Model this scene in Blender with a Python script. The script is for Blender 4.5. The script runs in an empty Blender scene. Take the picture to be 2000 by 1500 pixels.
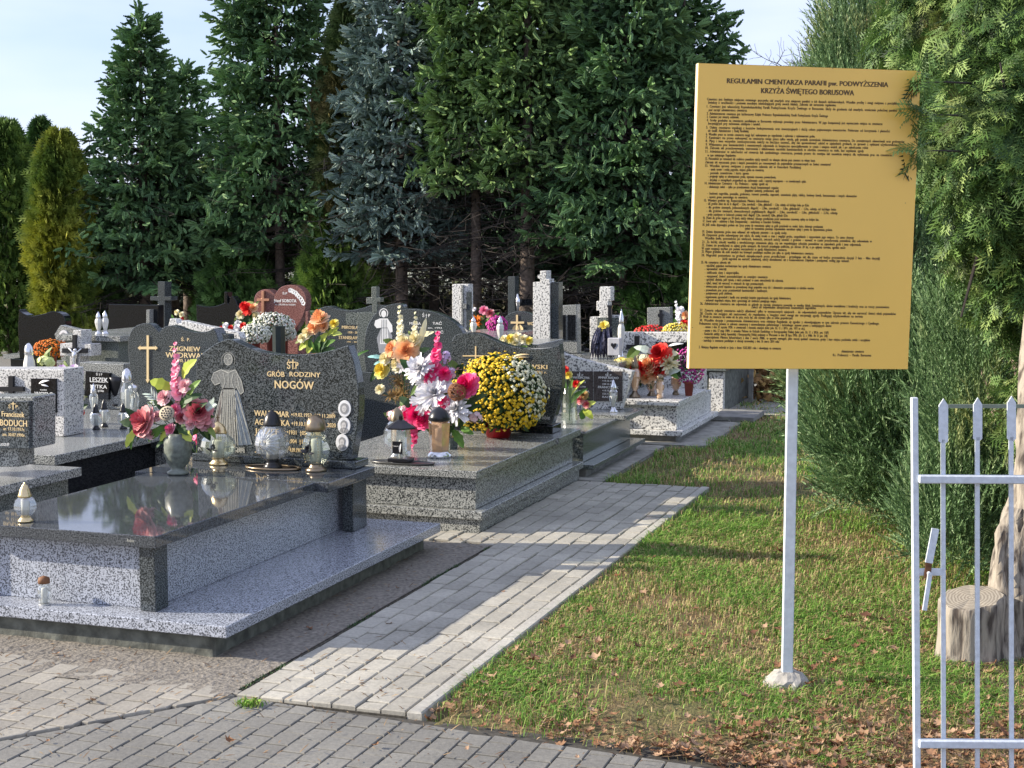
import bpy, bmesh, math, random
import numpy as np
from mathutils import Vector, Matrix
random.seed(7); rng = np.random.default_rng(7)
S = bpy.context.scene; COL = S.collection
R_ = math.radians
# ---------------------------------------------------------------- camera
CH = 1.6; YAW = R_(18.9); PIT = R_(5.5); F = 2900.0
cd = bpy.data.cameras.new('camera'); cam = bpy.data.objects.new('camera', cd); COL.objects.link(cam)
cam.location = (0, 0, CH); cam.rotation_euler = (R_(90)-PIT, 0, YAW)
cd.sensor_width = 36; cd.lens = 36*F/2000; cd.clip_end = 3000; cd.clip_start = .05
S.camera = cam
# ---------------------------------------------------------------- light
SUN_EL = R_(23.5); AZ = R_(16.0)             # light travels towards +X turned AZ to +Y
L = Vector((math.cos(AZ)*math.cos(SUN_EL), math.sin(AZ)*math.cos(SUN_EL), -math.sin(SUN_EL)))
sd = bpy.data.lights.new('sun', 'SUN'); sd.energy = 5.0; sd.angle = R_(.5); sd.color = (1, .9, .75)
so = bpy.data.objects.new('sun', sd); COL.objects.link(so); so.rotation_euler = L.to_track_quat('-Z', 'Y').to_euler()
so.location = (-10, -4, 8)
W = bpy.data.worlds.new("World"); S.world = W; W.use_nodes = True
nt = W.node_tree; nt.nodes.clear()
N = nt.nodes.new; K = nt.links.new
out = N('ShaderNodeOutputWorld'); bg = N('ShaderNodeBackground'); sky = N('ShaderNodeTexSky')
sky.sky_type = 'NISHITA'; sky.sun_disc = False; sky.sun_elevation = SUN_EL
sky.sun_rotation = math.atan2(-L.x, -L.y); sky.air_density = 1.0; sky.dust_density = .6; sky.ozone_density = 3.0
tc = N('ShaderNodeTexCoord'); mp = N('ShaderNodeMapping'); mp.inputs['Scale'].default_value = (1.2, 1.2, 4.2)
nz = N('ShaderNodeTexNoise'); nz.inputs['Scale'].default_value = 2.2; nz.inputs['Detail'].default_value = 5
cr = N('ShaderNodeValToRGB'); cr.color_ramp.elements[0].position = .36; cr.color_ramp.elements[1].position = .72
cr.color_ramp.elements[0].color = (.34, .34, .34, 1); cr.color_ramp.elements[1].color = (.9, .9, .9, 1)
mx = N('ShaderNodeMixRGB'); mx.inputs[2].default_value = (6.3, 6.7, 9.0, 1)
K(tc.outputs['Generated'], mp.inputs[0]); K(mp.outputs[0], nz.inputs[0]); K(nz.outputs[0], cr.inputs[0]); K(cr.outputs[0], mx.inputs[0])
K(sky.outputs[0], mx.inputs[1]); K(mx.outputs[0], bg.inputs[0]); bg.inputs[1].default_value = .1; K(bg.outputs[0], out.inputs[0])
S.view_settings.view_transform = 'Standard'; S.view_settings.look = 'None'
S.view_settings.exposure = 0.78; S.view_settings.gamma = 1
S.render.engine = 'CYCLES'; S.cycles.max_bounces = 8; S.cycles.transparent_max_bounces = 12
# ---------------------------------------------------------------- photo measuring helpers (a photo point to a place)
fw = Vector((-math.sin(YAW)*math.cos(PIT), math.cos(YAW)*math.cos(PIT), -math.sin(PIT)))
rt = Vector((math.cos(YAW), math.sin(YAW), 0)); up = rt.cross(fw)
def ray(px, py): return fw + rt*((px-1000)/F) - up*((py-750)/F)
def G(px, py, z=0):
    r = ray(px, py); t = (z-CH)/r.z; return Vector((r.x*t, r.y*t, z))
def AY(px, py, Y):
    r = ray(px, py); t = Y/r.y; return Vector((r.x*t, Y, CH+r.z*t))
def AD(px, py, d): return Vector((0, 0, CH)) + ray(px, py)*d
def YD(px, d): return ray(px, 600).y*d
# ---------------------------------------------------------------- materials
MATS = {}
def principled(name):
    m = bpy.data.materials.new(name); m.use_nodes = True; t = m.node_tree
    return m, t, t.nodes['Principled BSDF']
def flat(name, c, rough=.5, metal=0, var=.12, scale=30, bump=0, spec=.5, sheen=0, coat=0):
    if name in MATS: return MATS[name]
    m, t, b = principled(name); c = tuple(c)
    tc = t.nodes.new('ShaderNodeTexCoord'); n = t.nodes.new('ShaderNodeTexNoise'); n.inputs['Scale'].default_value = scale; n.inputs['Detail'].default_value = 4
    r = t.nodes.new('ShaderNodeValToRGB'); r.color_ramp.elements[0].position = .3; r.color_ramp.elements[1].position = .7
    r.color_ramp.elements[0].color = (*[x*(1-var) for x in c], 1); r.color_ramp.elements[1].color = (*[min(1, x*(1+var)) for x in c], 1)
    t.links.new(tc.outputs['Object'], n.inputs[0]); t.links.new(n.outputs[0], r.inputs[0]); t.links.new(r.outputs[0], b.inputs['Base Color'])
    b.inputs['Roughness'].default_value = rough; b.inputs['Metallic'].default_value = metal; b.inputs['Specular IOR Level'].default_value = spec
    if coat: b.inputs['Coat Weight'].default_value = coat; b.inputs['Coat Roughness'].default_value = .06
    if bump:
        u = t.nodes.new('ShaderNodeBump'); u.inputs['Strength'].default_value = bump; u.inputs['Distance'].default_value = .01
        t.links.new(n.outputs[0], u.inputs['Height']); t.links.new(u.outputs[0], b.inputs['Normal'])
    MATS[name] = m; return m
def granite(name, dark, light, scale=110, mid=.5, w=.05, rough=.12, tone=.15):
    if name in MATS: return MATS[name]
    m, t, b = principled(name)
    tc = t.nodes.new('ShaderNodeTexCoord'); n = t.nodes.new('ShaderNodeTexNoise'); n.inputs['Scale'].default_value = scale
    n.inputs['Detail'].default_value = 2.5; n.inputs['Roughness'].default_value = .62
    r = t.nodes.new('ShaderNodeValToRGB'); e = r.color_ramp.elements
    e[0].position = mid-w; e[1].position = mid+w; e[0].color = (*dark, 1); e[1].color = (*light, 1)
    x = e.new(mid-w-.09); x.color = (*[v*.5 for v in dark], 1)
    n2 = t.nodes.new('ShaderNodeTexNoise'); n2.inputs['Scale'].default_value = 5; n2.inputs['Detail'].default_value = 3
    mr = t.nodes.new('ShaderNodeMapRange'); mr.inputs[3].default_value = 1-tone; mr.inputs[4].default_value = 1+tone
    mm = t.nodes.new('ShaderNodeVectorMath'); mm.operation = 'SCALE'
    t.links.new(tc.outputs['Object'], n.inputs[0]); t.links.new(tc.outputs['Object'], n2.inputs[0])
    t.links.new(n.outputs[0], r.inputs[0]); t.links.new(n2.outputs[0], mr.inputs[0])
    t.links.new(r.outputs[0], mm.inputs[0]); t.links.new(mr.outputs[0], mm.inputs['Scale']); t.links.new(mm.outputs[0], b.inputs['Base Color'])
    b.inputs['Roughness'].default_value = rough
    n3 = t.nodes.new('ShaderNodeTexNoise'); n3.inputs['Scale'].default_value = 9; n3.inputs['Detail'].default_value = 5
    m3 = t.nodes.new('ShaderNodeMapRange'); m3.inputs[3].default_value = rough*.5; m3.inputs[4].default_value = rough*1.6
    t.links.new(tc.outputs['Object'], n3.inputs[0]); t.links.new(n3.outputs[0], m3.inputs[0]); t.links.new(m3.outputs[0], b.inputs['Roughness'])
    MATS[name] = m; return m
def leafy(name, cols, rough=.6, patch=None, pscale=1.2, plo=.45, phi=.6, trans=.0, spec=.25):
    """colour from the per-face attribute rnd, optional large patches of a second colour set"""
    if name in MATS: return MATS[name]
    m, t, b = principled(name)
    a = t.nodes.new('ShaderNodeAttribute'); a.attribute_name = 'rnd'
    def ramp(cs):
        r = t.nodes.new('ShaderNodeValToRGB'); e = r.color_ramp.elements
        while len(e) < len(cs): e.new(.5)
        for i, c in enumerate(cs): e[i].position = i/(len(cs)-1) if len(cs) > 1 else 0; e[i].color = (*c, 1)
        t.links.new(a.outputs['Fac'], r.inputs[0]); return r
    r = ramp(cols); o = r.outputs[0]
    if patch:
        r2 = ramp(patch); tc = t.nodes.new('ShaderNodeTexCoord'); n = t.nodes.new('ShaderNodeTexNoise'); n.inputs['Scale'].default_value = pscale; n.inputs['Detail'].default_value = 3
        mr = t.nodes.new('ShaderNodeMapRange'); mr.inputs[1].default_value = plo; mr.inputs[2].default_value = phi
        mi = t.nodes.new('ShaderNodeMixRGB'); t.links.new(tc.outputs['Object'], n.inputs[0]); t.links.new(n.outputs[0], mr.inputs[0])
        t.links.new(mr.outputs[0], mi.inputs[0]); t.links.new(o, mi.inputs[1]); t.links.new(r2.outputs[0], mi.inputs[2]); o = mi.outputs[0]
    t.links.new(o, b.inputs['Base Color']); b.inputs['Roughness'].default_value = rough; b.inputs['Specular IOR Level'].default_value = spec
    if trans:
        tr = t.nodes.new('ShaderNodeBsdfTranslucent'); ms = t.nodes.new('ShaderNodeMixShader'); ms.inputs[0].default_value = trans
        t.links.new(o, tr.inputs[0]); t.links.new(b.outputs[0], ms.inputs[1]); t.links.new(tr.outputs[0], ms.inputs[2])
        t.links.new(ms.outputs[0], t.nodes['Material Output'].inputs[0])
    MATS[name] = m; return m
def glass(name, tint, alpha=.55, rough=.03):
    if name in MATS: return MATS[name]
    m, t, b = principled(name); b.inputs['Base Color'].default_value = (*tint, 1); b.inputs['Roughness'].default_value = rough
    b.inputs['Coat Weight'].default_value = 1; b.inputs['Coat Roughness'].default_value = .02
    tr = t.nodes.new('ShaderNodeBsdfTransparent'); tr.inputs[0].default_value = (*[.5+.5*v for v in tint], 1)
    gl = t.nodes.new('ShaderNodeBsdfGlossy'); gl.inputs['Roughness'].default_value = rough
    lw = t.nodes.new('ShaderNodeLayerWeight'); lw.inputs[0].default_value = .45
    m1 = t.nodes.new('ShaderNodeMixShader'); m2 = t.nodes.new('ShaderNodeMixShader'); m1.inputs[0].default_value = alpha
    t.links.new(tr.outputs[0], m1.inputs[1]); t.links.new(b.outputs[0], m1.inputs[2])
    t.links.new(lw.outputs['Facing'], m2.inputs[0]); t.links.new(m1.outputs[0], m2.inputs[1]); t.links.new(gl.outputs[0], m2.inputs[2])
    t.links.new(m2.outputs[0], t.nodes['Material Output'].inputs[0]); MATS[name] = m; return m
g_light = granite('granite light', (.13, .14, .16), (.47, .5, .56), 165, .485, .04, .16)
g_white = granite('granite white', (.15, .15, .15), (.74, .73, .69), 68, .45, .04, .3)
g_pale = granite('granite pale', (.14, .14, .14), (.66, .65, .62), 105, .455, .04, .3)
g_mid = granite('granite salt and pepper', (.07, .075, .075), (.42, .43, .4), 150, .5, .05, .2)
g_dark = granite('granite dark', (.022, .028, .03), (.125, .14, .145), 160, .52, .06, .1)
g_slab = granite('granite polished slab', (.028, .032, .036), (.11, .12, .13), 170, .5, .08, .04)
g_black = granite('granite black', (.006, .007, .009), (.02, .022, .026), 120, .55, .08, .05)
g_green = granite('granite grey green', (.05, .06, .055), (.2, .22, .2), 120, .5, .08, .14)
g_red = granite('granite red brown', (.12, .05, .045), (.3, .15, .13), 110, .5, .08, .12)
g_brown = granite('granite brown plaque', (.06, .048, .045), (.1, .085, .08), 120, .5, .08, .15)
m_conc = flat('concrete', (.2, .195, .175), .9, var=.3, scale=14, bump=.6)
m_concdark = flat('mossy concrete', (.12, .125, .105), .95, var=.45, scale=20, bump=.8)
m_gold = flat('gilded lettering', (.78, .6, .32), .4, var=.05)
m_white = flat('white lettering', (.8, .8, .78), .5, var=.05)
m_silver = flat('silver metal', (.75, .75, .76), .2, .9)
m_goldm = flat('brass', (.7, .55, .3), .25, .9)
m_bronze = flat('bronze', (.28, .22, .15), .3, .85)
m_blackm = flat('black plastic', (.012, .012, .015), .3)
m_glass = glass('clear glass', (.85, .9, .9), .13)
m_glassg = glass('greenish glass', (.72, .8, .66), .16)
m_glasso = glass('amber glass', (.95, .62, .36), .5)
m_candle = flat('white candle insert', (.66, .65, .6), .5)
m_green = leafy('silk leaf green', [(.05, .13, .03), (.12, .25, .05), (.2, .33, .07)], .5, trans=.2)
m_lime = leafy('silk leaf lime', [(.42, .5, .06), (.6, .68, .12), (.7, .75, .25)], .5, trans=.25)
m_dkleaf = leafy('dark leaf', [(.02, .05, .02), (.05, .1, .035), (.08, .14, .05)], .5)
# ---------------------------------------------------------------- mesh helpers
def tagged(o, label=None, cat=None, group=None, kind=None):
    if label:
        o['label'] = label
        if len(label.split()) > 16: print('LONG', len(label.split()), label)
    if cat: o['category'] = cat
    if group: o['group'] = group
    if kind: o['kind'] = kind
    return o
def thing(name, label, cat, loc, group=None):
    o = bpy.data.objects.new(name, None); COL.objects.link(o); o.location = loc; o.empty_display_size = .1
    o['org'] = list(loc); return tagged(o, label, cat, group)
def org(p):
    if p is None: return Vector((0, 0, 0))
    return Vector(p['org']) if 'org' in p else Vector((0, 0, 0))
class MB:
    def __init__(s): s.v = []; s.f = []; s.r = []; s.rv = 0.5
    def add(s, vs, fs, r=None):
        o = len(s.v); s.v += [tuple(v) for v in vs]; s.f += [tuple(i+o for i in f) for f in fs]; s.r += [s.rv if r is None else r]*len(fs); return s
    def box(s, x0, x1, y0, y1, z0, z1):
        return s.add([(x0,y0,z0),(x1,y0,z0),(x1,y1,z0),(x0,y1,z0),(x0,y0,z1),(x1,y0,z1),(x1,y1,z1),(x0,y1,z1)],
            [(0,3,2,1),(4,5,6,7),(0,1,5,4),(1,2,6,5),(2,3,7,6),(3,0,4,7)])
    def obox(s, c, ax, ay, az):      # oriented box: centre and half axes
        c, ax, ay, az = map(Vector, (c, ax, ay, az))
        vs = [c+ax*i+ay*j+az*k for k in (-1, 1) for i, j in ((-1,-1),(1,-1),(1,1),(-1,1))]
        return s.add(vs, [(0,3,2,1),(4,5,6,7),(0,1,5,4),(1,2,6,5),(2,3,7,6),(3,0,4,7)])
    def prism(s, pts, y0, y1):       # outline in XZ
        n = len(pts); a = sum(pts[i][0]*pts[(i+1)%n][1]-pts[(i+1)%n][0]*pts[i][1] for i in range(n))
        if a < 0: pts = pts[::-1]
        vs = [(x, y0, z) for x, z in pts]+[(x, y1, z) for x, z in pts]
        fs = [tuple(range(n)), tuple(range(2*n-1, n-1, -1))]+[(i, i+n, (i+1)%n+n, (i+1)%n) for i in range(n)]
        return s.add(vs, fs)
    def lathe(s, prof, c, n=16, squash=1, rot=0):
        c = Vector(c); vs = []; m = len(prof)
        for r, z in prof:
            for k in range(n):
                a = 2*math.pi*k/n+rot; vs.append((c.x+r*math.cos(a), c.y+r*squash*math.sin(a), c.z+z))
        fs = [(i*n+k, i*n+(k+1)%n, (i+1)*n+(k+1)%n, (i+1)*n+k) for i in range(m-1) for k in range(n)]
        fs += [tuple(range(n-1, -1, -1)), tuple((m-1)*n+k for k in range(n))]
        return s.add(vs, fs)
    def tube(s, pts, rad, n=6):
        pts = [Vector(p) for p in pts]; vs = []; m = len(pts)
        if not hasattr(rad, '__len__'): rad = [rad]*m
        for i, p in enumerate(pts):
            d = (pts[min(i+1, m-1)]-pts[max(i-1, 0)]).normalized()
            a = d.orthogonal().normalized() if i == 0 else (a-d*a.dot(d)).normalized()
            b = d.cross(a)
            for k in range(n):
                t = 2*math.pi*k/n; vs.append(p+(a*math.cos(t)+b*math.sin(t))*rad[i])
        fs = [(i*n+k, i*n+(k+1)%n, (i+1)*n+(k+1)%n, (i+1)*n+k) for i in range(m-1) for k in range(n)]
        fs += [tuple(range(n-1, -1, -1)), tuple((m-1)*n+k for k in range(n))]
        return s.add(vs, fs)
    def build(s, name, mat, parent=None, smooth=False, bevel=0, label=None):
        me = bpy.data.meshes.new(name); o3 = org(parent)
        me.from_pydata([(v[0]-o3.x, v[1]-o3.y, v[2]-o3.z) for v in s.v], [], s.f); me.materials.append(mat)
        if bevel:
            bm = bmesh.new(); bm.from_mesh(me)
            es = [e for e in bm.edges if len(e.link_faces) == 2 and e.calc_face_angle(0) > .6]
            bmesh.ops.bevel(bm, geom=es, offset=bevel, segments=1, affect='EDGES', clamp_overlap=True); bm.to_mesh(me); bm.free()
        else:
            at = me.attributes.new('rnd', 'FLOAT', 'FACE'); at.data.foreach_set('value', s.r[:len(me.polygons)])
        if smooth: me.polygons.foreach_set('use_smooth', [True]*len(me.polygons))
        me.update(); o = bpy.data.objects.new(name, me); COL.objects.link(o)
        if parent is not None:
            o.parent = parent; o['org'] = list(o3)
        if label: o['label'] = label
        return o
def npmesh(name, V, T, mat, parent=None, rnd=None, smooth=False):
    o3 = org(parent); V = V-np.array(o3)
    me = bpy.data.meshes.new(name); me.vertices.add(len(V)); me.vertices.foreach_set('co', V.astype(np.float32).ravel())
    me.loops.add(T.size); me.loops.foreach_set('vertex_index', T.astype(np.int32).ravel())
    me.polygons.add(len(T)); me.polygons.foreach_set('loop_start', np.arange(len(T), dtype=np.int32)*3)
    me.update(calc_edges=True); me.materials.append(mat)
    if rnd is not None:
        at = me.attributes.new('rnd', 'FLOAT', 'FACE'); at.data.foreach_set('value', np.clip(rnd, 0, 1).astype(np.float32))
    if smooth: me.polygons.foreach_set('use_smooth', np.ones(len(T), dtype=bool))
    o = bpy.data.objects.new(name, me); COL.objects.link(o)
    if parent is not None: o.parent = parent; o['org'] = list(o3)
    return o
def instances(tv, tf, P, B):
    """template verts tv, faces tf copied to positions P with 3x3 bases B (columns = images of x,y,z)"""
    V = np.einsum('kij,nj->kni', B, tv)+P[:, None, :]
    T = tf[None]+(np.arange(len(P))*len(tv))[:, None, None]
    return V.reshape(-1, 3), T.reshape(-1, 3)
def bases(D, Up, sx, sy=None, sz=None):
    """x axis along D, z near Up"""
    D = D/np.linalg.norm(D, axis=1, keepdims=True); Y = np.cross(Up, D); Y /= np.linalg.norm(Y, axis=1, keepdims=True)+1e-9
    Z = np.cross(D, Y); sy = sx if sy is None else sy; sz = sy if sz is None else sz
    return np.stack([D*np.reshape(sx, (-1, 1)), Y*np.reshape(sy, (-1, 1)), Z*np.reshape(sz, (-1, 1))], axis=2)
# ---------------------------------------------------------------- lettering
GL = {}
def glyphs(txt, off=0):
    if (txt, off) in GL: return GL[(txt, off)]
    c = bpy.data.curves.new('t', 'FONT'); c.body = txt; c.size = 1; c.resolution_u = 2; c.offset = off
    o = bpy.data.objects.new('t', c); me = o.to_mesh()
    v = [(p.co.x, p.co.y) for p in me.vertices]; f = [tuple(p.vertices) for p in me.polygons]
    o.to_mesh_clear(); bpy.data.objects.remove(o); bpy.data.curves.remove(c); GL[(txt, off)] = (v, f); return v, f
capv, _ = glyphs('H'); CAP = max(y for x, y in capv)
def text(mb, txt, P, bold=0, skew=0):
    """P(u, v) gives the point for u along the line 0..1 and v height 0 baseline..1 cap height"""
    v, f = glyphs(txt, .001)
    if not v: return
    x0 = min(p[0] for p in v); x1 = max(p[0] for p in v); w = max(x1-x0, 1e-6)
    for b in [0]:
        mb.add([P((x-x0)/w+b+skew*y, y/CAP) for x, y in v], f)
def text_y(mb, txt, px0, py0, px1, py1, Y, bold=0, lift=.0015, skew=0):
    a = AY(px0, py1, Y); b = AY(px1, py1, Y); h = AY(px0, py0, Y).z-a.z
    t_ = h*.035 if bold else 0
    for k in ((-1, 1) if bold else (0,)): text(mb, txt, lambda u, v: (a.x+(b.x-a.x)*u+k*t_, Y-lift-k*.0001, a.z+h*v), bold, skew)
def outline(pts, Y): return [(p.x, p.z) for p in (AY(x, y, Y) for x, y in pts)]
def smooth_outline(pts, it=1):
    return pts
def poly_y(mb, pts, Y, lift=.002, th=.001):
    o = outline(pts, Y); mb.prism(o, Y-lift-th, Y-lift+.0008)
def rect(a, b, c, d): return [(a, b), (c, b), (c, d), (a, d)]
# ================================================================ SETTING
def ground_mat():
    m, t, b = principled('soil and turf'); tc = t.nodes.new('ShaderNodeTexCoord')
    n = t.nodes.new('ShaderNodeTexNoise'); n.inputs['Scale'].default_value = 1.1; n.inputs['Detail'].default_value = 6
    n2 = t.nodes.new('ShaderNodeTexNoise'); n2.inputs['Scale'].default_value = 45; n2.inputs['Detail'].default_value = 6
    r = t.nodes.new('ShaderNodeValToRGB'); e = r.color_ramp.elements; e[0].position = .38; e[1].position = .6
    e[0].color = (.2, .14, .08, 1); e[1].color = (.12, .13, .045, 1)
    r2 = t.nodes.new('ShaderNodeValToRGB'); r2.color_ramp.elements[0].color = (.35, .3, .25, 1); r2.color_ramp.elements[1].color = (1.5, 1.4, 1.2, 1)
    mi = t.nodes.new('ShaderNodeMixRGB'); mi.blend_type = 'MULTIPLY'; mi.inputs[0].default_value = 1
    u = t.nodes.new('ShaderNodeBump'); u.inputs['Strength'].default_value = 1; u.inputs['Distance'].default_value = .02
    L_ = t.links.new; L_(tc.outputs['Object'], n.inputs[0]); L_(tc.outputs['Object'], n2.inputs[0]); L_(n.outputs[0], r.inputs[0]); L_(n2.outputs[0], r2.inputs[0])
    L_(r.outputs[0], mi.inputs[1]); L_(r2.outputs[0], mi.inputs[2]); L_(mi.outputs[0], b.inputs['Base Color']); L_(n2.outputs[0], u.inputs['Height']); L_(u.outputs[0], b.inputs['Normal'])
    b.inputs['Roughness'].default_value = .95; return m
gm = MB(); gm.add([(-900, -200, -.03), (900, -200, -.03), (900, 1800, -.03), (-900, 1800, -.03)], [(0, 1, 2, 3)])
tagged(gm.build('ground', ground_mat()), kind='structure')
fm = MB(); fm.add([(-400, 40, -.01), (400, 40, -.01), (400, 1500, -.01), (-400, 1500, -.01)], [(0, 1, 2, 3)])
tagged(fm.build('field', flat('pale stubble field', (.3, .31, .24), .9, var=.2, scale=.2)), kind='structure')
# --- block paving, every block a bevelled stone
def paver_mat(name, ca, cb, rough=.85):
    m, t, b = principled(name); a = t.nodes.new('ShaderNodeAttribute'); a.attribute_name = 'rnd'
    tc = t.nodes.new('ShaderNodeTexCoord'); n = t.nodes.new('ShaderNodeTexNoise'); n.inputs['Scale'].default_value = 60; n.inputs['Detail'].default_value = 8; n.inputs['Roughness'].default_value = .7
    n2 = t.nodes.new('ShaderNodeTexNoise'); n2.inputs['Scale'].default_value = 2.2; n2.inputs['Detail'].default_value = 5
    r = t.nodes.new('ShaderNodeValToRGB'); r.color_ramp.elements[0].color = (*ca, 1); r.color_ramp.elements[1].color = (*cb, 1)
    mr = t.nodes.new('ShaderNodeMapRange'); mr.inputs[1].default_value = .25; mr.inputs[2].default_value = .75; mr.inputs[3].default_value = .72; mr.inputs[4].default_value = 1.22
    mr2 = t.nodes.new('ShaderNodeMapRange'); mr2.inputs[1].default_value = .3; mr2.inputs[2].default_value = .7; mr2.inputs[3].default_value = .78; mr2.inputs[4].default_value = 1.12
    q = t.nodes.new('ShaderNodeMath'); q.operation = 'MULTIPLY'; s = t.nodes.new('ShaderNodeVectorMath'); s.operation = 'SCALE'
    u = t.nodes.new('ShaderNodeBump'); u.inputs['Strength'].default_value = .5; u.inputs['Distance'].default_value = .004
    L_ = t.links.new; L_(tc.outputs['Object'], n.inputs[0]); L_(tc.outputs['Object'], n2.inputs[0]); L_(a.outputs['Fac'], r.inputs[0]); L_(n.outputs[0], mr.inputs[0]); L_(n2.outputs[0], mr2.inputs[0])
    L_(mr.outputs[0], q.inputs[0]); L_(mr2.outputs[0], q.inputs[1]); L_(r.outputs[0], s.inputs[0]); L_(q.outputs[0], s.inputs['Scale']); L_(s.outputs[0], b.inputs['Base Color'])
    L_(n.outputs[0], u.inputs['Height']); L_(u.outputs[0], b.inputs['Normal']); b.inputs['Roughness'].default_value = rough; return m
def paver(mb, x0, x1, y0, y1, z, h=.05, gap=.003, bv=.004, M=None, gy=None):
    gy = gap if gy is None else gy; x0 += gap; x1 -= gap; y0 += gy; y1 -= gy; dz = random.uniform(-.0026, .0026); t = [random.uniform(-.0018, .0018) for _ in range(4)]
    vs = [(x0,y0,z-h),(x1,y0,z-h),(x1,y1,z-h),(x0,y1,z-h),(x0,y0,z-bv+dz),(x1,y0,z-bv+dz),(x1,y1,z-bv+dz),(x0,y1,z-bv+dz),
          (x0+bv,y0+bv,z+dz+t[0]),(x1-bv,y0+bv,z+dz+t[1]),(x1-bv,y1-bv,z+dz+t[2]),(x0+bv,y1-bv,z+dz+t[3])]
    if M: vs = [M(v) for v in vs]
    mb.add(vs, [(0,1,5,4),(1,2,6,5),(2,3,7,6),(3,0,4,7),(4,5,9,8),(5,6,10,9),(6,7,11,10),(7,4,8,11),(8,9,10,11)], random.random())
PX0, PX1, PY0, PY1 = -2.585, -1.935, 4.53, 9.44
pm = MB(); nc = 7; cw = (PX1-PX0)/nc; bl = .165
for c in range(nc):
    y = PY0 - (bl/2 if c % 2 else 0) + random.uniform(0, .004)
    while y < PY1:
        a, b2 = max(y, PY0), min(y+bl, PY1)
        if b2-a > .03: paver(pm, PX0+c*cw, PX0+(c+1)*cw, a, b2, .006, gap=.003, gy=.0055)
        y += bl
for c in range(2):
    y = 7.56 - (bl/2 if c % 2 == 0 else 0)
    while y < PY1:
        a_, b_ = max(y, 7.56), min(y+bl, PY1)
        if b_-a_ > .03: paver(pm, PX0-(c+1)*cw, PX0-c*cw, a_, b_, .006, gap=.003, gy=.0055)
        y += bl
# short run of blocks between the two front tombs
for c in range(10):
    for k in range(2):
        paver(pm, PX0-(c+1)*cw, PX0-c*cw, 7.27+k*.14+(.05 if c % 2 else 0), 7.27+(k+1)*.14+(.05 if c % 2 else 0)-.001, .005, gap=.0045)
tagged(pm.build('path', paver_mat('pale block paving', (.37, .35, .295), (.47, .445, .375))), kind='structure')
kb = MB(); y = PY0
while y < PY1-.01:
    y2 = min(y+.98, PY1); paver(kb, PX1+.004, PX1+.062, y, y2, .012, h=.16, gap=.002, bv=.005); y = y2
tagged(kb.build('path_kerb', paver_mat('kerb concrete', (.42, .4, .35), (.48, .46, .4))), kind='structure')
bed = MB(); bed.box(PX0-.9, PX1+.004, PY0-.0, PY1, -.06, -.009)
bed.box(-9, 3.2, 2.2, PY0-.02, -.06, -.0085)
tagged(bed.build('path_bedding', flat('dark joint sand', (.055, .05, .04), .95, var=.5, scale=60)), kind='structure')
# grey forecourt paving, edge from the photo; rows run the same way as the path
e0 = G(0, 1445); e1 = G(470, 1357); e2 = G(820, 1403); e3 = G(1400, 1497)
fp = MB(); lp = MB()
sl = (e3.y-e1.y)/(e3.x-e1.x)
def ydiag(x): return e1.y+(x-e1.x)*(e1.y-e0.y)/(e1.x-e0.x)      # boundary of the left paving panel
def yfront(x): return e1.y-.012+(x-e1.x)*sl
CW = .084; CL = .118; rotm = R_(-3.6)
def clipquad(mb, x, y, w, l, z, test, limit):
    """block kept when its centre passes; front edges trimmed to limit(x)"""
    if not test(x+w/2, y+l/2): return
    paver(mb, x, x+w, y, y+l, z, gap=.0022, bv=.003)
import itertools
def poly_clip(poly, a, b, c):        # keep a*x+b*y<=c
    o = []
    for i in range(len(poly)):
        p, q = poly[i], poly[(i+1) % len(poly)]; fp_, fq = a*p[0]+b*p[1]-c, a*q[0]+b*q[1]-c
        if fp_ <= 0: o.append(p)
        if fp_*fq < 0: t = fp_/(fp_-fq); o.append((p[0]+(q[0]-p[0])*t, p[1]+(q[1]-p[1])*t))
    return o
def area(p): return abs(sum(p[i][0]*p[(i+1)%len(p)][1]-p[(i+1)%len(p)][0]*p[i][1] for i in range(len(p))))/2
def stone(mb, poly, z, h=.05, bv=.003):
    if len(poly) < 3 or area(poly) < .0006: return
    cx = sum(p[0] for p in poly)/len(poly); cy = sum(p[1] for p in poly)/len(poly); n = len(poly); dz = random.uniform(-.0012, .0012)
    def ins(p): d = math.hypot(p[0]-cx, p[1]-cy)+1e-6; k = 1-bv*1.4/d; return (cx+(p[0]-cx)*k, cy+(p[1]-cy)*k)
    t = [random.uniform(-.001, .001) for _ in poly]
    vs = [(x, y, z-h) for x, y in poly]+[(x, y, z-bv+dz) for x, y in poly]+[(*ins(p), z+dz+t[i]) for i, p in enumerate(poly)]
    fs = [(i, (i+1)%n, (i+1)%n+n, i+n) for i in range(n)]+[(i+n, (i+1)%n+n, (i+1)%n+2*n, i+2*n) for i in range(n)]+[tuple(range(2*n, 3*n))]
    mb.add(vs, fs, random.random())
def block(x, y, w, l, g): h = g*2; return [(x+g, y+h), (x+w-g, y+h), (x+w-g, y+l-h), (x+g, y+l-h)]
dx, dy = e1.x-e0.x, e1.y-e0.y                      # line e0-e1
ix = 0; x = -6.2
while x < 2.2:
    y = 2.3+(CL*.5 if ix % 2 else 0)+random.uniform(-.006, .006)
    while y < 4.75:
        b0 = block(x, y, CW, CL, .0022)
        p = poly_clip(b0, -sl, 1, e1.y-.016-sl*e1.x)
        if p and x < e1.x+.1: p = poly_clip(p, -dy/dx, 1, e0.y-dy/dx*e0.x-.012)
        if p: stone(fp, p, -.002)
        y += CL
    x += CW; ix += 1
x = -6.0; ix = 0
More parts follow.
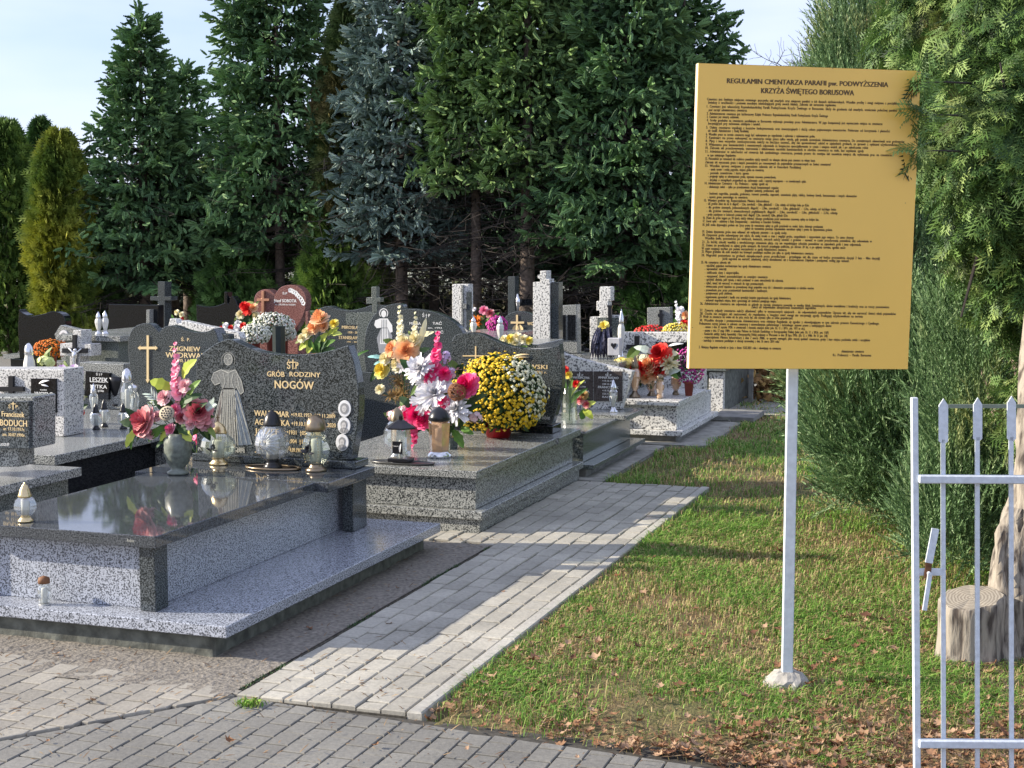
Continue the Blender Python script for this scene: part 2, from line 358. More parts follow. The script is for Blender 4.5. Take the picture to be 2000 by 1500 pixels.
while x < e1.x+.02:
    y = 2.6+(.06 if ix % 2 else 0)
    while y < 4.62:
        p = poly_clip(block(x, y, .096, .125, .0025), dy/dx, -1, -(e0.y-dy/dx*e0.x)-.012)
        if p: p = poly_clip(p, .12, 1, 4.62+.12*(-2.95))
        if p: p = poly_clip(p, 1, 0, e1.x-.01)
        if p: stone(lp, p, .004)
        y += .125
    x += .096; ix += 1
tagged(fp.build('forecourt_paving', paver_mat('grey block paving', (.185, .178, .158), (.24, .232, .205))), kind='structure')
tagged(lp.build('side_paving', paver_mat('worn block paving', (.27, .25, .21), (.36, .335, .28))), kind='structure')
# rough concrete apron round the front tomb
def rough_slab(mb, x0, x1, y0, y1, z, n=26, amp=.006):
    ny = max(2, int(n*(y1-y0)/max(x1-x0, .1))); ny = min(ny, 90); b = len(mb.v)
    vs = [(x0+(x1-x0)*i/n, y0+(y1-y0)*j/ny, z+random.uniform(-amp, amp)*(0 if i in (0, n) else 1)) for j in range(ny+1) for i in range(n+1)]
    mb.add(vs, [(j*(n+1)+i, j*(n+1)+i+1, (j+1)*(n+1)+i+1, (j+1)*(n+1)+i) for j in range(ny) for i in range(n)])
ap = MB(); rough_slab(ap, -7.5, PX0-.018, 4.5, 7.26, .004, 70, .004); ap.box(-7.5, PX0-.018, 4.56, 7.26, -.05, -.0025)
m_apron = flat('earthy rough concrete', (.2, .18, .15), .95, var=.4, scale=55, bump=1)
tagged(ap.build('concrete_apron', m_apron), kind='structure')
ap = MB()
for (x0, x1, y0, y1, z) in ((-4.6, -2.6, 9.47, 11.3, .004), (-4.6, -2.29, 11.34, 12.95, .008), (-4.6, -2.4, 12.97, 13.6, .02), (-4.6, -1.9, 13.62, 16.5, .006)):
    rough_slab(ap, x0, x1, y0, y1, z, 24, .003); ap.box(x0, x1, y0, y1, -.05, z-.006)
tagged(ap.build('grave_surround', flat('weathered grave surround', (.3, .29, .25), .95, var=.3, scale=12, bump=.8)), kind='structure')
ap = MB(); ap.box(-14, -4.62, 7.3, 26, -.05, .002); ap.box(-4.61, -2.9, 7.56, 9.46, -.05, .003); ap.box(-4.61, -4.5, 9.47, 26, -.05, .002); 
tagged(ap.build('gravel_path', flat('grey gravel', (.2, .19, .17), .95, var=.5, scale=80, bump=1)), kind='structure')
# ---------------------------------------------------------------- grass, leaves, needles
def in_grass(x, y):
    front = yfront(x)+.03
    return (y > front) & (((x > PX1+.075) & (y < PY1)) | ((x > -2.57+.03*np.sin(y*9)+.25*((y > 11.3) & (y < 13))) & (y >= PY1)) | ((x > -2.28) & (y > 12.9)))
def patch(x, y):
    return .5+.38*np.sin(x*2.7+1.3*np.sin(y*1.9))*np.cos(y*1.7+.6*x)+.16*np.sin(x*7.1+y*5.3)+.1*np.sin(13*x-9*y)
def grass(n, y0, y1, hs, seed):
    r = np.random.default_rng(seed); x = r.uniform(-2.6, 3.2, n*2); y = y0+(y1-y0)*r.random(n*2)**1.35
    # dry bare earth near the front and right side: thinner
    dens = np.clip(.3+1.0*patch(x, y)-.55*np.clip(x+.9, 0, 1)-.95*np.clip(5.5-y, 0, 1)*(.25+patch(x+3, y)), .05, 1)
    k = in_grass(x, y) & (r.random(n*2) < dens); x = x[k][:n]; y = y[k][:n]; m = len(x)
    g = patch(x, y); h = hs*(.5+.9*r.random(m))*(.55+.8*g); az = r.uniform(0, 2*np.pi, m); w = r.uniform(.0008, .0019, m)*(1+.16*(y-4))
    lean = r.uniform(.4, 3.2, m)*h; dx = np.cos(az); dy = np.sin(az); z0 = -.03+.028*0+np.zeros(m)
    px = -dy*w; py = dx*w; z0 = z0+.0
    A = np.stack([x-px, y-py, z0], 1); B = np.stack([x+px, y+py, z0], 1)
    mx_, my_ = x+dx*lean*.4, y+dy*lean*.4; zz = z0+.03+h*.62
    C = np.stack([mx_+px*.8, my_+py*.8, zz], 1); D = np.stack([mx_-px*.8, my_-py*.8, zz], 1)
    E_ = np.stack([x+dx*lean, y+dy*lean, z0+.03+h*r.uniform(.55, 1, m)], 1)
    V = np.stack([A, B, C, D, E_], 1).reshape(-1, 3)
    T = np.array([[0, 1, 2], [0, 2, 3], [3, 2, 4]])[None]+(np.arange(m)*5)[:, None, None]
    dry = r.random(m) < np.clip(.7-.75*g+.3*np.clip(x+.7, 0, 1)+.3*np.clip(5.1-y, 0, 1), .12, .9)
    c = np.where(dry, r.uniform(.62, 1, m), r.uniform(0, .5, m))
    return V, T.reshape(-1, 3), np.repeat(c, 3)
m_grass = leafy('grass', [(.06, .15, .02), (.14, .31, .04), (.27, .45, .08), (.44, .43, .15), (.55, .42, .22), (.32, .2, .1)], .6, trans=.25)
Vs, Ts, Cs = [], [], []; off = 0
for args in ((210000, 4.3, 8.2, .021, 1), (80000, 7.5, 16, .028, 2)):
    V, T, c = grass(*args); Vs.append(V); Ts.append(T+off); Cs.append(c); off += len(V)
tagged(npmesh('grass', np.concatenate(Vs), np.concatenate(Ts), m_grass, rnd=np.concatenate(Cs)), 'short patchy green and straw coloured grass beside the block path', 'grass', kind='stuff')
sb = MB(); rough_slab(sb, PX1+.07, 4.5, 4.35, 17, -.012, 110, .012); rough_slab(sb, -2.59, PX1+.06, PY1+.01, 17, -.014, 12, .01)
sb.v = [(x, y, z if y > yfront(x)+.03 else -.06) for x, y, z in sb.v]
tagged(sb.build('soil', MATS.setdefault('x', bpy.data.materials['soil and turf']), smooth=True), kind='structure')
# fallen leaves: curled five-point leaf
def leaf_template():
    pts = [(0,0,0),(.25,.32,.1),(.1,.5,.16),(.45,.42,.05),(.6,.62,.2),(.75,.3,.02),(1,0,.12),(.72,-.3,.03),(.6,-.6,.22),(.42,-.4,.04),(.08,-.48,.14),(.24,-.3,.08),(.5,0,-.04)]
    f = [(12, i, i+1) for i in range(11)]+[(12, 11, 0)]
    return np.array(pts, float), np.array(f)
def leaf_litter():
    r = np.random.default_rng(5); tv, tf = leaf_template(); n = 17000
    x = r.uniform(-2.0, 3, n); y = 4.35+4.2*r.random(n)**2.4
    wgt = np.clip(1.15-(y-4.3)*.62, .03, 1)*np.clip(1.4-1.5*patch(x+3, y), .08, 1)+.45*((x > -.75) & (y < 6.6)); k = in_grass(x, y) & (r.random(n) < wgt); x, y = x[k], y[k]
    # a few strays on the paving
    sx = np.array([-2.1, -2.45, -1.6, -1.25, -3.0, -3.3, -2.75, -1.9, -2.2, -3.5, -2.72, -2.68, -1.05, -2.9, -2.35]); sy = np.array([4.72, 5.6, 4.25, 4.3, 4.3, 4.7, 4.72, 4.2, 6.3, 4.75, 5.4, 6.2, 4.2, 3.9, 4.1])
    n0 = len(x); x = np.concatenate([x, sx]); y = np.concatenate([y, sy]); n = len(x)
    z = np.concatenate([r.uniform(-.004, .018, n0), np.full(len(sx), .008)])
    az = r.uniform(0, 6.28, n); D = np.stack([np.cos(az), np.sin(az), r.uniform(-.25, .35, n)], 1); U = np.stack([r.uniform(-.5, .5, n), r.uniform(-.5, .5, n), np.ones(n)], 1)
    s = r.uniform(.012, .036, n)*np.where(r.random(n) < .12, 1.35, 1); B = bases(D, U, s, s, s*r.uniform(.6, 2.2, n))
    V, T = instances(tv, tf, np.stack([x, y, z], 1), B)
    return npmesh('fallen_leaves', V, T, leafy('fallen leaves', [(.13, .06, .035), (.24, .12, .06), (.34, .2, .11), (.45, .3, .19), (.28, .12, .05)], .7, trans=.1), rnd=np.repeat(r.random(n), len(tf)))
tagged(leaf_litter(), 'dry curled brown and orange autumn leaves scattered over the grass and paving', 'leaves', kind='stuff')
# brown needle debris and crumbs in the joints
def crumbs():
    r = np.random.default_rng(9); n = 42000; x = r.uniform(-2, 3, n); y = 4.33+5*r.random(n)**1.6
    k = in_grass(x, y) & (r.random(n) < np.clip(.25+.5*(x+1)-.2*(y-4.3), .08, 1)); x, y = x[k], y[k]
    ex = r.uniform(-4.2, -.6, 1500); ey = r.uniform(3.7, 7.5, 1500); kk = ~in_grass(ex, ey) & ((ex < -2.6) | (ey < 5.5)); x = np.concatenate([x, ex[kk]]); y = np.concatenate([y, ey[kk]]); n = len(x)
    az = r.uniform(0, 6.28, n); D = np.stack([np.cos(az), np.sin(az), r.uniform(-.2, .5, n)], 1)
    tv = np.array([(0, -.05, 0), (0, .05, 0), (1, 0, .08), (.5, .0, .12)]); tf = np.array([(0, 1, 3), (1, 2, 3), (0, 3, 2)])
    V, T = instances(tv, tf, np.stack([x, y, np.full(n, .006)], 1), bases(D, np.tile([0, 0, 1.], (n, 1)), r.uniform(.008, .045, n), .035))
    return npmesh('plant_litter', V, T, leafy('straw litter', [(.1, .055, .03), (.22, .14, .08), (.36, .26, .15)], .8), rnd=np.repeat(r.random(n), 3))
tagged(crumbs(), 'brown needles, twigs and straw bits lying over the turf and paving joints', 'plant litter', kind='stuff')
# green moss and weeds along the path edge and one tuft at the corner
def tuft(name, c, n, h, rad, seed, label):
    r = np.random.default_rng(seed); az = r.uniform(0, 6.28, n); m = n
    x = c[0]+r.normal(0, rad[0], n); y = c[1]+r.normal(0, rad[1], n); w = .0022; dx, dy = np.cos(az), np.sin(az); hh = h*r.uniform(.4, 1, n); ln = hh*r.uniform(.4, 1.3, n)
    A = np.stack([x+dy*w, y-dx*w, np.zeros(n)], 1); B = np.stack([x-dy*w, y+dx*w, np.zeros(n)], 1); C = np.stack([x+dx*ln*.45, y+dy*ln*.45, hh*.75], 1); E_ = np.stack([x+dx*ln, y+dy*ln, hh*.9], 1)
    V = np.stack([A, B, C, E_], 1).reshape(-1, 3); V[3::4] += 0; T = (np.array([[0, 1, 2], [0, 2, 3]])[None]+(np.arange(n)*4)[:, None, None]).reshape(-1, 3)
    o = npmesh(name, V, T, m_grass, rnd=np.repeat(r.uniform(.1, .6, n), 2)); return tagged(o, label, 'grass tuft')
p = G(488, 1377); tuft('grass_tuft', p, 150, .028, (.024, .016), 3, 'small green grass tuft in the paving joint at the path corner')
wd = MB()
r = np.random.default_rng(21); n = 900; yy = 4.6+2.7*r.random(n); xx = PX0-.012+r.normal(0, .006, n); keep = (np.sin(yy*7)+.6*np.sin(yy*17)) > .2; xx, yy = xx[keep], yy[keep]; n = len(xx)
V, T = instances(np.array([(0, -.2, 0), (0, .2, 0), (1, 0, .25)]), np.array([(0, 1, 2)]), np.stack([xx, yy, np.full(n, 0)], 1), bases(np.stack([r.normal(0, 1, n), r.normal(0, 1, n), r.uniform(.3, 1.2, n)], 1), np.tile([.1, 0, 1.], (n, 1)), .014))
tagged(npmesh('moss', V, T, m_dkleaf, rnd=r.random(n)), 'thin line of moss growing along the joint of path and tomb apron', 'moss', kind='stuff')
# ================================================================ FLOWERS
def petal_fan(mb, c, n_rings, rad, axis=(0, 0, 1), petals=(5, 7, 8, 9, 10), cup=.9, jit=.15, seed=0, col=None):
    """layered rose: rings of cupped petals round an axis"""
    r = random.Random(seed); ax = Vector(axis).normalized(); u = ax.orthogonal().normalized(); v = ax.cross(u); c = Vector(c)
    for k in range(n_rings):
        q = (k+1)/n_rings; rr = rad*(.22+.78*q); n = petals[min(k, len(petals)-1)]; open_ = q**1.3*cup
        for i in range(n):
            a0 = 2*math.pi*(i+.5*(k % 2))/n+r.uniform(-jit, jit); da = math.pi/n*1.25; P = []
            for j in range(4):            # base to tip
                s = j/3; out_ = rr*(math.sin(s*math.pi/2*(.45+.6*open_))); h = rad*(.95-.55*open_)*s-rad*.25*(q)+(-.25*rad*open_*s*s)
                for t in (-1, -.33, .33, 1):
                    a = a0+da*t*math.sin(math.pi*(.15+.6*s)); w = 1-.12*t*t*s+r.uniform(-.03, .03)
                    d = u*math.cos(a)+v*math.sin(a); P.append(c+d*out_*w+ax*(h-abs(t)*.06*rad*s))
            mb.add(P, [(j*4+i2, j*4+i2+1, j*4+i2+5, j*4+i2+4) for j in range(3) for i2 in range(3)], (r.random()*.3+.7*q) if col is None else col)
def daisy(mb, c, rad, n=40, axis=(0, -1, .4), seed=0, layers=4, w=.11):
    r = random.Random(seed); ax = Vector(axis).normalized(); u = ax.orthogonal().normalized(); v = ax.cross(u); c = Vector(c)
    for i in range(n):
        l = i % layers/(layers-1 if layers > 1 else 1); el = .1+1.25*l+r.uniform(-.1, .1); a = r.uniform(0, 6.28); d = (u*math.cos(a)+v*math.sin(a))*math.cos(el)+ax*math.sin(el)
        s = d.cross(ax).normalized() if d.cross(ax).length > .01 else u; ln = rad*(1-.3*l)*r.uniform(.85, 1.1); ww = rad*w
        m = c+d*ln*.6+ax*.1*rad; e = c+d*ln+ax*.02*rad; P = [c-s*ww*.5, c+s*ww*.5, m+s*ww, m-s*ww, e+s*ww*.5, e-s*ww*.5, m-ax*.03*rad]
        mb.add(P, [(0, 1, 6), (1, 2, 6), (2, 4, 6), (4, 5, 6), (5, 3, 6), (3, 0, 6)], r.random())
def leaf(mb, a, b, w, bend=.25, nrm=(0, -1, .6), seed=0, n=5, serr=.0):
    a, b = Vector(a), Vector(b); d = b-a; Ln = d.length; d.normalize(); s = d.cross(Vector(nrm)).normalized(); nn = s.cross(d).normalized(); P = []
    for i in range(n+1):
        t = i/n; ww = w*math.sin(math.pi*min(.98, .08+t*.9))**.8*(1+serr*(1 if i % 2 else -1)); m = a+d*Ln*t+nn*(bend*Ln*math.sin(math.pi*t)*.5)
        P += [m-s*ww, m-nn*ww*.25, m+s*ww]
    mb.add(P, [f for i in range(n) for f in ((i*3, i*3+1, i*3+4, i*3+3), (i*3+1, i*3+2, i*3+5, i*3+4))], random.Random(seed).random())
def spike(mb, a, b, r0, n=9, seed=0):
    """gladiolus: florets up a stem"""
    r = random.Random(seed); a, b = Vector(a), Vector(b)
    for i in range(n):
        t = i/(n-1); p = a+(b-a)*t; s = r0*(1-.72*t); an = r.uniform(-2.6, -.4); ax = Vector((math.cos(an), math.sin(an)*.9, .55))
        petal_fan(mb, p+ax*s*.45, 2, s, ax, (4, 5), cup=.95, seed=seed*31+i)
def small_bunch(mb, c, rad, n, s, seed, axis=(0, -1, .5)):
    r = random.Random(seed); c = Vector(c)
    for i in range(n):
        d = Vector((r.gauss(0, 1), r.gauss(0, 1)-.4, r.gauss(0, 1)+.2)).normalized(); p = c+Vector((d.x*rad[0], d.y*rad[1], d.z*rad[2]))*r.uniform(.6, 1)
        petal_fan(mb, p, 1, s*r.uniform(.8, 1.2), d, (5,), cup=.95, seed=seed+i)
m_pink = leafy('silk pink', [(.75, .1, .28), (.85, .25, .4), (.9, .5, .58)], .5, trans=.15)
m_palepink = leafy('silk pale pink', [(.75, .35, .4), (.82, .5, .53), (.85, .65, .66)], .5, trans=.15)
m_dkpink = leafy('silk dusky red', [(.35, .03, .06), (.6, .15, .18), (.82, .5, .48)], .5, trans=.1)
m_mag = leafy('silk magenta', [(.6, .01, .12), (.85, .03, .22), (.92, .2, .36)], .45, trans=.15)
m_lilac = leafy('silk lilac', [(.5, .2, .5), (.62, .4, .68), (.75, .6, .8)], .5, trans=.15)
m_whitef = leafy('silk white', [(.72, .7, .74), (.85, .84, .86), (.9, .9, .9)], .5, trans=.15)
m_cream = leafy('silk cream', [(.75, .65, .35), (.85, .78, .5), (.88, .85, .68)], .5, trans=.2)
m_peach = leafy('silk peach', [(.8, .32, .12), (.88, .5, .25), (.9, .68, .45)], .5, trans=.2)
m_red = leafy('silk red', [(.5, .01, .02), (.75, .03, .03), (.85, .12, .08)], .45, trans=.1)
m_yel = leafy('silk yellow', [(.7, .5, .04), (.8, .65, .1), (.85, .78, .3)], .5, trans=.15)
m_straw = leafy('dried grass plume', [(.2, .11, .04), (.38, .23, .08), (.5, .36, .16)], .8)
m_orangec = leafy('orange bloom', [(.5, .1, .005), (.7, .16, .01), (.8, .26, .02)], .6)
m_purple = leafy('purple bloom', [(.3, .01, .15), (.45, .03, .25), (.6, .1, .35)], .6)
m_mums = leafy('yellow bloom', [(.68, .42, .01), (.85, .6, .04), (.8, .72, .35), (.78, .78, .6)], .6)
m_mumw = leafy('white bloom', [(.55, .56, .45), (.72, .72, .6), (.84, .84, .76)], .6)
m_clay = flat('terracotta pot', (.32, .07, .05), .5)
m_redpot = flat('red foil pot', (.45, .02, .03), .3)
m_twig = flat('brown wicker', (.3, .13, .06), .7)
m_grass_fern = leafy('pale fern', [(.5, .6, .5), (.7, .75, .68)], .6)
def mum(px, py0, py1, pxl, pxr, Y, label, mat, potmat, n=420, bs=.011, pot=.07, name='chrysanthemum', group=None, split=None, droop=.25, elev=None):
    """potted ball chrysanthemum; photo box px range, pot base on support"""
    c = AY((pxl+pxr)/2, (py0+py1)/2, Y); rx = (AY(pxr, py0, Y).x-AY(pxl, py0, Y).x)/2; rz = (AY(px, py0, Y).z-AY(px, py1, Y).z)/2
    zb = c.z-rz-pot if elev is None else elev
    t = thing(name, label, 'potted flower', (c.x, c.y, zb), group)
    p = MB(); pr = rx*.34; p.lathe([(pr*.72, 0), (pr*.95, (c.z-rz-zb+rz*.25)), (pr*1.06, (c.z-rz-zb+rz*.25)), (pr*1.06, c.z-rz-zb+rz*.34), (pr*.8, c.z-rz-zb+rz*.34)], (c.x, c.y, zb), 20); p.build('pot', potmat, t, True)
    r = np.random.default_rng(int(px)); ry = rx*.82
    d = r.normal(size=(n*3, 3)); d /= np.linalg.norm(d, axis=1)[:, None]; d = d[d[:, 2] > -.75]
    def full(q): q = q.copy(); lo = q[:, 2] < 0; h = np.hypot(q[:, 0], q[:, 1])+1e-6; k = np.where(lo, (1-np.abs(q[:, 2])**3)/h, 1); q[:, 0] *= k; q[:, 1] *= k; return q
    d = full(d); lf = d[:n*2]; m = len(lf); sc = np.array([rx, ry, rz])
    tv = np.array([(0, 0, 0), (.4, .3, .05), (1, 0, -.05), (.4, -.3, .05)]); tf = np.array([(0, 1, 2), (0, 2, 3)])
    P = np.array(c)+lf*sc*r.uniform(.72, .97, m)[:, None]
    V, T = instances(tv, tf, P, bases(lf+r.normal(0, .8, (m, 3)), lf+.3, r.uniform(.02, .04, m)*max(.6, rx/.22)))
    npmesh('foliage', V, T, m_dkleaf, t, np.repeat(r.random(m), 2))
    # blooms: even spread on the surface
    k = np.arange(n)+.5; ph = np.arccos(1-1.72*k/n); th = np.pi*(1+5**.5)*k; d = np.stack([np.cos(th)*np.sin(ph), np.sin(th)*np.sin(ph), np.cos(ph)], 1); d += r.normal(0, .05, d.shape)
    keep = r.random(n) < np.clip(1.2+.5*d[:, 2], .45, 1); d = full(d[keep]); m = len(d)
    nn = 8; tv = [(0, 0, .35)]+[(math.cos(a*2*math.pi/nn)*(.62 if a % 2 else 1.), math.sin(a*2*math.pi/nn)*(.62 if a % 2 else 1.), .05) for a in range(nn)]+[(math.cos(a*2*math.pi/nn)*.45, math.sin(a*2*math.pi/nn)*.45, .42) for a in range(nn)]
    tf = [(0, 9+a, 9+(a+1) % nn) for a in range(nn)]+[(1+a, 1+(a+1) % nn, 9+a) for a in range(nn)]+[(1+(a+1) % nn, 9+(a+1) % nn, 9+a) for a in range(nn)]
    tv = np.array(tv)[:, [2, 0, 1]]; tf = np.array(tf)      # x is the flower axis
    P = np.array(c)+d*sc*r.uniform(.95, 1.06, m)[:, None]
    V, T = instances(tv, tf, P, bases(d+r.normal(0, .25, d.shape)+np.array([0, -.15, .1]), np.tile([.1, 0, 1.], (m, 1)), bs*r.uniform(.75, 1.2, m)))
    col = r.uniform(0, 1, m) if split is None else np.where(d[:, 0]*.85+np.clip(d[:, 2], 0, 1)*.5-.1*d[:, 1]+r.normal(0, .09, m) > split, r.uniform(.85, 1, m), r.uniform(0, .42, m))
    npmesh('blooms', V, T, mat, t, np.repeat(col, len(tf)))
    return t
# ================================================================ GRAVE LIGHTS
def lantern(base, h, w, kind, label, body=m_glass, lid=m_blackm, group='glass grave lanterns', facets=10, foot=None, name='grave_lantern'):
    """votive lantern: profile by kind, standing at base with height h and width w"""
    t = thing(name, label, 'lantern', base, group); r = w/2; foot = foot or lid
    x, y, z = base; rot = random.uniform(0, .6)
    K_ = {  # foot, body, lid profiles (radius in r, height in h)
     'bulb': ([(.62,0),(.66,.02),(.6,.05),(.45,.1),(.4,.13)], [(.42,.13),(.7,.2),(.98,.33),(1,.42),(.85,.55),(.52,.63)], [(.56,.62),(.6,.65),(.5,.7),(.42,.8),(.25,.9),(.1,.95),(.09,.98),(.02,1)]),
     'jar': ([(.62,0),(.64,.015),(.6,.03)], [(.62,.03),(.66,.1),(.6,.22),(.78,.4),(.74,.55),(.6,.68),(.6,.74)], [(.66,.74),(.66,.86),(.6,.93),(.3,.97),(.05,1)]),
     'tall': ([(.75,0),(.78,.03),(.6,.06),(.48,.1),(.5,.12)], [(.52,.12),(.8,.2),(1,.38),(.9,.52),(.7,.64),(.62,.72)], [(.68,.71),(.74,.75),(.72,.79),(.7,.85),(.55,.93),(.3,.98),(.08,1)]),
     'globe': ([(.5,0),(.55,.03),(.42,.08),(.3,.13),(.4,.15)], [(.38,.15),(.62,.19),(.9,.28),(1,.42),(.92,.56),(.68,.68),(.46,.74)], [(.5,.73),(.5,.76),(.47,.8),(.4,.88),(.25,.95),(.1,.98),(.05,1)]),
     'slim': ([(.9,0),(.8,.04),(.45,.1),(.35,.16)], [(.35,.16),(.55,.25),(.85,.5),(.8,.62),(.5,.7)], [(.55,.69),(.6,.74),(.5,.82),(.25,.92),(.05,1)]),
     'square': ([(1,0),(1,.06),(.85,.09),(.8,.12)], [(.78,.12),(.8,.2),(.86,.55),(.9,.68),(.7,.72)], [(.75,.71),(.9,.74),(.85,.8),(.65,.9),(.3,.96),(.12,.98),(.02,1)]),
    }[kind]
    f, b, l = [MB().lathe([(a*r, c*h) for a, c in q], base, facets if i == 1 else 16, rot=rot) for i, q in enumerate(K_)]
    f.build('foot', foot, t, True); b.build('glass_body', body, t, False); l.build('lid', lid, t, True)
    ins = MB().lathe([(r*.32, b.v[0][2]-z+.004), (r*.34, h*.55), (r*.3, h*.57)], base, 12); ins.build('candle', m_candle, t, True)
    return t
def flower_sprig(lantern_, base, s, mat=None):
    """small metal rose ornament on the front of the glass"""
    mb = MB(); x, y, z = base
    mb.tube([(x-s*.3, y, z-s*.6), (x, y-.003, z), (x+s*.2, y-.002, z+s*.6)], s*.04, 5)
    petal_fan(mb, (x, y, z), 2, s*.3, (0, -1, .2), seed=3); leaf(mb, (x-s*.1, y, z-s*.3), (x-s*.6, y-.003, z-s*.1), s*.12); leaf(mb, (x, y, z-s*.4), (x+s*.5, y-.003, z-s*.3), s*.12)
    mb.build('rose_ornament', mat or m_blackm, lantern_)
# ================================================================ FRONT TOMB
ZT = .449; Yf = 4.965
t1 = thing('family_tomb', 'large polished grey granite family tomb in the foreground, curved dark headstone with gold lettering', 'tomb', (-3.65, 5.9, 0))
b = MB(); b.box(-5.6, -2.9, 4.93, 7.06, -.04, .088); b.build('footing', m_concdark, t1, bevel=.01)
b = MB(); b.box(-5.75, -2.825, 4.89, 7.1, .0905, .137); b.build('base_slab', g_light, t1, bevel=.003)
b = MB(); b.box(-4.08, -3.245, 5.035, 6.86, .1375, .4); b.build('side_panels', g_light, t1, bevel=.002)
for (x0, x1, y0, y1) in ((-3.272, -3.2, 4.995, 5.09), (-4.12, -4.05, 4.995, 5.09), (-3.21, -3.15, 6.73, 6.895), (-4.16, -4.05, 6.73, 6.895)):
    b = MB(); b.box(x0, x1, y0, y1, .139, .3985); b.build('corner_pilaster', g_dark, t1, bevel=.003)
b = MB()
for k in range(2): b.box(-4.095, -3.175+.0, Yf, 6.36, .4005, ZT-.0005) if k == 0 else None
b.build('top_slab', g_slab, t1, bevel=.003)
b = MB(); b.box(-4.18, -3.105, 6.363, 6.9, .401, ZT+.001); b.build('cross_slab', g_slab, t1, bevel=.004)
b = MB(); b.box(-4.1, -3.155, 6.775, 6.935, ZT+.002, .489); b.build('headstone_base', g_dark, t1, bevel=.004)
HY = 6.81
def curve(pts, n=4):
    """open Catmull-Rom through the photo points"""
    o = []
    for i in range(len(pts)-1):
        p0 = pts[max(i-1, 0)]; p1 = pts[i]; p2 = pts[i+1]; p3 = pts[min(i+2, len(pts)-1)]
        for k in range(n):
            t = k/n; o.append(tuple(.5*((2*p1[j])+(-p0[j]+p2[j])*t+(2*p0[j]-5*p1[j]+4*p2[j]-p3[j])*t*t+(-p0[j]+3*p1[j]-3*p2[j]+p3[j])*t**3) for j in (0, 1)))
    return o+[pts[-1]]
o1 = [(384, 903), (383, 702)]+curve([(383, 702), (400, 686), (422, 671), (446, 662), (470, 671), (500, 684), (540, 692), (580, 693), (620, 690), (655, 682), (680, 674)])[1:]+curve([(680, 674), (692, 712), (700, 760), (700, 810), (695, 850), (687, 898)])[1:]
hb = MB(); hb.prism(outline(o1, HY), HY, HY+.075); hs = hb.build('headstone', g_dark, t1, bevel=.004)
lt = MB()
text_y(lt, 'Ś', 561, 707, 567, 720, HY, .02); text_y(lt, '.P', 575, 707, 583, 720, HY, .02)
lt.prism(outline(rect(571.6, 702, 573.4, 721), HY), HY-.003, HY+.001); lt.prism(outline(rect(566, 706.6, 578, 708.4), HY), HY-.0032, HY+.001)
text_y(lt, 'GRÓB', 522, 725, 556, 735, HY, .012); text_y(lt, 'RODZINY', 566, 726, 626, 735, HY, .008); text_y(lt, 'NOGÓW', 537, 743, 613, 758, HY, .012)
text_y(lt, 'WALDEMAR', 497, 801, 565, 812, HY, .008); text_y(lt, '∗19.02.1952  †12.11.2009', 569, 806, 655, 813, HY, .006)
text_y(lt, 'AGNIESZKA', 498, 818, 566, 829, HY, .008); text_y(lt, '∗19.10.1954  †09.11.2020', 570, 823, 656, 831, HY, .006)
text_y(lt, 'JÓZEF', 498, 836, 545, 847, HY, .01); text_y(lt, '∗1931  †05.06.1985', 560, 840, 628, 848, HY, .006)
text_y(lt, 'ANIELA', 498, 853, 545, 864, HY, .01); text_y(lt, '∗1904  †12.03.1979', 560, 857, 625, 865, HY, .006)
text_y(lt, 'JAN', 498, 869, 530, 880, HY, .01); text_y(lt, '†14.09.1965', 560, 874, 590, 882, HY, .006)
lt.build('lettering', m_gold, hs)
l2 = MB(); text_y(l2, 'POMÓDLCIE SIĘ ZA NAMI', 388, 873, 478, 880, HY, .004); text_y(l2, '(T)OBIE', 448, 873, 478, 880, HY-.001, .004); 
# generic robed standing figure in line engraving
m_eng = flat('pale engraving', (.5, .5, .44), .6, var=.2, scale=60); m_engf = flat('soft engraving', (.2, .205, .19), .6, var=.45, scale=120); m_engb = flat('bluish engraving', (.13, .17, .22), .6, var=.2, scale=60); m_engr = flat('warm engraving', (.15, .12, .115), .6, var=.2, scale=60)
def line_y(mb, pts, wpx, Y, lift=.0012):
    P = [AY(x, y, Y) for x, y in pts]; w = wpx*AY(500, 700, Y).length/F/2
    for a, c in zip(P[:-1], P[1:]):
        d = (c-a).normalized(); s = Vector((-d.z, 0, d.x))*w
        mb.add([(q.x, Y-lift, q.z) for q in (a-s, a+s, c+s, c-s)], [(0, 1, 2, 3)])
eg = MB(); ek0 = MB()
def fill(mb, pts, Y, lift=.0009): o = outline(pts, Y); mb.add([(x, Y-lift, z) for x, z in o], [tuple(range(len(o)))])
head = [(446+8*math.cos(a), 702+11*math.sin(a)) for a in np.linspace(0, 2*math.pi, 16)[:-1]]
fill(eg, head, HY)
line_y(eg, [(446+13*math.cos(a), 704+16*math.sin(a)) for a in np.linspace(2.6, 6.8, 14)], 1.6, HY)
fill(eg, [(432, 722), (460, 722), (472, 745), (476, 765), (470, 770), (462, 755), (460, 760), (434, 760), (430, 748), (420, 752), (413, 742), (418, 728)], HY)
fill(eg, [(436, 758), (457, 758), (462, 870), (428, 872)], HY)
for P_ in ([(432, 722), (418, 728), (413, 742), (420, 752), (430, 748)], [(460, 722), (472, 745), (476, 765), (470, 770), (462, 755)], [(434, 760), (410, 858)], [(434, 760), (428, 872)], [(458, 760), (465, 870)], [(462, 764), (478, 818), (492, 868)], [(432, 722), (446, 728), (460, 722)], head+[head[0]]): line_y(ek0, P_, 1.3, HY, .0018)
for k in range(9): line_y(ek0, [(435+3*k, 762), (412+10*k, 866)], .7, HY, .0018)
ek0.build('engraved_outline', m_eng, hs)
eg.build('engraved_figure', m_engf, hs)
eb = MB(); fill(eb, [(458, 760), (466, 768), (492, 868), (465, 870)], HY, .0008)
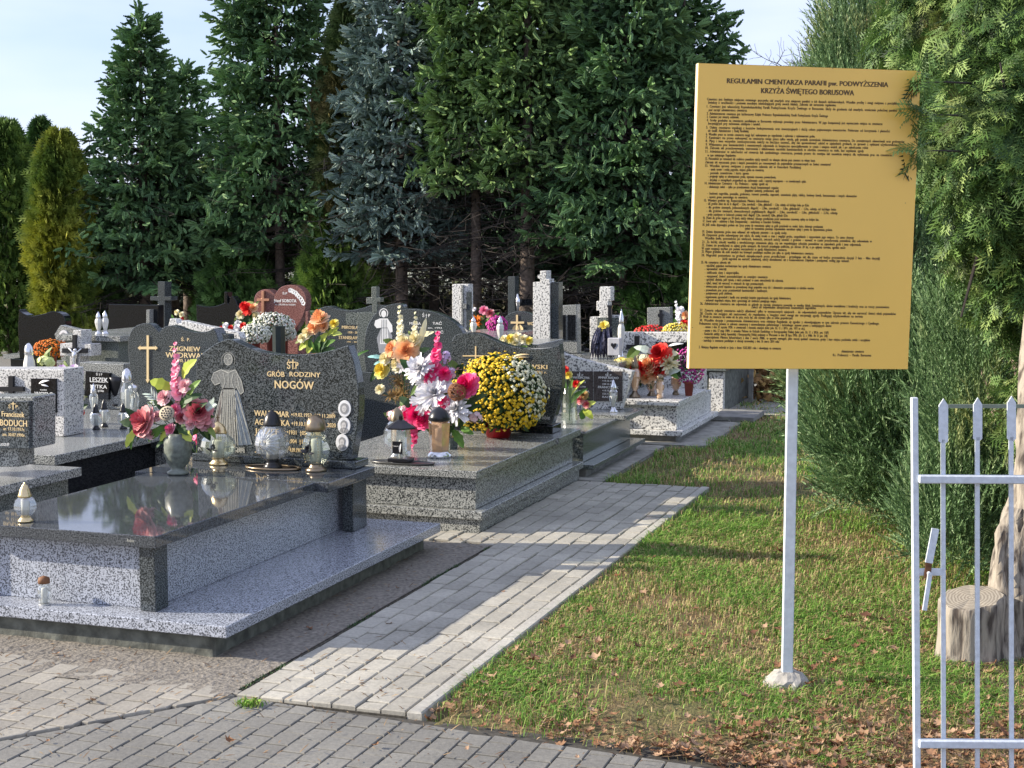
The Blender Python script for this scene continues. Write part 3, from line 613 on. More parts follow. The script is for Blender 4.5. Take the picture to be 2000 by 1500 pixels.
for k in range(4): line_y(eb, [(459+2*k, 762), (466+9*k, 868)], 1.2, HY, .0016)
eb.build('engraved_cloak_fold', m_engb, hs)
er = MB(); fill(er, [(434, 760), (410, 858), (428, 868), (436, 762)], HY, .0007); er.build('engraved_side_fold', m_engr, hs)
ek = MB()
for q in ((442, 700), (449, 700)): fill(ek, [(q[0]+1.4*math.cos(a), q[1]+1*math.sin(a)) for a in np.linspace(0, 6.28, 8)[:-1]], HY, .002)
line_y(ek, [(446, 702), (445, 706), (447, 706)], .8, HY, .002); line_y(ek, [(443, 709), (449, 709)], .9, HY, .002)
for pts in ([(436, 728), (440, 745), (436, 758)], [(456, 728), (452, 745), (457, 758)], [(446, 724), (446, 756)], [(424, 732), (430, 742)], [(464, 738), (468, 758)]): line_y(ek, pts, 1, HY, .002)
for k in range(6): line_y(ek, [(439+3.2*k, 762), (431+6*k, 868)], .9, HY, .002)
ek.build('engraved_lines', m_eng, hs); l2.build('footer_lettering', m_eng, hs)
for i, (cx, cy, hair, coat) in enumerate(((673.5, 798, 1, 0), (672.5, 831, 0, 1), (669, 864, 0, 2))):
    e = MB(); el = lambda kx, ky, ox=0, oy=0: [(cx+ox+kx*math.cos(a), cy+oy+ky*math.sin(a)) for a in np.linspace(0, 2*math.pi, 20)[:-1]]
    e.prism(outline(el(12.5, 16.5), HY), HY-.005, HY+.001); q = e.build('portrait_medallion', flat('white porcelain', (.8, .8, .8), .15), hs, bevel=.001)
    e = MB(); fill(e, el(6.5, 8.2, 0, -2.5), HY, .0062) if not hair else fill(e, el(8.5, 11, 0, 0), HY, .0062)
    if coat: fill(e, [(cx-9, cy+10), (cx-5, cy+4), (cx+5, cy+4), (cx+9, cy+10), (cx+5, cy+14), (cx-5, cy+14)], HY, .0062)
    e.build('portrait_hair', flat('portrait dark', (.05, .05, .055) if not hair else (.3, .3, .3), .4), hs)
    e = MB(); fill(e, el(4.6, 6.4, 0, 0), HY, .0072)
    if coat: fill(e, [(cx-2.5, cy+5), (cx+2.5, cy+5), (cx, cy+13)], HY, .0072)
    e.build('portrait_face', flat('portrait face', (.62, .6, .58), .4), hs)
    e = MB()
    for sx in (-1.8, 1.8): fill(e, [(cx+sx+.9*math.cos(a), cy-1+.6*math.sin(a)) for a in np.linspace(0, 6.28, 7)[:-1]], HY, .008)
    line_y(e, [(cx-1.6, cy+3.4), (cx+1.6, cy+3.4)], .6, HY, .008); line_y(e, [(cx, cy-.5), (cx, cy+1.6)], .5, HY, .008); e.build('portrait_features', MATS['portrait dark'], hs)
# signature on the front edge of the top slab
sg = MB(); text_y(sg, 'Rodzina', 248, 1052, 262, 1058, Yf, .0, .0012, .1); sg.build('edge_lettering', m_eng, t1)
# ================================================================ SECOND TOMB
t2 = thing('speckled_tomb', 'stepped salt and pepper granite tomb behind the front tomb, dark curved headstone with gold surname', 'tomb', (-3.2, 8.5, 0))
b = MB(); b.box(-3.9, -2.775, 7.555, 9.5, -.03, .077); b.build('footing', g_mid, t2, bevel=.002)
b = MB(); b.box(-3.95, -2.75, 7.53, 9.52, .0785, .124); b.build('step_slab', g_mid, t2, bevel=.003)
b = MB(); b.box(-3.87, -2.81, 7.56+.03, 9.46, .1255, .302); b.build('side_panels', g_mid, t2, bevel=.002)
b = MB(); b.box(-3.9, -2.785, 7.54, 9.0, .3035, .345); b.build('top_slab', g_mid, t2, bevel=.003)
b = MB(); b.box(-3.93, -2.765, 9.003, 9.5, .304, .347); b.build('cross_slab', g_mid, t2, bevel=.003)
b = MB(); b.box(-3.75, -2.86, 9.17, 9.36, .3485, .4); b.build('headstone_base', g_black, t2, bevel=.003)
Y2 = 9.22
o2 = [(881, 836), (882, 668)]+curve([(882, 668), (888, 656), (903, 651), (922, 650), (942, 653), (965, 664), (995, 675), (1030, 681), (1060, 681), (1082, 677), (1093, 672)])+curve([(1093, 672), (1096, 700), (1098, 740), (1094, 775), (1086, 805), (1078, 828)])[1:]
b = MB(); b.prism(outline(o2, Y2), Y2, Y2+.08); h2 = b.build('headstone', g_dark, t2, bevel=.004)
lt = MB(); text_y(lt, 'BOCZKOWSKI', 969, 710, 1069, 718, Y2, .008); text_y(lt, '∗12.04.1948 †23.03.2021 r.', 975, 722, 1068, 727, Y2, .003)
text_y(lt, 'ś. P.', 1010, 702, 1023, 705, Y2, .01)
lt.prism(outline(rect(928, 676, 930.5, 700), Y2), Y2-.004, Y2+.001); lt.prism(outline(rect(904, 694, 955, 696), Y2), Y2-.0045, Y2+.001); leaf(lt, AY(1000, 697, Y2-.004), AY(1034, 692, Y2-.004), .006); leaf(lt, AY(1000, 700, Y2-.004), AY(1033, 698, Y2-.004), .005)
lt.build('lettering', m_gold, h2)
lt = MB(); text_y(lt, 'NINA', 1045, 781, 1068, 789, Y2, .01); text_y(lt, 'BEDNARY', 1030, 791, 1062, 799, Y2, .01); text_y(lt, 'Jezu ufam Tobie', 1012, 809, 1074, 817, Y2, .0, skew=.02); lt.build('pale_lettering', m_white, h2)
# ================================================================ THIRD TOMB
t3 = thing('plaque_tomb', 'low grey granite tomb with step, sloped headstone carrying two brown plaques', 'tomb', (-3.3, 10.2, 0))
b = MB(); b.box(-4.2, -2.76, 9.62, 11.0, -.03, .057); b.build('footing', m_conc, t3, bevel=.004)
b = MB(); b.box(-4.25, -2.7, 9.47+.12, 11.05, .059, .09); b.build('step_slab', g_green, t3, bevel=.003)
b = MB(); b.box(-4.18, -2.8, 9.68, 10.98, .0915, .285); b.build('side_panels', g_green, t3, bevel=.002)
b = MB(); b.box(-4.21, -2.775, 9.66, 10.5, .2865, .305); b.build('top_slab', g_mid, t3, bevel=.003)
b = MB(); b.box(-4.3, -2.7, 10.503, 11.0, .287, .325); b.build('cross_slab', g_mid, t3, bevel=.003)
Y3 = 10.85
o3 = [(1068, 802), (1062, 680), (1095, 689), (1130, 700), (1165, 709), (1200, 717), (1236, 725), (1213, 799)]
b = MB(); b.prism(outline(o3, Y3), Y3, Y3+.08); h3 = b.build('headstone', g_white, t3, bevel=.004)
lt = MB()
for x0, x1, nm in ((1108, 1158.5, ['ANNA KLIMCZYNA', '∗03.06.1919', '†18.11.1990', 'JAN KLIMA', '∗10.1912']), (1160.5, 1216, ['ANNA RADŁO', '∗19.10.1911', '†29.12.1991', 'FRANCISZEK', '∗14.10.1911', '†23.10.1985', 'RADŁO'])):
    b = MB(); b.prism(outline(rect(x0, 725, x1, 783), Y3), Y3-.014, Y3+.001); b.build('plaque', g_brown, h3, bevel=.001)
    n = len(nm)
    for i, s in enumerate(nm):
        yy = 739+i*44/n; w = (x1-x0)*(.72 if s[0] in 'AFJ' else .42); mid = (x0+x1)/2; text_y(lt, s, mid-w/2, yy-4.2 if s[0] in 'AFJ' else yy-3.3, mid+w/2, yy, Y3-.0145, .006)
    lt.prism(outline(rect((x0+x1)/2-.7, 727, (x0+x1)/2+.7, 735), Y3), Y3-.017, Y3-.013); text_y(lt, 'Ś', (x0+x1)/2-6, 731, (x0+x1)/2-2.5, 735, Y3-.0145, .02); text_y(lt, 'P', (x0+x1)/2+3, 731, (x0+x1)/2+6, 735, Y3-.0145, .02)
lt.build('lettering', m_white, h3)
# ================================================================ FOURTH TOMB
t4 = thing('white_tomb', 'white granite tomb with black cross and black plaque on its square headstone, flowers in front', 'tomb', (-3.1, 12.2, 0))
b = MB(); b.box(-4.2, -2.56, 11.51, 12.9, -.03, .058); b.build('footing', m_conc, t4, bevel=.004)
b = MB(); b.box(-4.25, -2.505, 11.46, 12.95, .0595, .1); b.build('step_slab', g_white, t4, bevel=.003)
b = MB(); b.box(-4.2, -2.56, 11.52, 12.9, .1015, .296); b.build('side_panels', g_white, t4, bevel=.002)
b = MB(); b.box(-4.25, -2.525, 11.46, 12.5, .2975, .34); b.build('top_slab', g_white, t4, bevel=.004)
b = MB(); b.box(-4.1, -2.6, 12.503, 12.93, .298, .42); b.build('headstone_base', g_white, t4, bevel=.004)
Y4 = 12.62
b = MB(); b.prism(outline(rect(1215, 649, 1375, 762), Y4), Y4, Y4+.12); h4 = b.build('headstone', g_white, t4, bevel=.004)
b = MB(); b.prism(outline([(1240, 656), (1249, 656), (1249, 673), (1265, 673), (1265, 681), (1249, 681), (1249, 722), (1240, 722), (1240, 681), (1224, 681), (1224, 673), (1240, 673)], Y4), Y4-.02, Y4+.001); b.build('black_cross', m_blackm, h4)
b = MB(); b.prism(outline(rect(1281, 668, 1370, 722), Y4), Y4-.015, Y4+.001); b.build('plaque', g_black, h4)
lt = MB(); text_y(lt, 'Ś.P.', 1305, 682, 1318, 687, Y4-.0155, .02); text_y(lt, 'WÓJCIK', 1292, 692, 1350, 702, Y4-.0155, .01); leaf(lt, AY(1305, 676, Y4-.018), AY(1335, 671, Y4-.018), .012); lt.build('lettering', m_white, h4)
# fifth tomb, plastered
t5 = thing('concrete_tomb', 'plain weathered concrete tomb at the far end of the row, partly behind the yellow board', 'tomb', (-3.1, 14.3, 0))
b = MB(); b.box(-4.2, -2.6, 13.66, 15.4, -.02, .4); b.build('side_panels', m_concdark, t5, bevel=.006)
b = MB(); b.box(-2.72, -2.585, 13.6, 13.68, -.02, .39); b.build('corner_pilaster', g_white, t5, bevel=.003)
b = MB(); b.box(-4.3, -2.55, 13.55, 15.5, .4015, .46); b.build('top_slab', g_green, t5, bevel=.004)
b = MB(); b.box(-4.1, -2.8, 14.2, 15.3, .4615, .53); b.build('upper_slab', g_black, t5, bevel=.004)
b = MB(); b.box(-2.58, -2.2, 13.0, 13.6, .0, .05); b.build('step', m_conc, t5, bevel=.005)
# ================================================================ LEFT COLUMN OF TOMBS
def stone_y(pts, Y, th, name, label, cat, mat, base=True, bevel=.004, group=None, zb=0.0):
    """free standing background gravestone: outline from the photo on plane Y, carried down to the ground with a plinth"""
    o = outline(pts, Y); x0 = min(p[0] for p in o); x1 = max(p[0] for p in o); zl = min(p[1] for p in o)
    t = thing(name, label, cat, ((x0+x1)/2, Y, zb), group)
    b = MB(); b.prism(o, Y, Y+th); h = b.build('headstone', mat, t, bevel=bevel)
    if base:
        b = MB(); b.box(x0-.06, x1+.06, Y-.05, Y+th+.08, zb, zl-.001); b.build('plinth', mat, t, bevel=.004)
    return t, h
def slab_tomb(x0, x1, y0, y1, z, name, label, mat, side, over=.05, th=.045):
    t = thing(name, label, 'tomb', ((x0+x1)/2, (y0+y1)/2, 0))
    b = MB(); b.box(x0+over, x1-over, y0+over, y1-over, -.02, z-th-.001); b.build('side_panels', side, t, bevel=.002)
    b = MB(); b.box(x0, x1, y0, y1, z-th, z); b.build('top_slab', mat, t, bevel=.003)
    return t
# tomb of the near left headstone
zb = .42; tb = slab_tomb(-6.2, -4.63, 4.8, 6.56, zb, 'grey_tomb', 'grey granite tomb at the left edge with a small upright block headstone with plaque', g_mid, g_green)
b = MB(); b.box(-5.9, -4.99, 5.2, 6.2, zb+.001, zb+.03); b.build('cover_plate', g_mid, tb, bevel=.003)
pB = G(36, 905, zb); YB = 6.12
b = MB(); b.prism(outline(rect(-60, 872, 36, 912), YB+.03), YB+.03, YB+.16); b.build('pedestal', g_mid, tb, bevel=.003)
b = MB(); b.prism(outline(rect(-110, 775, 66, 876), YB), YB, YB+.18); hB = b.build('headstone', g_mid, tb, bevel=.006)
b = MB(); b.prism(outline(rect(-100, 782, 65, 875), YB), YB-.03, YB-.001); b.build('plaque', g_dark, hB, bevel=.003)
lt = MB(); Yq = YB-.03
text_y(lt, 'Franciszek', 4, 803, 48, 813, Yq, .008); text_y(lt, 'BODUCH', 1, 819, 53, 831, Yq, .012); text_y(lt, 'ur. 17.10.1917r.', 7, 834, 49, 840, Yq, .004); text_y(lt, 'zm. 30.07.1990r.', 5, 845, 50, 851, Yq, .004)
text_y(lt, 'Ś.', 17, 791, 22, 797, Yq, .02); text_y(lt, 'P.', 31, 791, 37, 797, Yq, .02); lt.prism(outline(rect(25.3, 785, 27, 800), Yq), Yq-.003, Yq); lt.prism(outline(rect(21.5, 788, 31, 789.5), Yq), Yq-.0032, Yq)
lt.build('lettering', m_gold, hB)
lt = MB(); text_y(lt, 'Prosi o modlitwę za duszę', -95, 858, 18, 865, Yq, 0, skew=.01); lt.build('footer_lettering', m_white, hB)
for q in ((54, 790), (54, 862)):
    c = AY(q[0], q[1], Yq); MB().lathe([(.004, -.004), (.005, 0), (.003, .004)], c, 10).build('fixing_screw', m_blackm, hB, True)
# wide pale tomb with its block headstone
zc = .42; tC = slab_tomb(-6.75, -5.02, 6.87, 8.9, zc, 'wide_pale_tomb', 'wide pale polished granite tomb with shade-blackened sides and a square block headstone with black cross', g_mid, g_black, th=.055)  # side panels coloured black for the deep shade in the gap
YC = AY(130, 850, 7.55).y
b = MB(); b.prism(outline(rect(-90, 721, 125.5, 853), YC), YC, YC+.2); hC = b.build('headstone', g_pale, tC, bevel=.004)
b = MB(); b.prism(outline(rect(63, 739, 112, 806), YC), YC-.014, YC+.001); b.build('plaque', g_black, hC, bevel=.001)
b = MB(); b.prism(outline([(20, 734), (29, 734), (29, 755), (49, 755), (49, 764), (29, 764), (29, 800), (20, 800), (20, 764), (2, 764), (2, 755), (20, 755)], YC), YC-.02, YC+.001); b.build('black_cross', m_blackm, hC)
lt = MB(); Yq = YC-.0145; text_y(lt, 'WCISŁO', 68, 765, 104, 773, Yq, .012); text_y(lt, 'RODZINA', 79, 760, 92, 762.5, Yq, .01); text_y(lt, '1935 – 2001', 88, 778, 99, 781, Yq, .01); text_y(lt, 'Pokój ich duszom', 72, 794, 104, 797, Yq, .004)
leaf(lt, AY(76, 749, Yq-.003), AY(96, 743, Yq-.003), .008); leaf(lt, AY(80, 751, Yq-.003), AY(95, 755, Yq-.003), .006); lt.build('lettering', m_white, hC)
# gravestone with gold cross
YW = 9.0
ow = [(262, 796), (262, 770)]+curve([(262, 770), (253, 715), (250, 680), (252, 655), (262, 639), (278, 632), (295, 633), (311, 648)])[1:]+curve([(312, 647), (322, 638), (340, 636), (362, 644), (385, 649), (405, 647), (417, 641)])+curve([(417, 641), (425, 658), (432, 700), (430, 740), (422, 796)])[1:]
tw, hw = stone_y(ow, YW, .07, 'heart_top_gravestone', 'dark grey granite gravestone with a double curved top and a large gold cross', 'gravestone', g_dark)
b = MB(); b.prism(outline([(287.5, 655), (291.5, 655), (291.5, 677), (304, 677), (304, 675), (309, 679.5), (304, 684), (304, 682), (291.5, 682), (291.5, 741), (293.5, 741), (289.5, 748), (285.5, 741), (287.5, 741), (287.5, 682), (275, 682), (275, 684), (270, 679.5), (275, 675), (275, 677), (287.5, 677)], YW), YW-.008, YW+.001); b.build('gold_cross', m_gold, hw)
lt = MB(); text_y(lt, 'Ś.  P.', 354, 660, 371, 666, YW, .01); text_y(lt, 'ZBIGNIEW', 331, 676, 391, 685, YW, .01); text_y(lt, 'WYDRWAŁ', 324, 688, 400, 698, YW, .01); text_y(lt, 'ŻYŁ LAT 61', 345, 701, 385, 707, YW, .01); lt.build('lettering', m_gold, hw)
# small gravestone with slanted black plaque behind the lanterns
YN = 9.1
tn, hn = stone_y([(156, 800), (156, 708), (226, 711), (242, 711), (242, 800)], YN, .16, 'plaque_gravestone', 'pale block gravestone with a tilted black plaque, behind the small lanterns', 'gravestone', g_mid)
b = MB(); b.prism(outline([(172, 724), (218, 728), (216, 780), (170, 776)], YN), YN-.03, YN+.001); b.build('plaque', g_black, hn, bevel=.001)
lt = MB(); Yq = YN-.0305; text_y(lt, 'Ś † P', 188, 729, 200, 733, Yq, .02); text_y(lt, 'LESZEK', 176, 737, 211, 746, Yq, .012); text_y(lt, 'NITKA', 177, 751, 209, 758, Yq, .012); text_y(lt, 'żył 18 lat', 191, 761, 203, 765, Yq, .01); lt.build('lettering', m_white, hn)
# cross shaped stone with crucifix
YX = 9.9; xo = [(136, 728), (136, 695), (117, 695), (117, 671), (142, 671), (142, 645), (159, 645), (159, 672), (178, 672), (178, 696), (155, 696), (155, 728)]
tx, hx = stone_y(xo, YX, .14, 'cross_gravestone', 'pale granite cross shaped gravestone with a black cross and small silver figure', 'gravestone', g_pale)
b = MB(); b.prism(outline([(144, 654), (150.5, 654), (150.5, 680), (172, 680), (172, 689), (150.5, 689), (150.5, 722), (144, 722), (144, 689), (124, 689), (124, 680), (144, 680)], YX), YX-.02, YX+.001); cx_ = b.build('black_cross', m_blackm, hx)
b = MB(); q = lambda x, y, k=.03: AY(x, y, YX-k)
b.tube([q(134, 679), q(141, 687), q(146, 691), q(152, 687), q(159, 681)], [.006, .008, .014, .008, .006], 6); b.tube([q(146, 686), q(146, 692), q(145, 703), q(146, 712), q(145, 722)], [.014, .024, .017, .015, .008], 8)
b.lathe([(.002, -.016), (.014, -.006), (.014, .006), (.002, .016)], q(147, 684, .035), 10); b.build('crucifix_figure', m_silver, hx, True)
# slab with two photographs
YG = 10.6; go = [(121, 706), (106, 653), (118, 635), (165, 646), (222, 661), (212, 706)]
tg, hg = stone_y(go, YG, .07, 'angular_gravestone', 'pale angular granite gravestone with oval photographs, behind the orange flowers', 'gravestone', g_mid)
for (cx, cy, w) in ((125, 655, 8.5), (187, 664, 4.5)):
    b = MB(); b.prism(outline([(cx+w*math.cos(a), cy+w*1.25*math.sin(a)) for a in np.linspace(0, 6.283, 17)[:-1]], YG), YG-.01, YG+.001); b.build('photo_medallion', flat('white porcelain', (.8, .8, .8), .15), hg)
    b = MB(); b.prism(outline([(cx+w*.5*math.cos(a), cy+w*.7*math.sin(a)) for a in np.linspace(0, 6.283, 13)[:-1]], YG), YG-.013, YG-.0105); b.build('photo_portrait', MATS['portrait dark'], hg)
# ---- dark stones further back
def D_(px, d): return YD(px, d)
Y = D_(80, 14); o = [(38, 700), (35, 640), (37, 604)]+curve([(37, 604), (45, 612), (62, 617), (85, 613), (105, 608), (124, 617), (128, 640), (124, 665)])[1:]+[(112, 700)]
stone_y(o, Y, .1, 'black_wave_gravestone', 'black polished gravestone with a wavy top at the far left, before the thujas', 'gravestone', g_black)
Y = D_(262, 15.5); t, h = stone_y([(212, 690), (212, 594), (310, 596), (310, 690)], Y, .1, 'black_square_gravestone', 'black mirror polished square gravestone below the spruce, with a grey upright bar', 'gravestone', g_black)
b = MB(); b.prism(outline(rect(294, 604, 300, 640), Y), Y-.08, Y-.001); b.build('grey_bar', g_mid, h)
Y = D_(310, 16.5); t, h = stone_y([(308, 640), (308, 587), (293, 587), (293, 579), (308, 579), (308, 550), (322, 550), (322, 579), (334, 579), (334, 587), (322, 587), (322, 640)], Y, .14, 'dark_stone_cross', 'dark stone cross standing behind the black square gravestone', 'gravestone', g_dark)
Y = D_(420, 14.5); o = [(386, 680), (383, 595)]+curve([(383, 595), (400, 599), (420, 598), (438, 592)])[1:]+[(438, 570), (444, 570), (444, 592)]+curve([(446, 594), (452, 578), (462, 590), (468, 615)])+[(466, 680)]
stone_y(o, Y, .1, 'black_concave_gravestone', 'black gravestone with a concave top and a grey pillar, left of the red heart stone', 'gravestone', g_black)
# pale slanted slab behind the gold cross stone
Y = D_(400, 11.2); t, h = stone_y([(316, 690), (332, 622), (344, 624), (346, 631), (353, 632), (355, 626), (400, 636), (466, 650), (470, 660), (466, 690)], Y, .09, 'slanted_pale_gravestone', 'pale granite gravestone with a slanting top, just above the dark curved ones', 'gravestone', g_white)
Y = D_(420, 10.6); stone_y([(418, 690), (419, 641), (426, 641), (431, 652), (447, 653), (449, 690)], Y, .08, 'dark_notched_stone', 'small dark notched stone between the two front curved headstones', 'gravestone', g_dark)
# heart stone
YH = D_(548, 15); o = curve([(565, 655), (520, 635), (502, 612), (496, 590), (500, 574), (512, 566), (526, 566), (537, 575)])+curve([(538, 574), (546, 563), (560, 557), (578, 558), (592, 568), (598, 585), (595, 608), (582, 635), (565, 655)])[1:-1]
th_, hh = stone_y(o, YH, .12, 'heart_gravestone', 'red brown granite heart shaped gravestone with a carved cross and white lettering', 'gravestone', g_red)
b = MB(); b.prism(outline([(513, 568), (518, 568), (518, 583), (528, 583), (528, 588), (518, 588), (518, 614), (513, 614), (513, 588), (504, 588), (504, 583), (513, 583)], YH), YH-.03, YH+.001); b.build('carved_cross', flat('copper cross', (.5, .25, .15), .4, .5), hh, bevel=.003)
lt = MB(); text_y(lt, 'Józef SOBOTA', 535, 584, 579, 590, YH, .006); text_y(lt, 'ur. 12.03.1950 zm. 4.10.2014', 538, 593, 577, 596, YH, .002); text_y(lt, 'Ś.P', 552, 571, 561, 575, YH, .01)
for k in range(9): c = AY(567+3.2*k+random.uniform(-1, 1), 567+(k**1.6)*.9, YH-.004); petal_fan(lt, c, 1, .025, (0, -1, 0), (5,), seed=k)
lt.build('lettering', m_white, hh)
Y = D_(600, 14.6); stone_y([(596, 660), (597, 608), (602, 608), (602, 660)], Y, .1, 'thin_brown_post', 'thin brown stone post right of the red heart stone', 'post', g_red)
# dark headstone row behind the orange bouquet
YQ = D_(690, 12.6); o = [(604, 700), (606, 612)]+curve([(606, 612), (625, 602), (642, 598), (660, 604), (685, 606), (710, 601), (728, 596), (760, 598)])[1:]+[(764, 700)]
tq, hq = stone_y(o, YQ, .1, 'wide_black_gravestone', 'wide black gravestone with a wavy top and pale engraving, behind the orange bouquet', 'gravestone', g_dark)
lt = MB(); text_y(lt, 'MIROSŁAW', 668, 636, 708, 642, YQ, .01); text_y(lt, '1938 – 2015', 680, 647, 702, 651, YQ, .006); text_y(lt, 'STANISŁAWA', 662, 656, 706, 662, YQ, .01); text_y(lt, '1941 – 2019', 678, 666, 700, 669, YQ, .006); lt.build('lettering', m_gold, hq)
b = MB(); b.prism(outline(rect(676, 610, 722, 634), YQ), YQ-.006, YQ+.001); b.build('grey_relief', g_green, hq)
Y = D_(733, 12.0); t, h = stone_y([(727, 610), (727, 594), (715, 594), (715, 581), (725, 581), (725, 560), (736, 560), (736, 581), (744, 581), (744, 590), (737, 590), (737, 610)], Y, .06, 'grey_metal_cross', 'slim grey cross rising behind the gravestone with the robed figure', 'cross', g_green)
# gravestone with robed figure
YT = D_(810, 11.2); o = curve([(714, 725), (711, 690), (713, 655), (722, 628), (738, 608), (757, 596), (775, 593), (786, 595), (788, 603)])+curve([(789, 603), (815, 604), (845, 609), (872, 619), (892, 633), (904, 650), (910, 675), (912, 725)])[1:]
tt, ht = stone_y(o, YT, .08, 'round_top_gravestone', 'dark gravestone with round stepped top and pale robed figure behind the peach roses', 'gravestone', g_dark)
eg = MB(); fill(eg, [(749.5+5*math.cos(a), 613+7*math.sin(a)) for a in np.linspace(0, 6.283, 14)[:-1]], YT); line_y(eg, [(749.5+8*math.cos(a), 612+9*math.sin(a)) for a in np.linspace(2.4, 7.0, 14)], 1.6, YT)
fill(eg, [(742, 622), (757, 622), (766, 635), (767, 648), (762, 650), (757, 640), (744, 640), (736, 641), (731, 635), (733, 626)], YT); fill(eg, [(745, 641), (757, 641), (760, 672), (742, 672)], YT); eg.build('engraved_figure', m_white, ht)
eg = MB(); fill(eg, [(744, 642), (736, 660), (741, 690), (766, 690), (766, 655), (758, 642)], YT, .0006); eg.build('engraved_cloak', flat('grey engraving', (.3, .31, .33), .6), ht)
ek = MB()
for k in range(4): line_y(ek, [(746+3*k, 624), (745+3.5*k, 670)], .7, YT, .0015)
ek.build('engraved_lines', g_black, ht)
lt = MB(); text_y(lt, 'TAĆ', 845, 629, 863, 634, YT, .02); text_y(lt, 'TAĆ', 849, 646, 866, 651, YT, .02); text_y(lt, 'MARIA', 800, 629, 822, 634, YT, .01); text_y(lt, 'Ś † P', 825, 613, 840, 619, YT, .02); text_y(lt, 'ur. 1920  zm. 1993', 806, 638, 863, 641, YT, .004); lt.build('lettering', m_white, ht)
# tall pale pillar left, with a slim cross
Y = D_(900, 15.5); t, h = stone_y([(883, 660), (883, 555), (915, 555), (915, 660)], Y, .14, 'pale_pillar_gravestone', 'pale granite pillar with a slim grey cross, left of the pink carnations', 'gravestone', g_white)
b = MB(); b.prism(outline([(903, 640), (903, 556), (906, 556), (906, 593), (913, 593), (913, 602), (906, 602), (906, 640)], Y), Y-.03, Y-.001); b.build('slim_cross', g_mid, h); b = MB(); b.prism(outline(rect(911, 570, 920, 645), Y-.02), Y-.02, Y-.001); b.build('side_panel', g_dark, h)
# dark pillar and crucifix
Y = D_(1000, 17); t, h = stone_y([(992, 640), (992, 540), (1006, 540), (1006, 640)], Y, .14, 'dark_pillar_gravestone', 'slim dark pillar gravestone with a black cross beam, left of the tall pale pillar', 'gravestone', g_dark)
b = MB(); b.prism(outline([(1006, 584), (1042, 584), (1042, 596), (1006, 596)], Y), Y-.02, Y+.04); b.build('cross_beam', g_black, h)
b = MB(); b.tube([AY(1011, 574, Y-.05), AY(1012, 590, Y-.05), AY(1011, 608, Y-.05)], [.012, .03, .01], 6); b.build('crucifix_figure', m_silver, h, True)
YO = D_(1020, 13.5); o = [(986, 670), (986, 620)]+curve([(986, 620), (996, 612), (1012, 608), (1030, 610), (1045, 616)])[1:]+[(1062, 622), (1062, 670)]
to, ho = stone_y(o, YO, .08, 'arched_dark_gravestone', 'dark arched gravestone with a gold cross and praying hands, left of the tall pale pillar', 'gravestone', g_dark)
b = MB(); b.prism(outline([(1008.5, 615), (1012, 615), (1012, 628), (1024, 628), (1024, 632), (1012, 632), (1012, 650), (1008.5, 650), (1008.5, 632), (998, 632), (998, 628), (1008.5, 628)], YO), YO-.008, YO+.001); leaf(b, AY(1006, 651, YO-.012), AY(1008, 634, YO-.012), .03, .1, (0, -1, 0)); leaf(b, AY(1017, 651, YO-.012), AY(1015, 634, YO-.012), .03, .1, (0, -1, 0)); b.build('gold_cross', m_gold, ho)
lt = MB(); text_y(lt, 'WOŹNIAK', 1030, 629, 1062, 635, YO, .01); lt.build('lettering', m_gold, ho)
# tall pale pillar topped by a cross
YP = D_(1068, 12.2); t, h = stone_y([(1041, 700), (1041, 551), (1055, 551), (1055, 545), (1050, 543), (1050, 537), (1055, 536), (1055, 529), (1067, 529), (1067, 545), (1073, 545), (1073, 551), (1074, 551), (1074, 700)], YP, .13, 'tall_pale_pillar', 'tall pale granite pillar gravestone topped by a small cross, in the middle of the rows', 'gravestone', g_white)
b = MB(); b.prism(outline(rect(1077, 551, 1091, 690), YP+.02), YP+.02, YP+.14); b.build('dark_side_panel', g_dark, h, bevel=.002)
Y = D_(1110, 12.9); t, h = stone_y([(1091, 690), (1091, 597), (1126, 595), (1128, 690)], Y, .12, 'panelled_gravestone', 'grey granite gravestone with two dark panels, right of the tall pale pillar', 'gravestone', g_mid)
for x0, x1 in ((1093, 1105), (1109, 1124)): b = MB(); b.prism(outline(rect(x0, 615, x1, 664), Y), Y-.01, Y+.001); b.build('dark_panel', g_black, h)
Y = D_(1185, 13.2); t, h = stone_y([(1152, 700), (1152, 619), (1171, 619), (1171, 607), (1165, 607), (1165, 588), (1171, 588), (1171, 560), (1193, 560), (1193, 588), (1188, 588), (1188, 616), (1212, 616), (1212, 700)], Y, .12, 'stepped_cross_gravestone', 'pale granite monument with a cross shaped top and black crucifix, right of the panelled stone', 'gravestone', g_white)
b = MB(); b.prism(outline([(1190, 650), (1190, 600), (1187, 596), (1198, 596), (1196, 602), (1195, 650)], Y), Y-.04, Y-.001); b.build('black_crucifix', m_blackm, h); b = MB(); b.prism(outline(rect(1168, 620, 1212, 690), Y), Y-.02, Y-.001); b.build('front_panel', g_green, h)
Y = D_(1286, 15.5); t, h = stone_y([(1264, 660), (1264, 601), (1309, 600), (1309, 660)], Y, .12, 'small_square_gravestone', 'small grey square gravestone with a black cross, beyond the red chrysanthemum', 'gravestone', g_mid)
b = MB(); b.prism(outline([(1289, 640), (1289, 620), (1286, 618), (1286, 613), (1289, 612), (1289, 605), (1293, 605), (1293, 612), (1296, 614), (1294, 619), (1293, 640)], Y), Y-.03, Y-.001); b.build('black_cross', m_blackm, h)
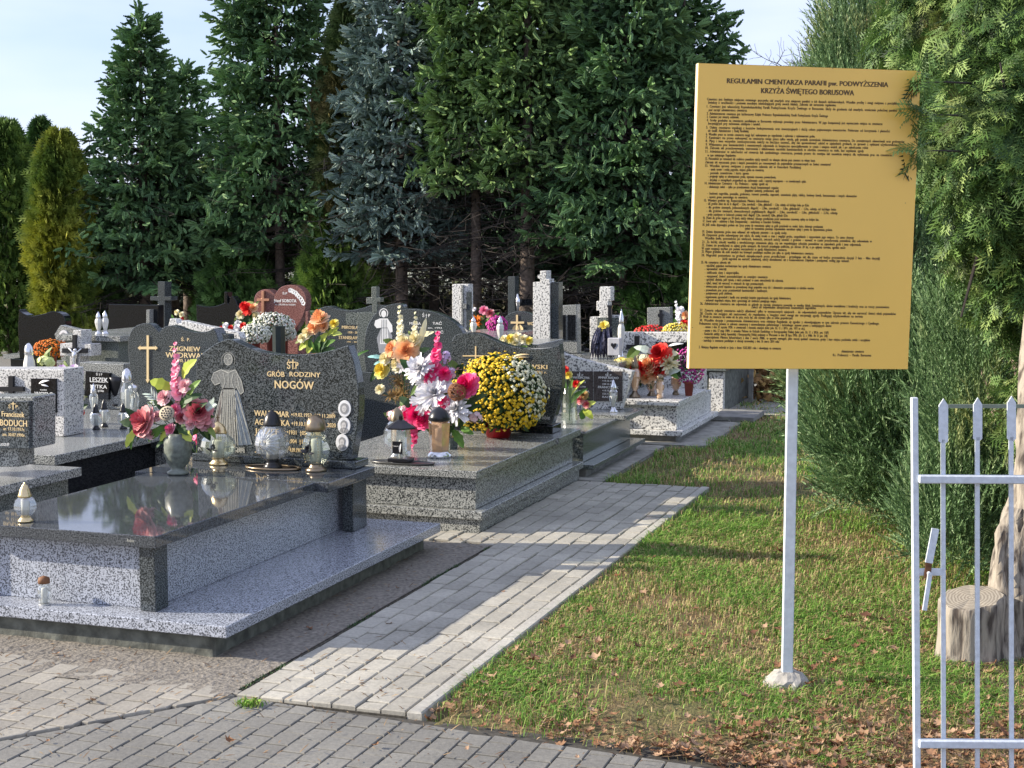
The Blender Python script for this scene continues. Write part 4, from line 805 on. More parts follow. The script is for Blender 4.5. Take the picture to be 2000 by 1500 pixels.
# low grave slabs filling the middle of the cemetery
tid = [(-9.2, -7.1, 8.0, 10.0, .45, 'far left black'), (-7.9, -6.4, 12.2, 14.0, .4, 'long grey'), (-6.2, -4.75, 11.5, 13.3, .42, 'dark middle'), (-4.6, -3.2, 16.5, 18.2, .4, 'pale rear'), (-6.4, -5.0, 14.2, 16.0, .4, 'black rear'), (-9.8, -8.3, 12.6, 14.6, .45, 'bluish left'), (-8.2, -6.8, 15.2, 17.0, .4, 'second rear grey'), (-4.55, -3.35, 13.9, 15.4, .0, None)]
for x0, x1, y0, y1, z, lb in tid:
    if lb: slab_tomb(x0, x1, y0, y1, z, 'low_tomb', {'far left black': 'black granite tomb slab at the left edge behind the pale square headstone', 'long grey': 'grey tomb slab below the white chrysanthemum', 'dark middle': 'dark tomb slab under the orange bouquet in the middle', 'pale rear': 'pale tomb slab behind the tall pale pillar', 'black rear': 'black tomb slab under the red heart stone', 'bluish left': 'bluish grey tomb slab at the far left before the thujas', 'second rear grey': 'grey tomb slab before the black square gravestone'}[lb], g_mid if 'grey' in lb or 'pale' in lb or 'bluish' in lb else g_slab, g_black if 'black' in lb else g_mid)
b = MB()
# ================================================================ FRONT TOMB: vase, bouquet, lanterns
def pt(x, y, Y, dy=0): p = AY(x, y, Y+dy); return p
PM = lambda Y, x=700: F/(AY(x, 700, Y)-Vector((0, 0, CH))).dot(fw)     # photo pixels per metre on that plane
YV = 6.36; cv = AY(348, 925, YV); cv.z = ZT+.001
t = thing('flower_vase', 'grey green twisted stone vase on the polished front tomb', 'vase', cv)
b = MB(); n = 28; prof = [(.052, 0), (.054, .012), (.036, .022), (.034, .034), (.052, .06), (.064, .095), (.068, .13), (.064, .165), (.055, .19), (.05, .205), (.044, .203), (.04, .17)]
for i, (r0, z) in enumerate(prof):
    for k in range(n):
        a = 2*math.pi*k/n; rr = r0*(1+(.09*math.cos(7*(a+z*9)) if 3 < i < 10 else 0)); b.v.append((cv.x+rr*math.cos(a), cv.y+rr*math.sin(a), cv.z+z))
for i in range(len(prof)-1):
    for k in range(n): b.f.append((i*n+k, i*n+(k+1)%n, (i+1)*n+(k+1)%n, (i+1)*n+k)); b.r.append(.5)
b.f.append(tuple(range(n-1, -1, -1))); b.r.append(.5); b.build('vase_body', flat('mottled green stone', (.16, .18, .15), .35, var=.4, scale=40), t, True)
m_filler = leafy('filler leaves', [(.02, .05, .015), (.05, .11, .03), (.13, .2, .05), (.3, .36, .1)], .5, trans=.15)
def bouquet(name, label, base, Y, items, group='silk flower bouquets', cat='bouquet'):
    """items: (kind, material, part name, photo points...) every flower a part of its own"""
    t = thing(name, label, cat, base, group); stems = MB(); pm = PM(Y, 700); fl = MB(); rf = random.Random(len(items)+int(abs(base[0])*100))
    for i, it in enumerate(items):
        kind, mat, nm = it[:3]; a = it[3:]; b = MB(); dy = 0
        if kind == 'rose':  # x y rpx [axis]
            c = AY(a[0], a[1], Y+(a[3] if len(a) > 3 else -.02)); petal_fan(b, c, 5 if a[2] < 18 else 6, 1.12*a[2]/pm, a[4] if len(a) > 4 else (random.uniform(-.4, .4)-.1, -1, .5), seed=i+int(a[0])); stems.tube([c, (c.x*.3+base[0]*.7, c.y*.4+base[1]*.6, (c.z+base[2])/2+.02), base], .0025, 4)
        elif kind == 'daisy': c = AY(a[0], a[1], Y+(a[3] if len(a) > 3 else -.02)); daisy(b, c, 1.12*a[2]/pm, 110, (random.uniform(-.4, .3), -1, .5), i, 5, .1); stems.tube([c, base], .0025, 4)
        elif kind == 'spike': p0 = AY(a[0], a[1], Y); p1 = AY(a[2], a[3], Y); spike(b, p0, p1, a[4]/pm, 9, i); stems.tube([p1, p0, base], .003, 4)
        elif kind == 'leaf': leaf(b, AY(a[0], a[1], Y), AY(a[2], a[3], Y-.02), a[4]/pm, .3, (random.uniform(-.5, .5), -1, .5), i, 6, .12); 
        elif kind == 'bunch': small_bunch(b, AY(a[0], a[1], Y), (a[2]/pm, .6*a[2]/pm, a[3]/pm), a[4], a[5]/pm, i); stems.tube([AY(a[0], a[1], Y), base], .002, 4)
        elif kind == 'fern':
            p0 = AY(a[0], a[1], Y); p1 = AY(a[2], a[3], Y-.02); b.tube([p0, p1], .0015, 4)
            for k in range(14):
                q = p0.lerp(p1, k/14); d = (p1-p0)*.28; s = Vector((-d.z, 0, d.x))*(1 if k % 2 else -1); leaf(b, q, q+d+s, a[4]/pm, .1, seed=k, n=3)
        elif kind == 'plume':
            p0 = AY(a[0], a[1], Y); p1 = AY(a[2], a[3], Y); r = random.Random(i); w = a[4]/pm
            for k in range(170):
                q = p0.lerp(p1, r.random()); d = Vector((r.gauss(0, 1), r.gauss(0, 1), r.gauss(.4, 1))).normalized()*w*r.uniform(.5, 1.1); leaf(b, q, q+d, .0022, .2, seed=k, n=2)
        if kind in ('rose', 'daisy', 'bunch'):
            for _ in range(5):
                w_ = (a[2] if kind != 'bunch' else a[2])*rf.uniform(1.1, 1.7); q0 = AY(a[0]+rf.uniform(-.3, .3)*w_, a[1]+rf.uniform(-.3, .3)*w_, Y+.03); q1 = AY(a[0]+rf.uniform(-1, 1)*w_, a[1]+rf.uniform(-.8, 1.1)*w_, Y+rf.uniform(-.01, .05)); leaf(fl, q0, q1, max(.004, w_/pm*.22), .3, (rf.uniform(-.5, .5), -1, .5), rf.randint(0, 999), 5)
        b.build(nm, mat, t)
    if fl.v: fl.build('filler_leaves', m_filler, t)
    stems.tube([Vector(base)+Vector((0, 0, .05)), base], .004, 5); stems.build('stems', m_dkleaf, t); return t
bouquet('flower_bouquet', 'pink gladiolus and dusky rose bouquet with lime leaves in the twisted stone vase', (cv.x, cv.y, cv.z+.17), YV, [
 ('spike', m_pink, 'gladiolus', 347, 772, 343, 672, 17), ('rose', m_palepink, 'rose', 320, 776, 17), ('rose', m_palepink, 'rose', 361, 753, 15), ('rose', m_pink, 'rose', 343, 800, 15),
 ('rose', m_dkpink, 'rose', 281, 822, 32, -.03, (-.5, -1, .4)), ('rose', m_dkpink, 'rose', 388, 806, 30, -.0, (.5, -1, .5)), ('rose', m_palepink, 'rose', 308, 812, 13), ('rose', m_dkpink, 'rose', 275, 838, 20, -.02, (-.2, -1, -.2)),
 ('rose', m_palepink, 'rose', 400, 828, 20, .03, (.5, -1, -.1)), ('leaf', m_lime, 'leaf', 342, 832, 312, 862, 13), ('leaf', m_lime, 'leaf', 352, 830, 374, 862, 12), ('leaf', m_lime, 'leaf', 268, 838, 246, 874, 9), ('leaf', m_green, 'leaf', 266, 842, 256, 878, 9),
 ('leaf', m_lime, 'leaf', 356, 738, 384, 702, 13), ('leaf', m_lime, 'leaf', 335, 758, 293, 744, 12), ('leaf', m_green, 'leaf', 365, 780, 392, 742, 9), ('leaf', m_dkleaf, 'leaf', 350, 790, 395, 770, 9), ('leaf', m_dkleaf, 'leaf', 340, 850, 304, 876, 7), ('leaf', m_dkleaf, 'leaf', 330, 800, 300, 782, 9),
 ('leaf', m_dkleaf, 'leaf', 360, 800, 390, 790, 9), ('leaf', m_green, 'leaf', 330, 790, 310, 770, 8), ('fern', m_grass_fern, 'fern', 325, 802, 292, 768, 2.2), ('fern', m_grass_fern, 'fern', 330, 815, 290, 800, 2.0), ('fern', m_grass_fern, 'fern', 400, 800, 418, 786, 2.0), ('bunch', m_whitef, 'small_white_flowers', 366, 785, 9, 6, 14, 1.8),
 ('rose', m_pink, 'rose', 332, 838, 13, -.03), ('rose', m_palepink, 'rose', 372, 828, 13, -.03), ('rose', m_dkpink, 'rose', 355, 815, 14, -.02), ('rose', m_palepink, 'rose', 296, 848, 12, -.02), ('leaf', m_dkleaf, 'leaf', 345, 830, 372, 850, 9), ('leaf', m_green, 'leaf', 325, 830, 290, 862, 9), ('leaf', m_dkleaf, 'leaf', 345, 800, 322, 772, 8), ('leaf', m_green, 'leaf', 350, 800, 378, 776, 8), ('leaf', m_dkleaf, 'leaf', 365, 820, 405, 786, 8), ('bunch', m_whitef, 'small_white_flowers', 300, 790, 12, 10, 16, 1.8), ('bunch', m_dkpink, 'berry_cluster', 347, 790, 8, 16, 30, 3)])
# lotus pod with holes
b = MB(); c = AY(327, 808, YV-.06)
b.lathe([(.008, -.03), (.03, -.012), (.042, .004), (.042, .008), (0.001, .009)], c, 20, .9); M_ = Matrix.Translation(c)@Matrix.Rotation(R_(68), 4, 'X')@Matrix.Translation(-c); b.v = [tuple(M_@Vector(v)) for v in b.v]
pod = thing('lotus_pod', 'pale dried lotus seed pod with dark holes tucked into the pink bouquet', 'seed pod', c); b.build('pod', flat('dried pod', (.42, .36, .26), .8), pod, True)
h = MB()
for i in range(19):
    rr, a = (.0, 0) if i == 0 else ((.014, i*1.047) if i < 7 else (.028, i*.5236)); q = c+Vector((rr*math.cos(a), rr*math.sin(a)*.9, .0095)); h.lathe([(.0048, 0), (.0035, .0012)], q, 8)
h.v = [tuple(M_@Vector(v)) for v in h.v]; h.build('seed_holes', m_blackm, pod)
# lanterns before the headstone
YL = 6.69
def stand(px, Y, z): p = AY(px, 800, Y); return (p.x, Y, z+.001)
sB = stand(425, YL, ZT)
l = lantern(sB, .225, .2, 'globe', 'wide heart shaped glass lantern with brass lid and tiny cross, left of the starburst lantern', m_glassg, m_goldm, facets=24, foot=m_goldm)
l.scale = (1, .62, 1); b = MB(); x, y, z = sB; b.box(x-.0025, x+.0025, y-.0025, y+.0025, z+.222, z+.262); b.box(x-.011, x+.011, y-.002, y+.002, z+.243, z+.248); b.build('cross', m_bronze, l); flower_sprig(l, (x, y-.094, z+.1), .06)
sS = stand(531, YL-.02, ZT); l = lantern(sS, .3, .185, 'globe', 'tall starburst glass lantern with black dome lid in the middle of the front headstone', m_glass, m_blackm, facets=16)
b = MB(); c = Vector((sS[0], sS[1]-.088, sS[2]+.14))
for k in range(18):
    a = k*2*math.pi/18; ln = .062+.01*(k % 2); d = Vector((math.cos(a), .0, math.sin(a))); s = Vector((-d.z, 0, d.x))*.0038; e = c+d*ln; e.y += .042
    b.add([c+d*.012-s*.3, c+d*.012+s*.3, e+s, e-s, c+d*.03+Vector((0, -.004, 0))], [(0, 1, 4), (1, 2, 4), (2, 3, 4), (3, 0, 4)])
b.build('starburst', flat('cut crystal', (.8, .82, .85), .08), l)
tr = thing('oval_tray', 'flat dark oval wreath tray under the starburst lantern', 'tray', (sS[0], sS[1], ZT)); b = MB()
ring = [(sS[0]+.005+.15*math.cos(a), sS[1]-.005+.07*math.sin(a), ZT+.008) for a in np.linspace(0, 2*math.pi, 33)]; b.tube(ring, .006, 6); b.build('rim', m_bronze, tr, True)
b = MB(); b.lathe([(.145, .001), (.145, .004)], (sS[0]+.005, sS[1]-.005, ZT), 32, .46); b.build('plate', m_blackm, tr)
sG = stand(616, YL-.02, ZT); l = lantern(sG, .285, .142, 'tall', 'greenish glass lantern with brass lid and beaded edges, rightmost before the front headstone', m_glassg, m_bronze, facets=6, foot=m_bronze); flower_sprig(l, (sG[0]-.01, sG[1]-.067, sG[2]+.12), .07)
b = MB()
for k in range(11):
    for sx in (-.042, .042): zz = .05+.014*k; b.lathe([(.001, -.003), (.003, 0), (.001, .003)], (sG[0]+sx*(1-.35*abs(k-4)/7), sG[1]-.058+.002*abs(k-4), sG[2]+zz), 6)
b.build('bead_trim', m_goldm, l, True)
s = stand(43, 5.06, ZT); lantern(s, .165, .098, 'bulb', 'small faceted glass lantern with brass lid on the near left corner of the polished slab', m_glass, m_goldm, facets=8)
p = G(72, 1186, .138); lantern((p.x, 4.96, .138), .118, .072, 'jar', 'small clear glass jar with rusty lid on the lowest step of the front tomb', m_glass, flat('rusty lid', (.2, .09, .04), .7), facets=20, foot=m_candle)
bouquet('pink_posy', 'small magenta posy half hidden behind the vase and the heart shaped lantern', (AY(385, 875, 6.86).x-.06, 6.86, ZT+.02), 6.84, [('bunch', m_mag, 'magenta_flowers', 385, 858, 9, 14, 9, 6), ('leaf', m_dkleaf, 'leaf', 382, 885, 372, 862, 5), ('leaf', m_green, 'leaf', 385, 885, 396, 860, 5)])
# ================================================================ SECOND TOMB: flowers and lanterns
ZS = .346
mum(960, 697, 856, 888, 1058, 8.93, 'huge ball chrysanthemum, yellow turning cream at the right, in a red pot', m_mums, m_redpot, 2300, .0135, split=.8, elev=ZS, group='potted chrysanthemums')
Yb = 8.28; pb = AY(865, 880, Yb); tb_ = (pb.x+.02, Yb+.05, ZS+.06)
bouquet('flower_bouquet', 'large bouquet of magenta gladiolus and white spider flowers left of the yellow chrysanthemum', tb_, Yb, [
 ('spike', m_mag, 'gladiolus', 850, 748, 856, 652, 20), ('spike', m_mag, 'gladiolus', 812, 800, 808, 872, 18), ('daisy', m_whitef, 'spider_flower', 822, 722, 30), ('daisy', m_whitef, 'spider_flower', 850, 770, 34, -.05), ('daisy', m_whitef, 'spider_flower', 830, 785, 26), ('daisy', m_whitef, 'spider_flower', 892, 800, 32, -.06), ('daisy', m_whitef, 'spider_flower', 835, 745, 24), ('daisy', m_whitef, 'spider_flower', 865, 745, 22, .02),
 ('rose', m_mag, 'rose', 868, 730, 15), ('rose', m_mag, 'rose', 838, 738, 12, -.06), ('rose', m_mag, 'rose', 866, 788, 14, -.1), ('rose', m_mag, 'rose', 912, 752, 25, -.06), ('rose', m_mag, 'rose', 800, 815, 20, -.02), ('rose', m_mag, 'rose', 828, 820, 20, -.04), ('rose', m_mag, 'rose', 893, 778, 12, -.05),
 ('rose', m_mag, 'rose', 812, 812, 19, -.05), ('rose', m_mag, 'rose', 790, 826, 15, -.03), ('daisy', m_whitef, 'spider_flower', 862, 812, 24, -.07), ('bunch', m_palepink, 'small_pink_flowers', 875, 815, 24, 16, 30, 5), ('bunch', m_palepink, 'small_pink_flowers', 770, 812, 18, 14, 24, 5), ('bunch', m_mag, 'small_magenta_flowers', 845, 820, 22, 18, 22, 6), ('bunch', m_lilac, 'lilac_flowers', 872, 700, 10, 16, 22, 4), ('bunch', m_lilac, 'lilac_flowers', 880, 725, 10, 12, 16, 4), ('bunch', m_palepink, 'small_pink_flowers', 928, 815, 18, 12, 26, 5), ('bunch', m_palepink, 'small_pink_flowers', 790, 800, 16, 10, 18, 4), ('bunch', m_palepink, 'small_pink_flowers', 900, 730, 26, 14, 20, 4),
 ('leaf', m_dkleaf, 'leaf', 905, 800, 952, 770, 9), ('leaf', m_dkleaf, 'leaf', 900, 815, 940, 790, 8), ('leaf', m_dkleaf, 'leaf', 820, 800, 780, 775, 9), ('leaf', m_green, 'leaf', 885, 840, 905, 875, 9), ('leaf', m_green, 'leaf', 900, 835, 925, 848, 7), ('leaf', m_dkleaf, 'leaf', 870, 840, 880, 800, 9), ('leaf', m_dkleaf, 'leaf', 840, 830, 815, 790, 9), ('fern', m_grass_fern, 'fern', 870, 800, 908, 768, 2.5), ('leaf', m_green, 'leaf', 870, 770, 900, 755, 7)])
b = MB(); c = AY(893, 765, Yb-.1); r = random.Random(4)
wb = thing('wicker_ball', 'brown wicker ball among the pink and white flowers', 'wicker ball', c, None)
for k in range(34):
    a = Vector((r.gauss(0, 1), r.gauss(0, 1), r.gauss(0, 1))).normalized(); u = a.orthogonal().normalized(); v = a.cross(u); rr = .055*r.uniform(.9, 1.03)
    b.tube([c+(u*math.cos(q)+v*math.sin(q))*rr for q in np.linspace(0, 5.5, 16)], .0022, 4)
b.build('woven_canes', m_twig, wb)
bp = MB(); bp.lathe([(.05, 0), (.065, .07), (.07, .075), (.06, .075)], (tb_[0], tb_[1], ZS), 4, rot=.5); tp = thing('flower_pot', 'square stone flower pot holding the mixed bouquet', 'flower pot', (tb_[0], tb_[1], ZS)); bp.build('pot', g_green, tp)
Yc = 9.05; p = AY(790, 800, Yc)
bouquet('flower_bouquet', 'tall bouquet of peach roses and yellow spikes with dried plumes, before the round topped gravestone', (p.x, Yc, .4), Yc, [
 ('spike', m_cream, 'yellow_spike', 786, 680, 780, 600, 13), ('spike', m_cream, 'yellow_spike', 808, 690, 812, 612, 12), ('rose', m_peach, 'rose', 768, 682, 19), ('rose', m_peach, 'rose', 793, 686, 24, -.06), ('rose', m_cream, 'rose', 790, 668, 16), ('rose', m_cream, 'rose', 752, 700, 14), ('rose', m_yel, 'rose', 746, 722, 18), ('rose', m_cream, 'rose', 776, 712, 16), ('rose', m_cream, 'rose', 810, 662, 14), ('daisy', m_whitef, 'pale_flower', 790, 712, 18),
 ('leaf', m_cream, 'pale_leaf', 822, 670, 832, 622, 6), ('leaf', m_cream, 'pale_leaf', 825, 658, 848, 648, 5), ('leaf', m_cream, 'pale_leaf', 815, 682, 822, 650, 6), ('leaf', m_green, 'leaf', 770, 715, 790, 728, 7), ('leaf', m_dkleaf, 'leaf', 800, 710, 828, 690, 9), ('leaf', m_dkleaf, 'leaf', 800, 700, 840, 680, 8), ('leaf', flat('teal leaf', (.25, .5, .48), .5), 'teal_leaf', 755, 700, 718, 697, 4), ('leaf', flat('teal leaf', (.25, .5, .48), .5), 'teal_leaf', 755, 706, 730, 712, 4), ('leaf', m_green, 'leaf', 720, 684, 690, 702, 3), ('leaf', m_dkleaf, 'leaf', 800, 715, 775, 700, 10),
 ('plume', m_straw, 'dried_plume', 775, 735, 795, 780, 22), ('plume', m_straw, 'dried_plume', 760, 775, 790, 770, 20), ('rose', m_cream, 'rose', 742, 760, 10)])
# lanterns on the second tomb
p = G(772, 897, ZS); lantern((p.x, p.y+.03, ZS), .3, .165, 'globe', 'clear pear shaped glass lantern with bronze cap behind the little house lantern', m_glass, m_bronze, facets=20, foot=m_silver)
p = G(858, 893, ZS); lantern((p.x, p.y, ZS), .3, .145, 'square', 'amber glass lantern with black dome lid and rose, in front of the pink bouquet', m_glasso, m_blackm, facets=6, foot=m_silver); flower_sprig(bpy.data.objects[-1] if False else None, (0, 0, -5), .01) if False else None
pr_ = bpy.context.scene
hp = G(783, 905, ZS); hx_, hy_ = hp.x, hp.y
th = thing('house_lantern', 'house shaped glass lantern with black pagoda roof and black plaque', 'lantern', (hx_, hy_, ZS))
b = MB(); b.box(hx_-.062, hx_+.062, hy_-.05, hy_+.05, ZS+.012, ZS+.032); b.build('foot', m_blackm, th, bevel=.003)
b = MB(); b.box(hx_-.042, hx_+.042, hy_-.036, hy_+.036, ZS+.033, ZS+.2); b.build('glass_body', m_glass, th)
b = MB(); b.lathe([(.09, 0), (.088, .008), (.05, .03), (.028, .045), (.012, .05), (.012, .07), (.002, .08)], (hx_, hy_, ZS+.2), 6); b.build('roof', m_blackm, th)
b = MB(); b.box(hx_-.034, hx_+.026, hy_-.042, hy_-.037, ZS+.06, ZS+.13); q = b.build('plaque', m_blackm, th, bevel=.001)
b = MB(); text(b, 'Kochanemu', lambda u, v: (hx_-.03+.034*u, hy_-.0425, ZS+.1+.008*v)); leaf(b, (hx_+.012, hy_-.044, ZS+.07), (hx_+.02, hy_-.044, ZS+.12), .006); b.build('plaque_lettering', m_white, q)
b = MB(); b.lathe([(.012, 0), (.013, .06), (.01, .1)], (hx_, hy_, ZS+.034), 12); b.build('candle', m_candle, th, True)
tr = thing('oval_tray', 'large dark oval tray under the house lantern on the second tomb', 'tray', (hx_, hy_, ZS)); b = MB(); b.lathe([(.19, .001), (.2, .011), (.185, .0112), (.18, .006)], (hx_+.01, hy_, ZS), 32, .36); b.build('plate', flat('tarnished tray', (.06, .06, .055), .3), tr, True)
# ================================================================ THIRD AND FOURTH TOMB
p = G(1112, 828, .306); gv = thing('glass_vase', 'tall clear glass vase on the third tomb beside the dark curved headstone', 'vase', (p.x, p.y, .306))
MB().lathe([(.05, 0), (.06, .03), (.052, .12), (.056, .22), (.066, .26)], (p.x, p.y, .306), 14).build('glass_body', m_glassg, gv)
bouquet('tulip_bunch', 'red and yellow tulip bunch in the tall glass vase', (p.x, p.y, .33), p.y, [('rose', m_red, 'tulip', 1103, 722, 8), ('rose', m_yel, 'tulip', 1110, 732, 8), ('rose', m_red, 'tulip', 1125, 750, 8), ('rose', m_whitef, 'tulip', 1119, 756, 6), ('leaf', m_green, 'leaf', 1108, 780, 1100, 730, 4), ('leaf', m_lime, 'leaf', 1112, 780, 1142, 742, 4), ('leaf', m_green, 'leaf', 1112, 785, 1118, 735, 4), ('leaf', m_green, 'leaf', 1113, 788, 1148, 758, 5), ('leaf', m_dkleaf, 'leaf', 1110, 790, 1105, 745, 5)])
p = G(1142, 818, .306); bouquet('faded_arrangement', 'low faded arrangement of brown roses and green leaves right of the glass vase', (p.x, p.y, .31), p.y, [('rose', m_dkpink, 'rose', 1133, 780, 10), ('rose', m_straw, 'rose', 1140, 772, 9), ('rose', m_dkpink, 'rose', 1146, 790, 8), ('leaf', m_lime, 'leaf', 1140, 800, 1158, 818, 7), ('leaf', m_green, 'leaf', 1140, 800, 1136, 820, 7), ('leaf', m_lime, 'leaf', 1140, 795, 1164, 785, 6), ('leaf', m_green, 'leaf', 1138, 790, 1120, 776, 5)])
p = G(1201, 803, .326); lantern((p.x, 10.7, .3255), .245, .085, 'slim', 'slim silver lantern before the brown plaques on the third tomb', m_glass, m_silver, facets=10, foot=m_silver)
Yd = 11.75; p = AY(1272, 765, Yd)
bouquet('flower_bouquet', 'red and salmon bouquet with pale leaves before the white headstone with the black cross', (p.x, Yd, .4), Yd, [
  ('rose', m_red, 'red_flower', 1289, 692, 22), ('rose', m_red, 'red_flower', 1254, 718, 17), ('rose', m_red, 'red_flower', 1287, 722, 16), ('rose', m_peach, 'salmon_flower', 1268, 712, 18), ('daisy', m_cream, 'pale_flower', 1307, 711, 18), ('rose', m_red, 'red_flower', 1240, 718, 11), ('rose', m_peach, 'salmon_flower', 1275, 730, 14), ('rose', m_peach, 'salmon_flower', 1262, 738, 12), ('leaf', m_grass_fern, 'pale_leaf', 1280, 690, 1238, 678, 7), ('leaf', m_cream, 'pale_leaf', 1300, 695, 1325, 690, 7), ('leaf', m_green, 'leaf', 1300, 720, 1325, 740, 6), ('leaf', m_grass_fern, 'pale_leaf', 1290, 735, 1330, 722, 7), ('leaf', m_dkleaf, 'leaf', 1280, 740, 1295, 700, 8), ('bunch', m_yel, 'yellow_flowers', 1222, 708, 26, 9, 70, 6), ('bunch', m_cream, 'cream_flowers', 1258, 702, 16, 9, 20, 6)])
for (x, y, w, h, k, lb, body) in ((1240, 776, .11, .34, 'slim', 'tall amber glass lantern, leftmost of the four on the white tomb', m_glasso), (1273, 773, .1, .29, 'tall', 'orange glass lantern in the middle of the white tomb', m_glasso), (1289, 778, .09, .2, 'jar', 'short amber glass jar lantern standing nearest the edge of the white tomb', m_glasso), (1320, 771, .09, .26, 'bulb', 'pale amber lantern right of the short jar on the white tomb', m_glasso)):
    p = G(x, y, .341); lantern((p.x, p.y, .341), h, w, k, lb, body, m_bronze if k != 'tall' else m_blackm, facets=12, foot=m_bronze)
mum(1345, 680, 758, 1318, 1374, 11.9, 'magenta chrysanthemum in a terracotta pot at the left edge of the yellow board', m_purple, m_clay, 220, .013, elev=.341, group='potted chrysanthemums')
mum(1272, 636, 672, 1238, 1306, 14.1, 'dark red chrysanthemum showing above the white headstone', m_red, m_clay, 300, .014, elev=.462, group='potted chrysanthemums')
mum(1320, 632, 670, 1294, 1348, 13.9, 'golden yellow chrysanthemum above the white headstone, right of the dark red one', m_yel, m_clay, 260, .014, elev=.462, group='potted chrysanthemums')
Ye = 14.3; p = AY(1330, 680, Ye); bouquet('flower_bouquet', 'white orchids with coral flowers above the golden chrysanthemum', (p.x, Ye, .53), Ye, [('spike', m_whitef, 'orchid', 1330, 640, 1320, 590, 9), ('rose', m_peach, 'coral_flower', 1338, 615, 8), ('rose', m_red, 'coral_flower', 1336, 632, 9), ('rose', m_whitef, 'orchid_bloom', 1328, 606, 8), ('leaf', m_green, 'leaf', 1325, 640, 1316, 622, 5)])
# ================================================================ LEFT SIDE FLOWERS AND LANTERNS
for (x, y, w, h, k, lb, lid) in ((188, 839, .075, .17, 'bulb', 'small clear lantern with black lid, left one of the pair on the pale slab', m_blackm), (204, 834, .075, .18, 'bulb', 'small clear lantern with black lid, right one of the pair on the pale slab', m_blackm), (241, 838, .075, .17, 'bulb', 'small clear lantern with black lid beside the dusky rose', m_blackm),
      (117, 848, .06, .1, 'jar', 'small clear glass jar lantern before the square block headstone', m_silver)):
    p = G(x, y, zc); lantern((p.x, p.y, zc+.001), h, w, k, lb, m_glass, lid, facets=8)
p = G(262, 806, zc); lantern((p.x, p.y, zc+.001), .2, .11, 'jar', 'clear glass lantern with silver dome before the gold cross headstone', m_glass, m_silver, facets=12)
p = G(184, 812, zc); lantern((p.x, p.y, zc+.001), .22, .07, 'slim', 'slim grey lantern before the tilted black plaque', m_glass, m_silver, facets=10)
p = G(232, 792, zc); v = thing('black_vase', 'black conical vase standing beside the tilted black plaque', 'vase', (p.x, p.y, zc)); MB().lathe([(.05, 0), (.055, .01), (.035, .03), (.05, .08), (.07, .17), (.08, .21), (.07, .21)], (p.x, p.y, zc+.001), 16).build('vase_body', m_blackm, v, True)
p = AY(249, 770, 8.55); lantern((p.x, 8.55, zc+.001), .33, .1, 'tall', 'tall clear lantern with pointed silver lid right of the black vase', m_glass, m_silver, facets=10, foot=m_silver)
Yl = 8.15; p = AY(150, 800, Yl); bouquet('flower_bouquet', 'lilac flowers with red and white blooms beside the square block headstone', (p.x, Yl, zc+.02), Yl, [('rose', m_lilac, 'lilac_flower', 143, 722, 12), ('rose', m_lilac, 'lilac_flower', 155, 733, 13), ('rose', m_lilac, 'lilac_flower', 120, 720, 9), ('bunch', m_lilac, 'lilac_flowers', 132, 722, 18, 6, 14, 4), ('rose', m_red, 'red_flower', 145, 798, 9), ('rose', m_red, 'red_flower', 158, 806, 8), ('rose', m_whitef, 'white_flower', 153, 770, 9), ('rose', m_cream, 'white_flower', 162, 778, 7), ('leaf', m_lime, 'leaf', 150, 795, 140, 784, 5), ('leaf', m_dkleaf, 'leaf', 150, 800, 165, 745, 9), ('leaf', m_dkleaf, 'leaf', 150, 800, 140, 750, 9), ('leaf', m_dkleaf, 'leaf', 150, 810, 172, 790, 8)])
mum(98, 664, 700, 70, 128, 10.3, 'bright orange chrysanthemum beside the cross shaped stone', m_orangec, m_clay, 300, .012, elev=.3, group='potted chrysanthemums')
Yl = 9.3; p = AY(90, 740, Yl); bouquet('flower_bouquet', 'yellow green hydrangea flowers above the square block headstone', (p.x, Yl, .5), Yl, [('bunch', leafy('hydrangea', [(.5, .6, .1), (.65, .72, .25), (.75, .8, .4)], .6), 'hydrangea', 90, 706, 24, 13, 60, 6)])
p = AY(58, 740, 9.2); lantern((p.x, 9.2, .55), .3, .09, 'tall', 'frosted lantern with pale dome lid left of the yellow green hydrangea', m_candle, m_silver, facets=10)
# white mums and poinsettia by the heart stone
Yh = D_(530, 12.4); mum(532, 612, 660, 497, 569, Yh, 'white ball chrysanthemum right below the red heart stone', m_mumw, m_clay, 420, .013, elev=.401, group='potted chrysanthemums')
mum(497, 634, 675, 472, 524, Yh-.35, 'smaller white chrysanthemum in front of the big white one', m_mumw, m_clay, 300, .012, elev=.401, group='potted chrysanthemums')
mum(555, 636, 668, 535, 575, Yh+.1, 'small greenish white chrysanthemum behind the dark square lantern', m_mumw, m_clay, 200, .012, elev=.401, group='potted chrysanthemums')
Yh2 = Yh+.5; p = AY(485, 640, Yh2); bouquet('flower_bouquet', 'red and cream poinsettia bouquet left of the red heart stone', (p.x, Yh2, .45), Yh2, [('rose', m_red, 'red_flower', 484, 603, 14), ('rose', m_red, 'red_flower', 476, 597, 9), ('rose', m_peach, 'salmon_flower', 495, 601, 10), ('rose', m_cream, 'cream_flower', 470, 614, 10), ('rose', m_cream, 'cream_flower', 500, 617, 9), ('leaf', m_dkleaf, 'leaf', 482, 630, 460, 615, 6), ('leaf', m_green, 'leaf', 482, 630, 500, 625, 6), ('rose', m_whitef, 'white_flower', 465, 632, 8), ('leaf', m_dkleaf, 'leaf', 485, 635, 484, 610, 9)])
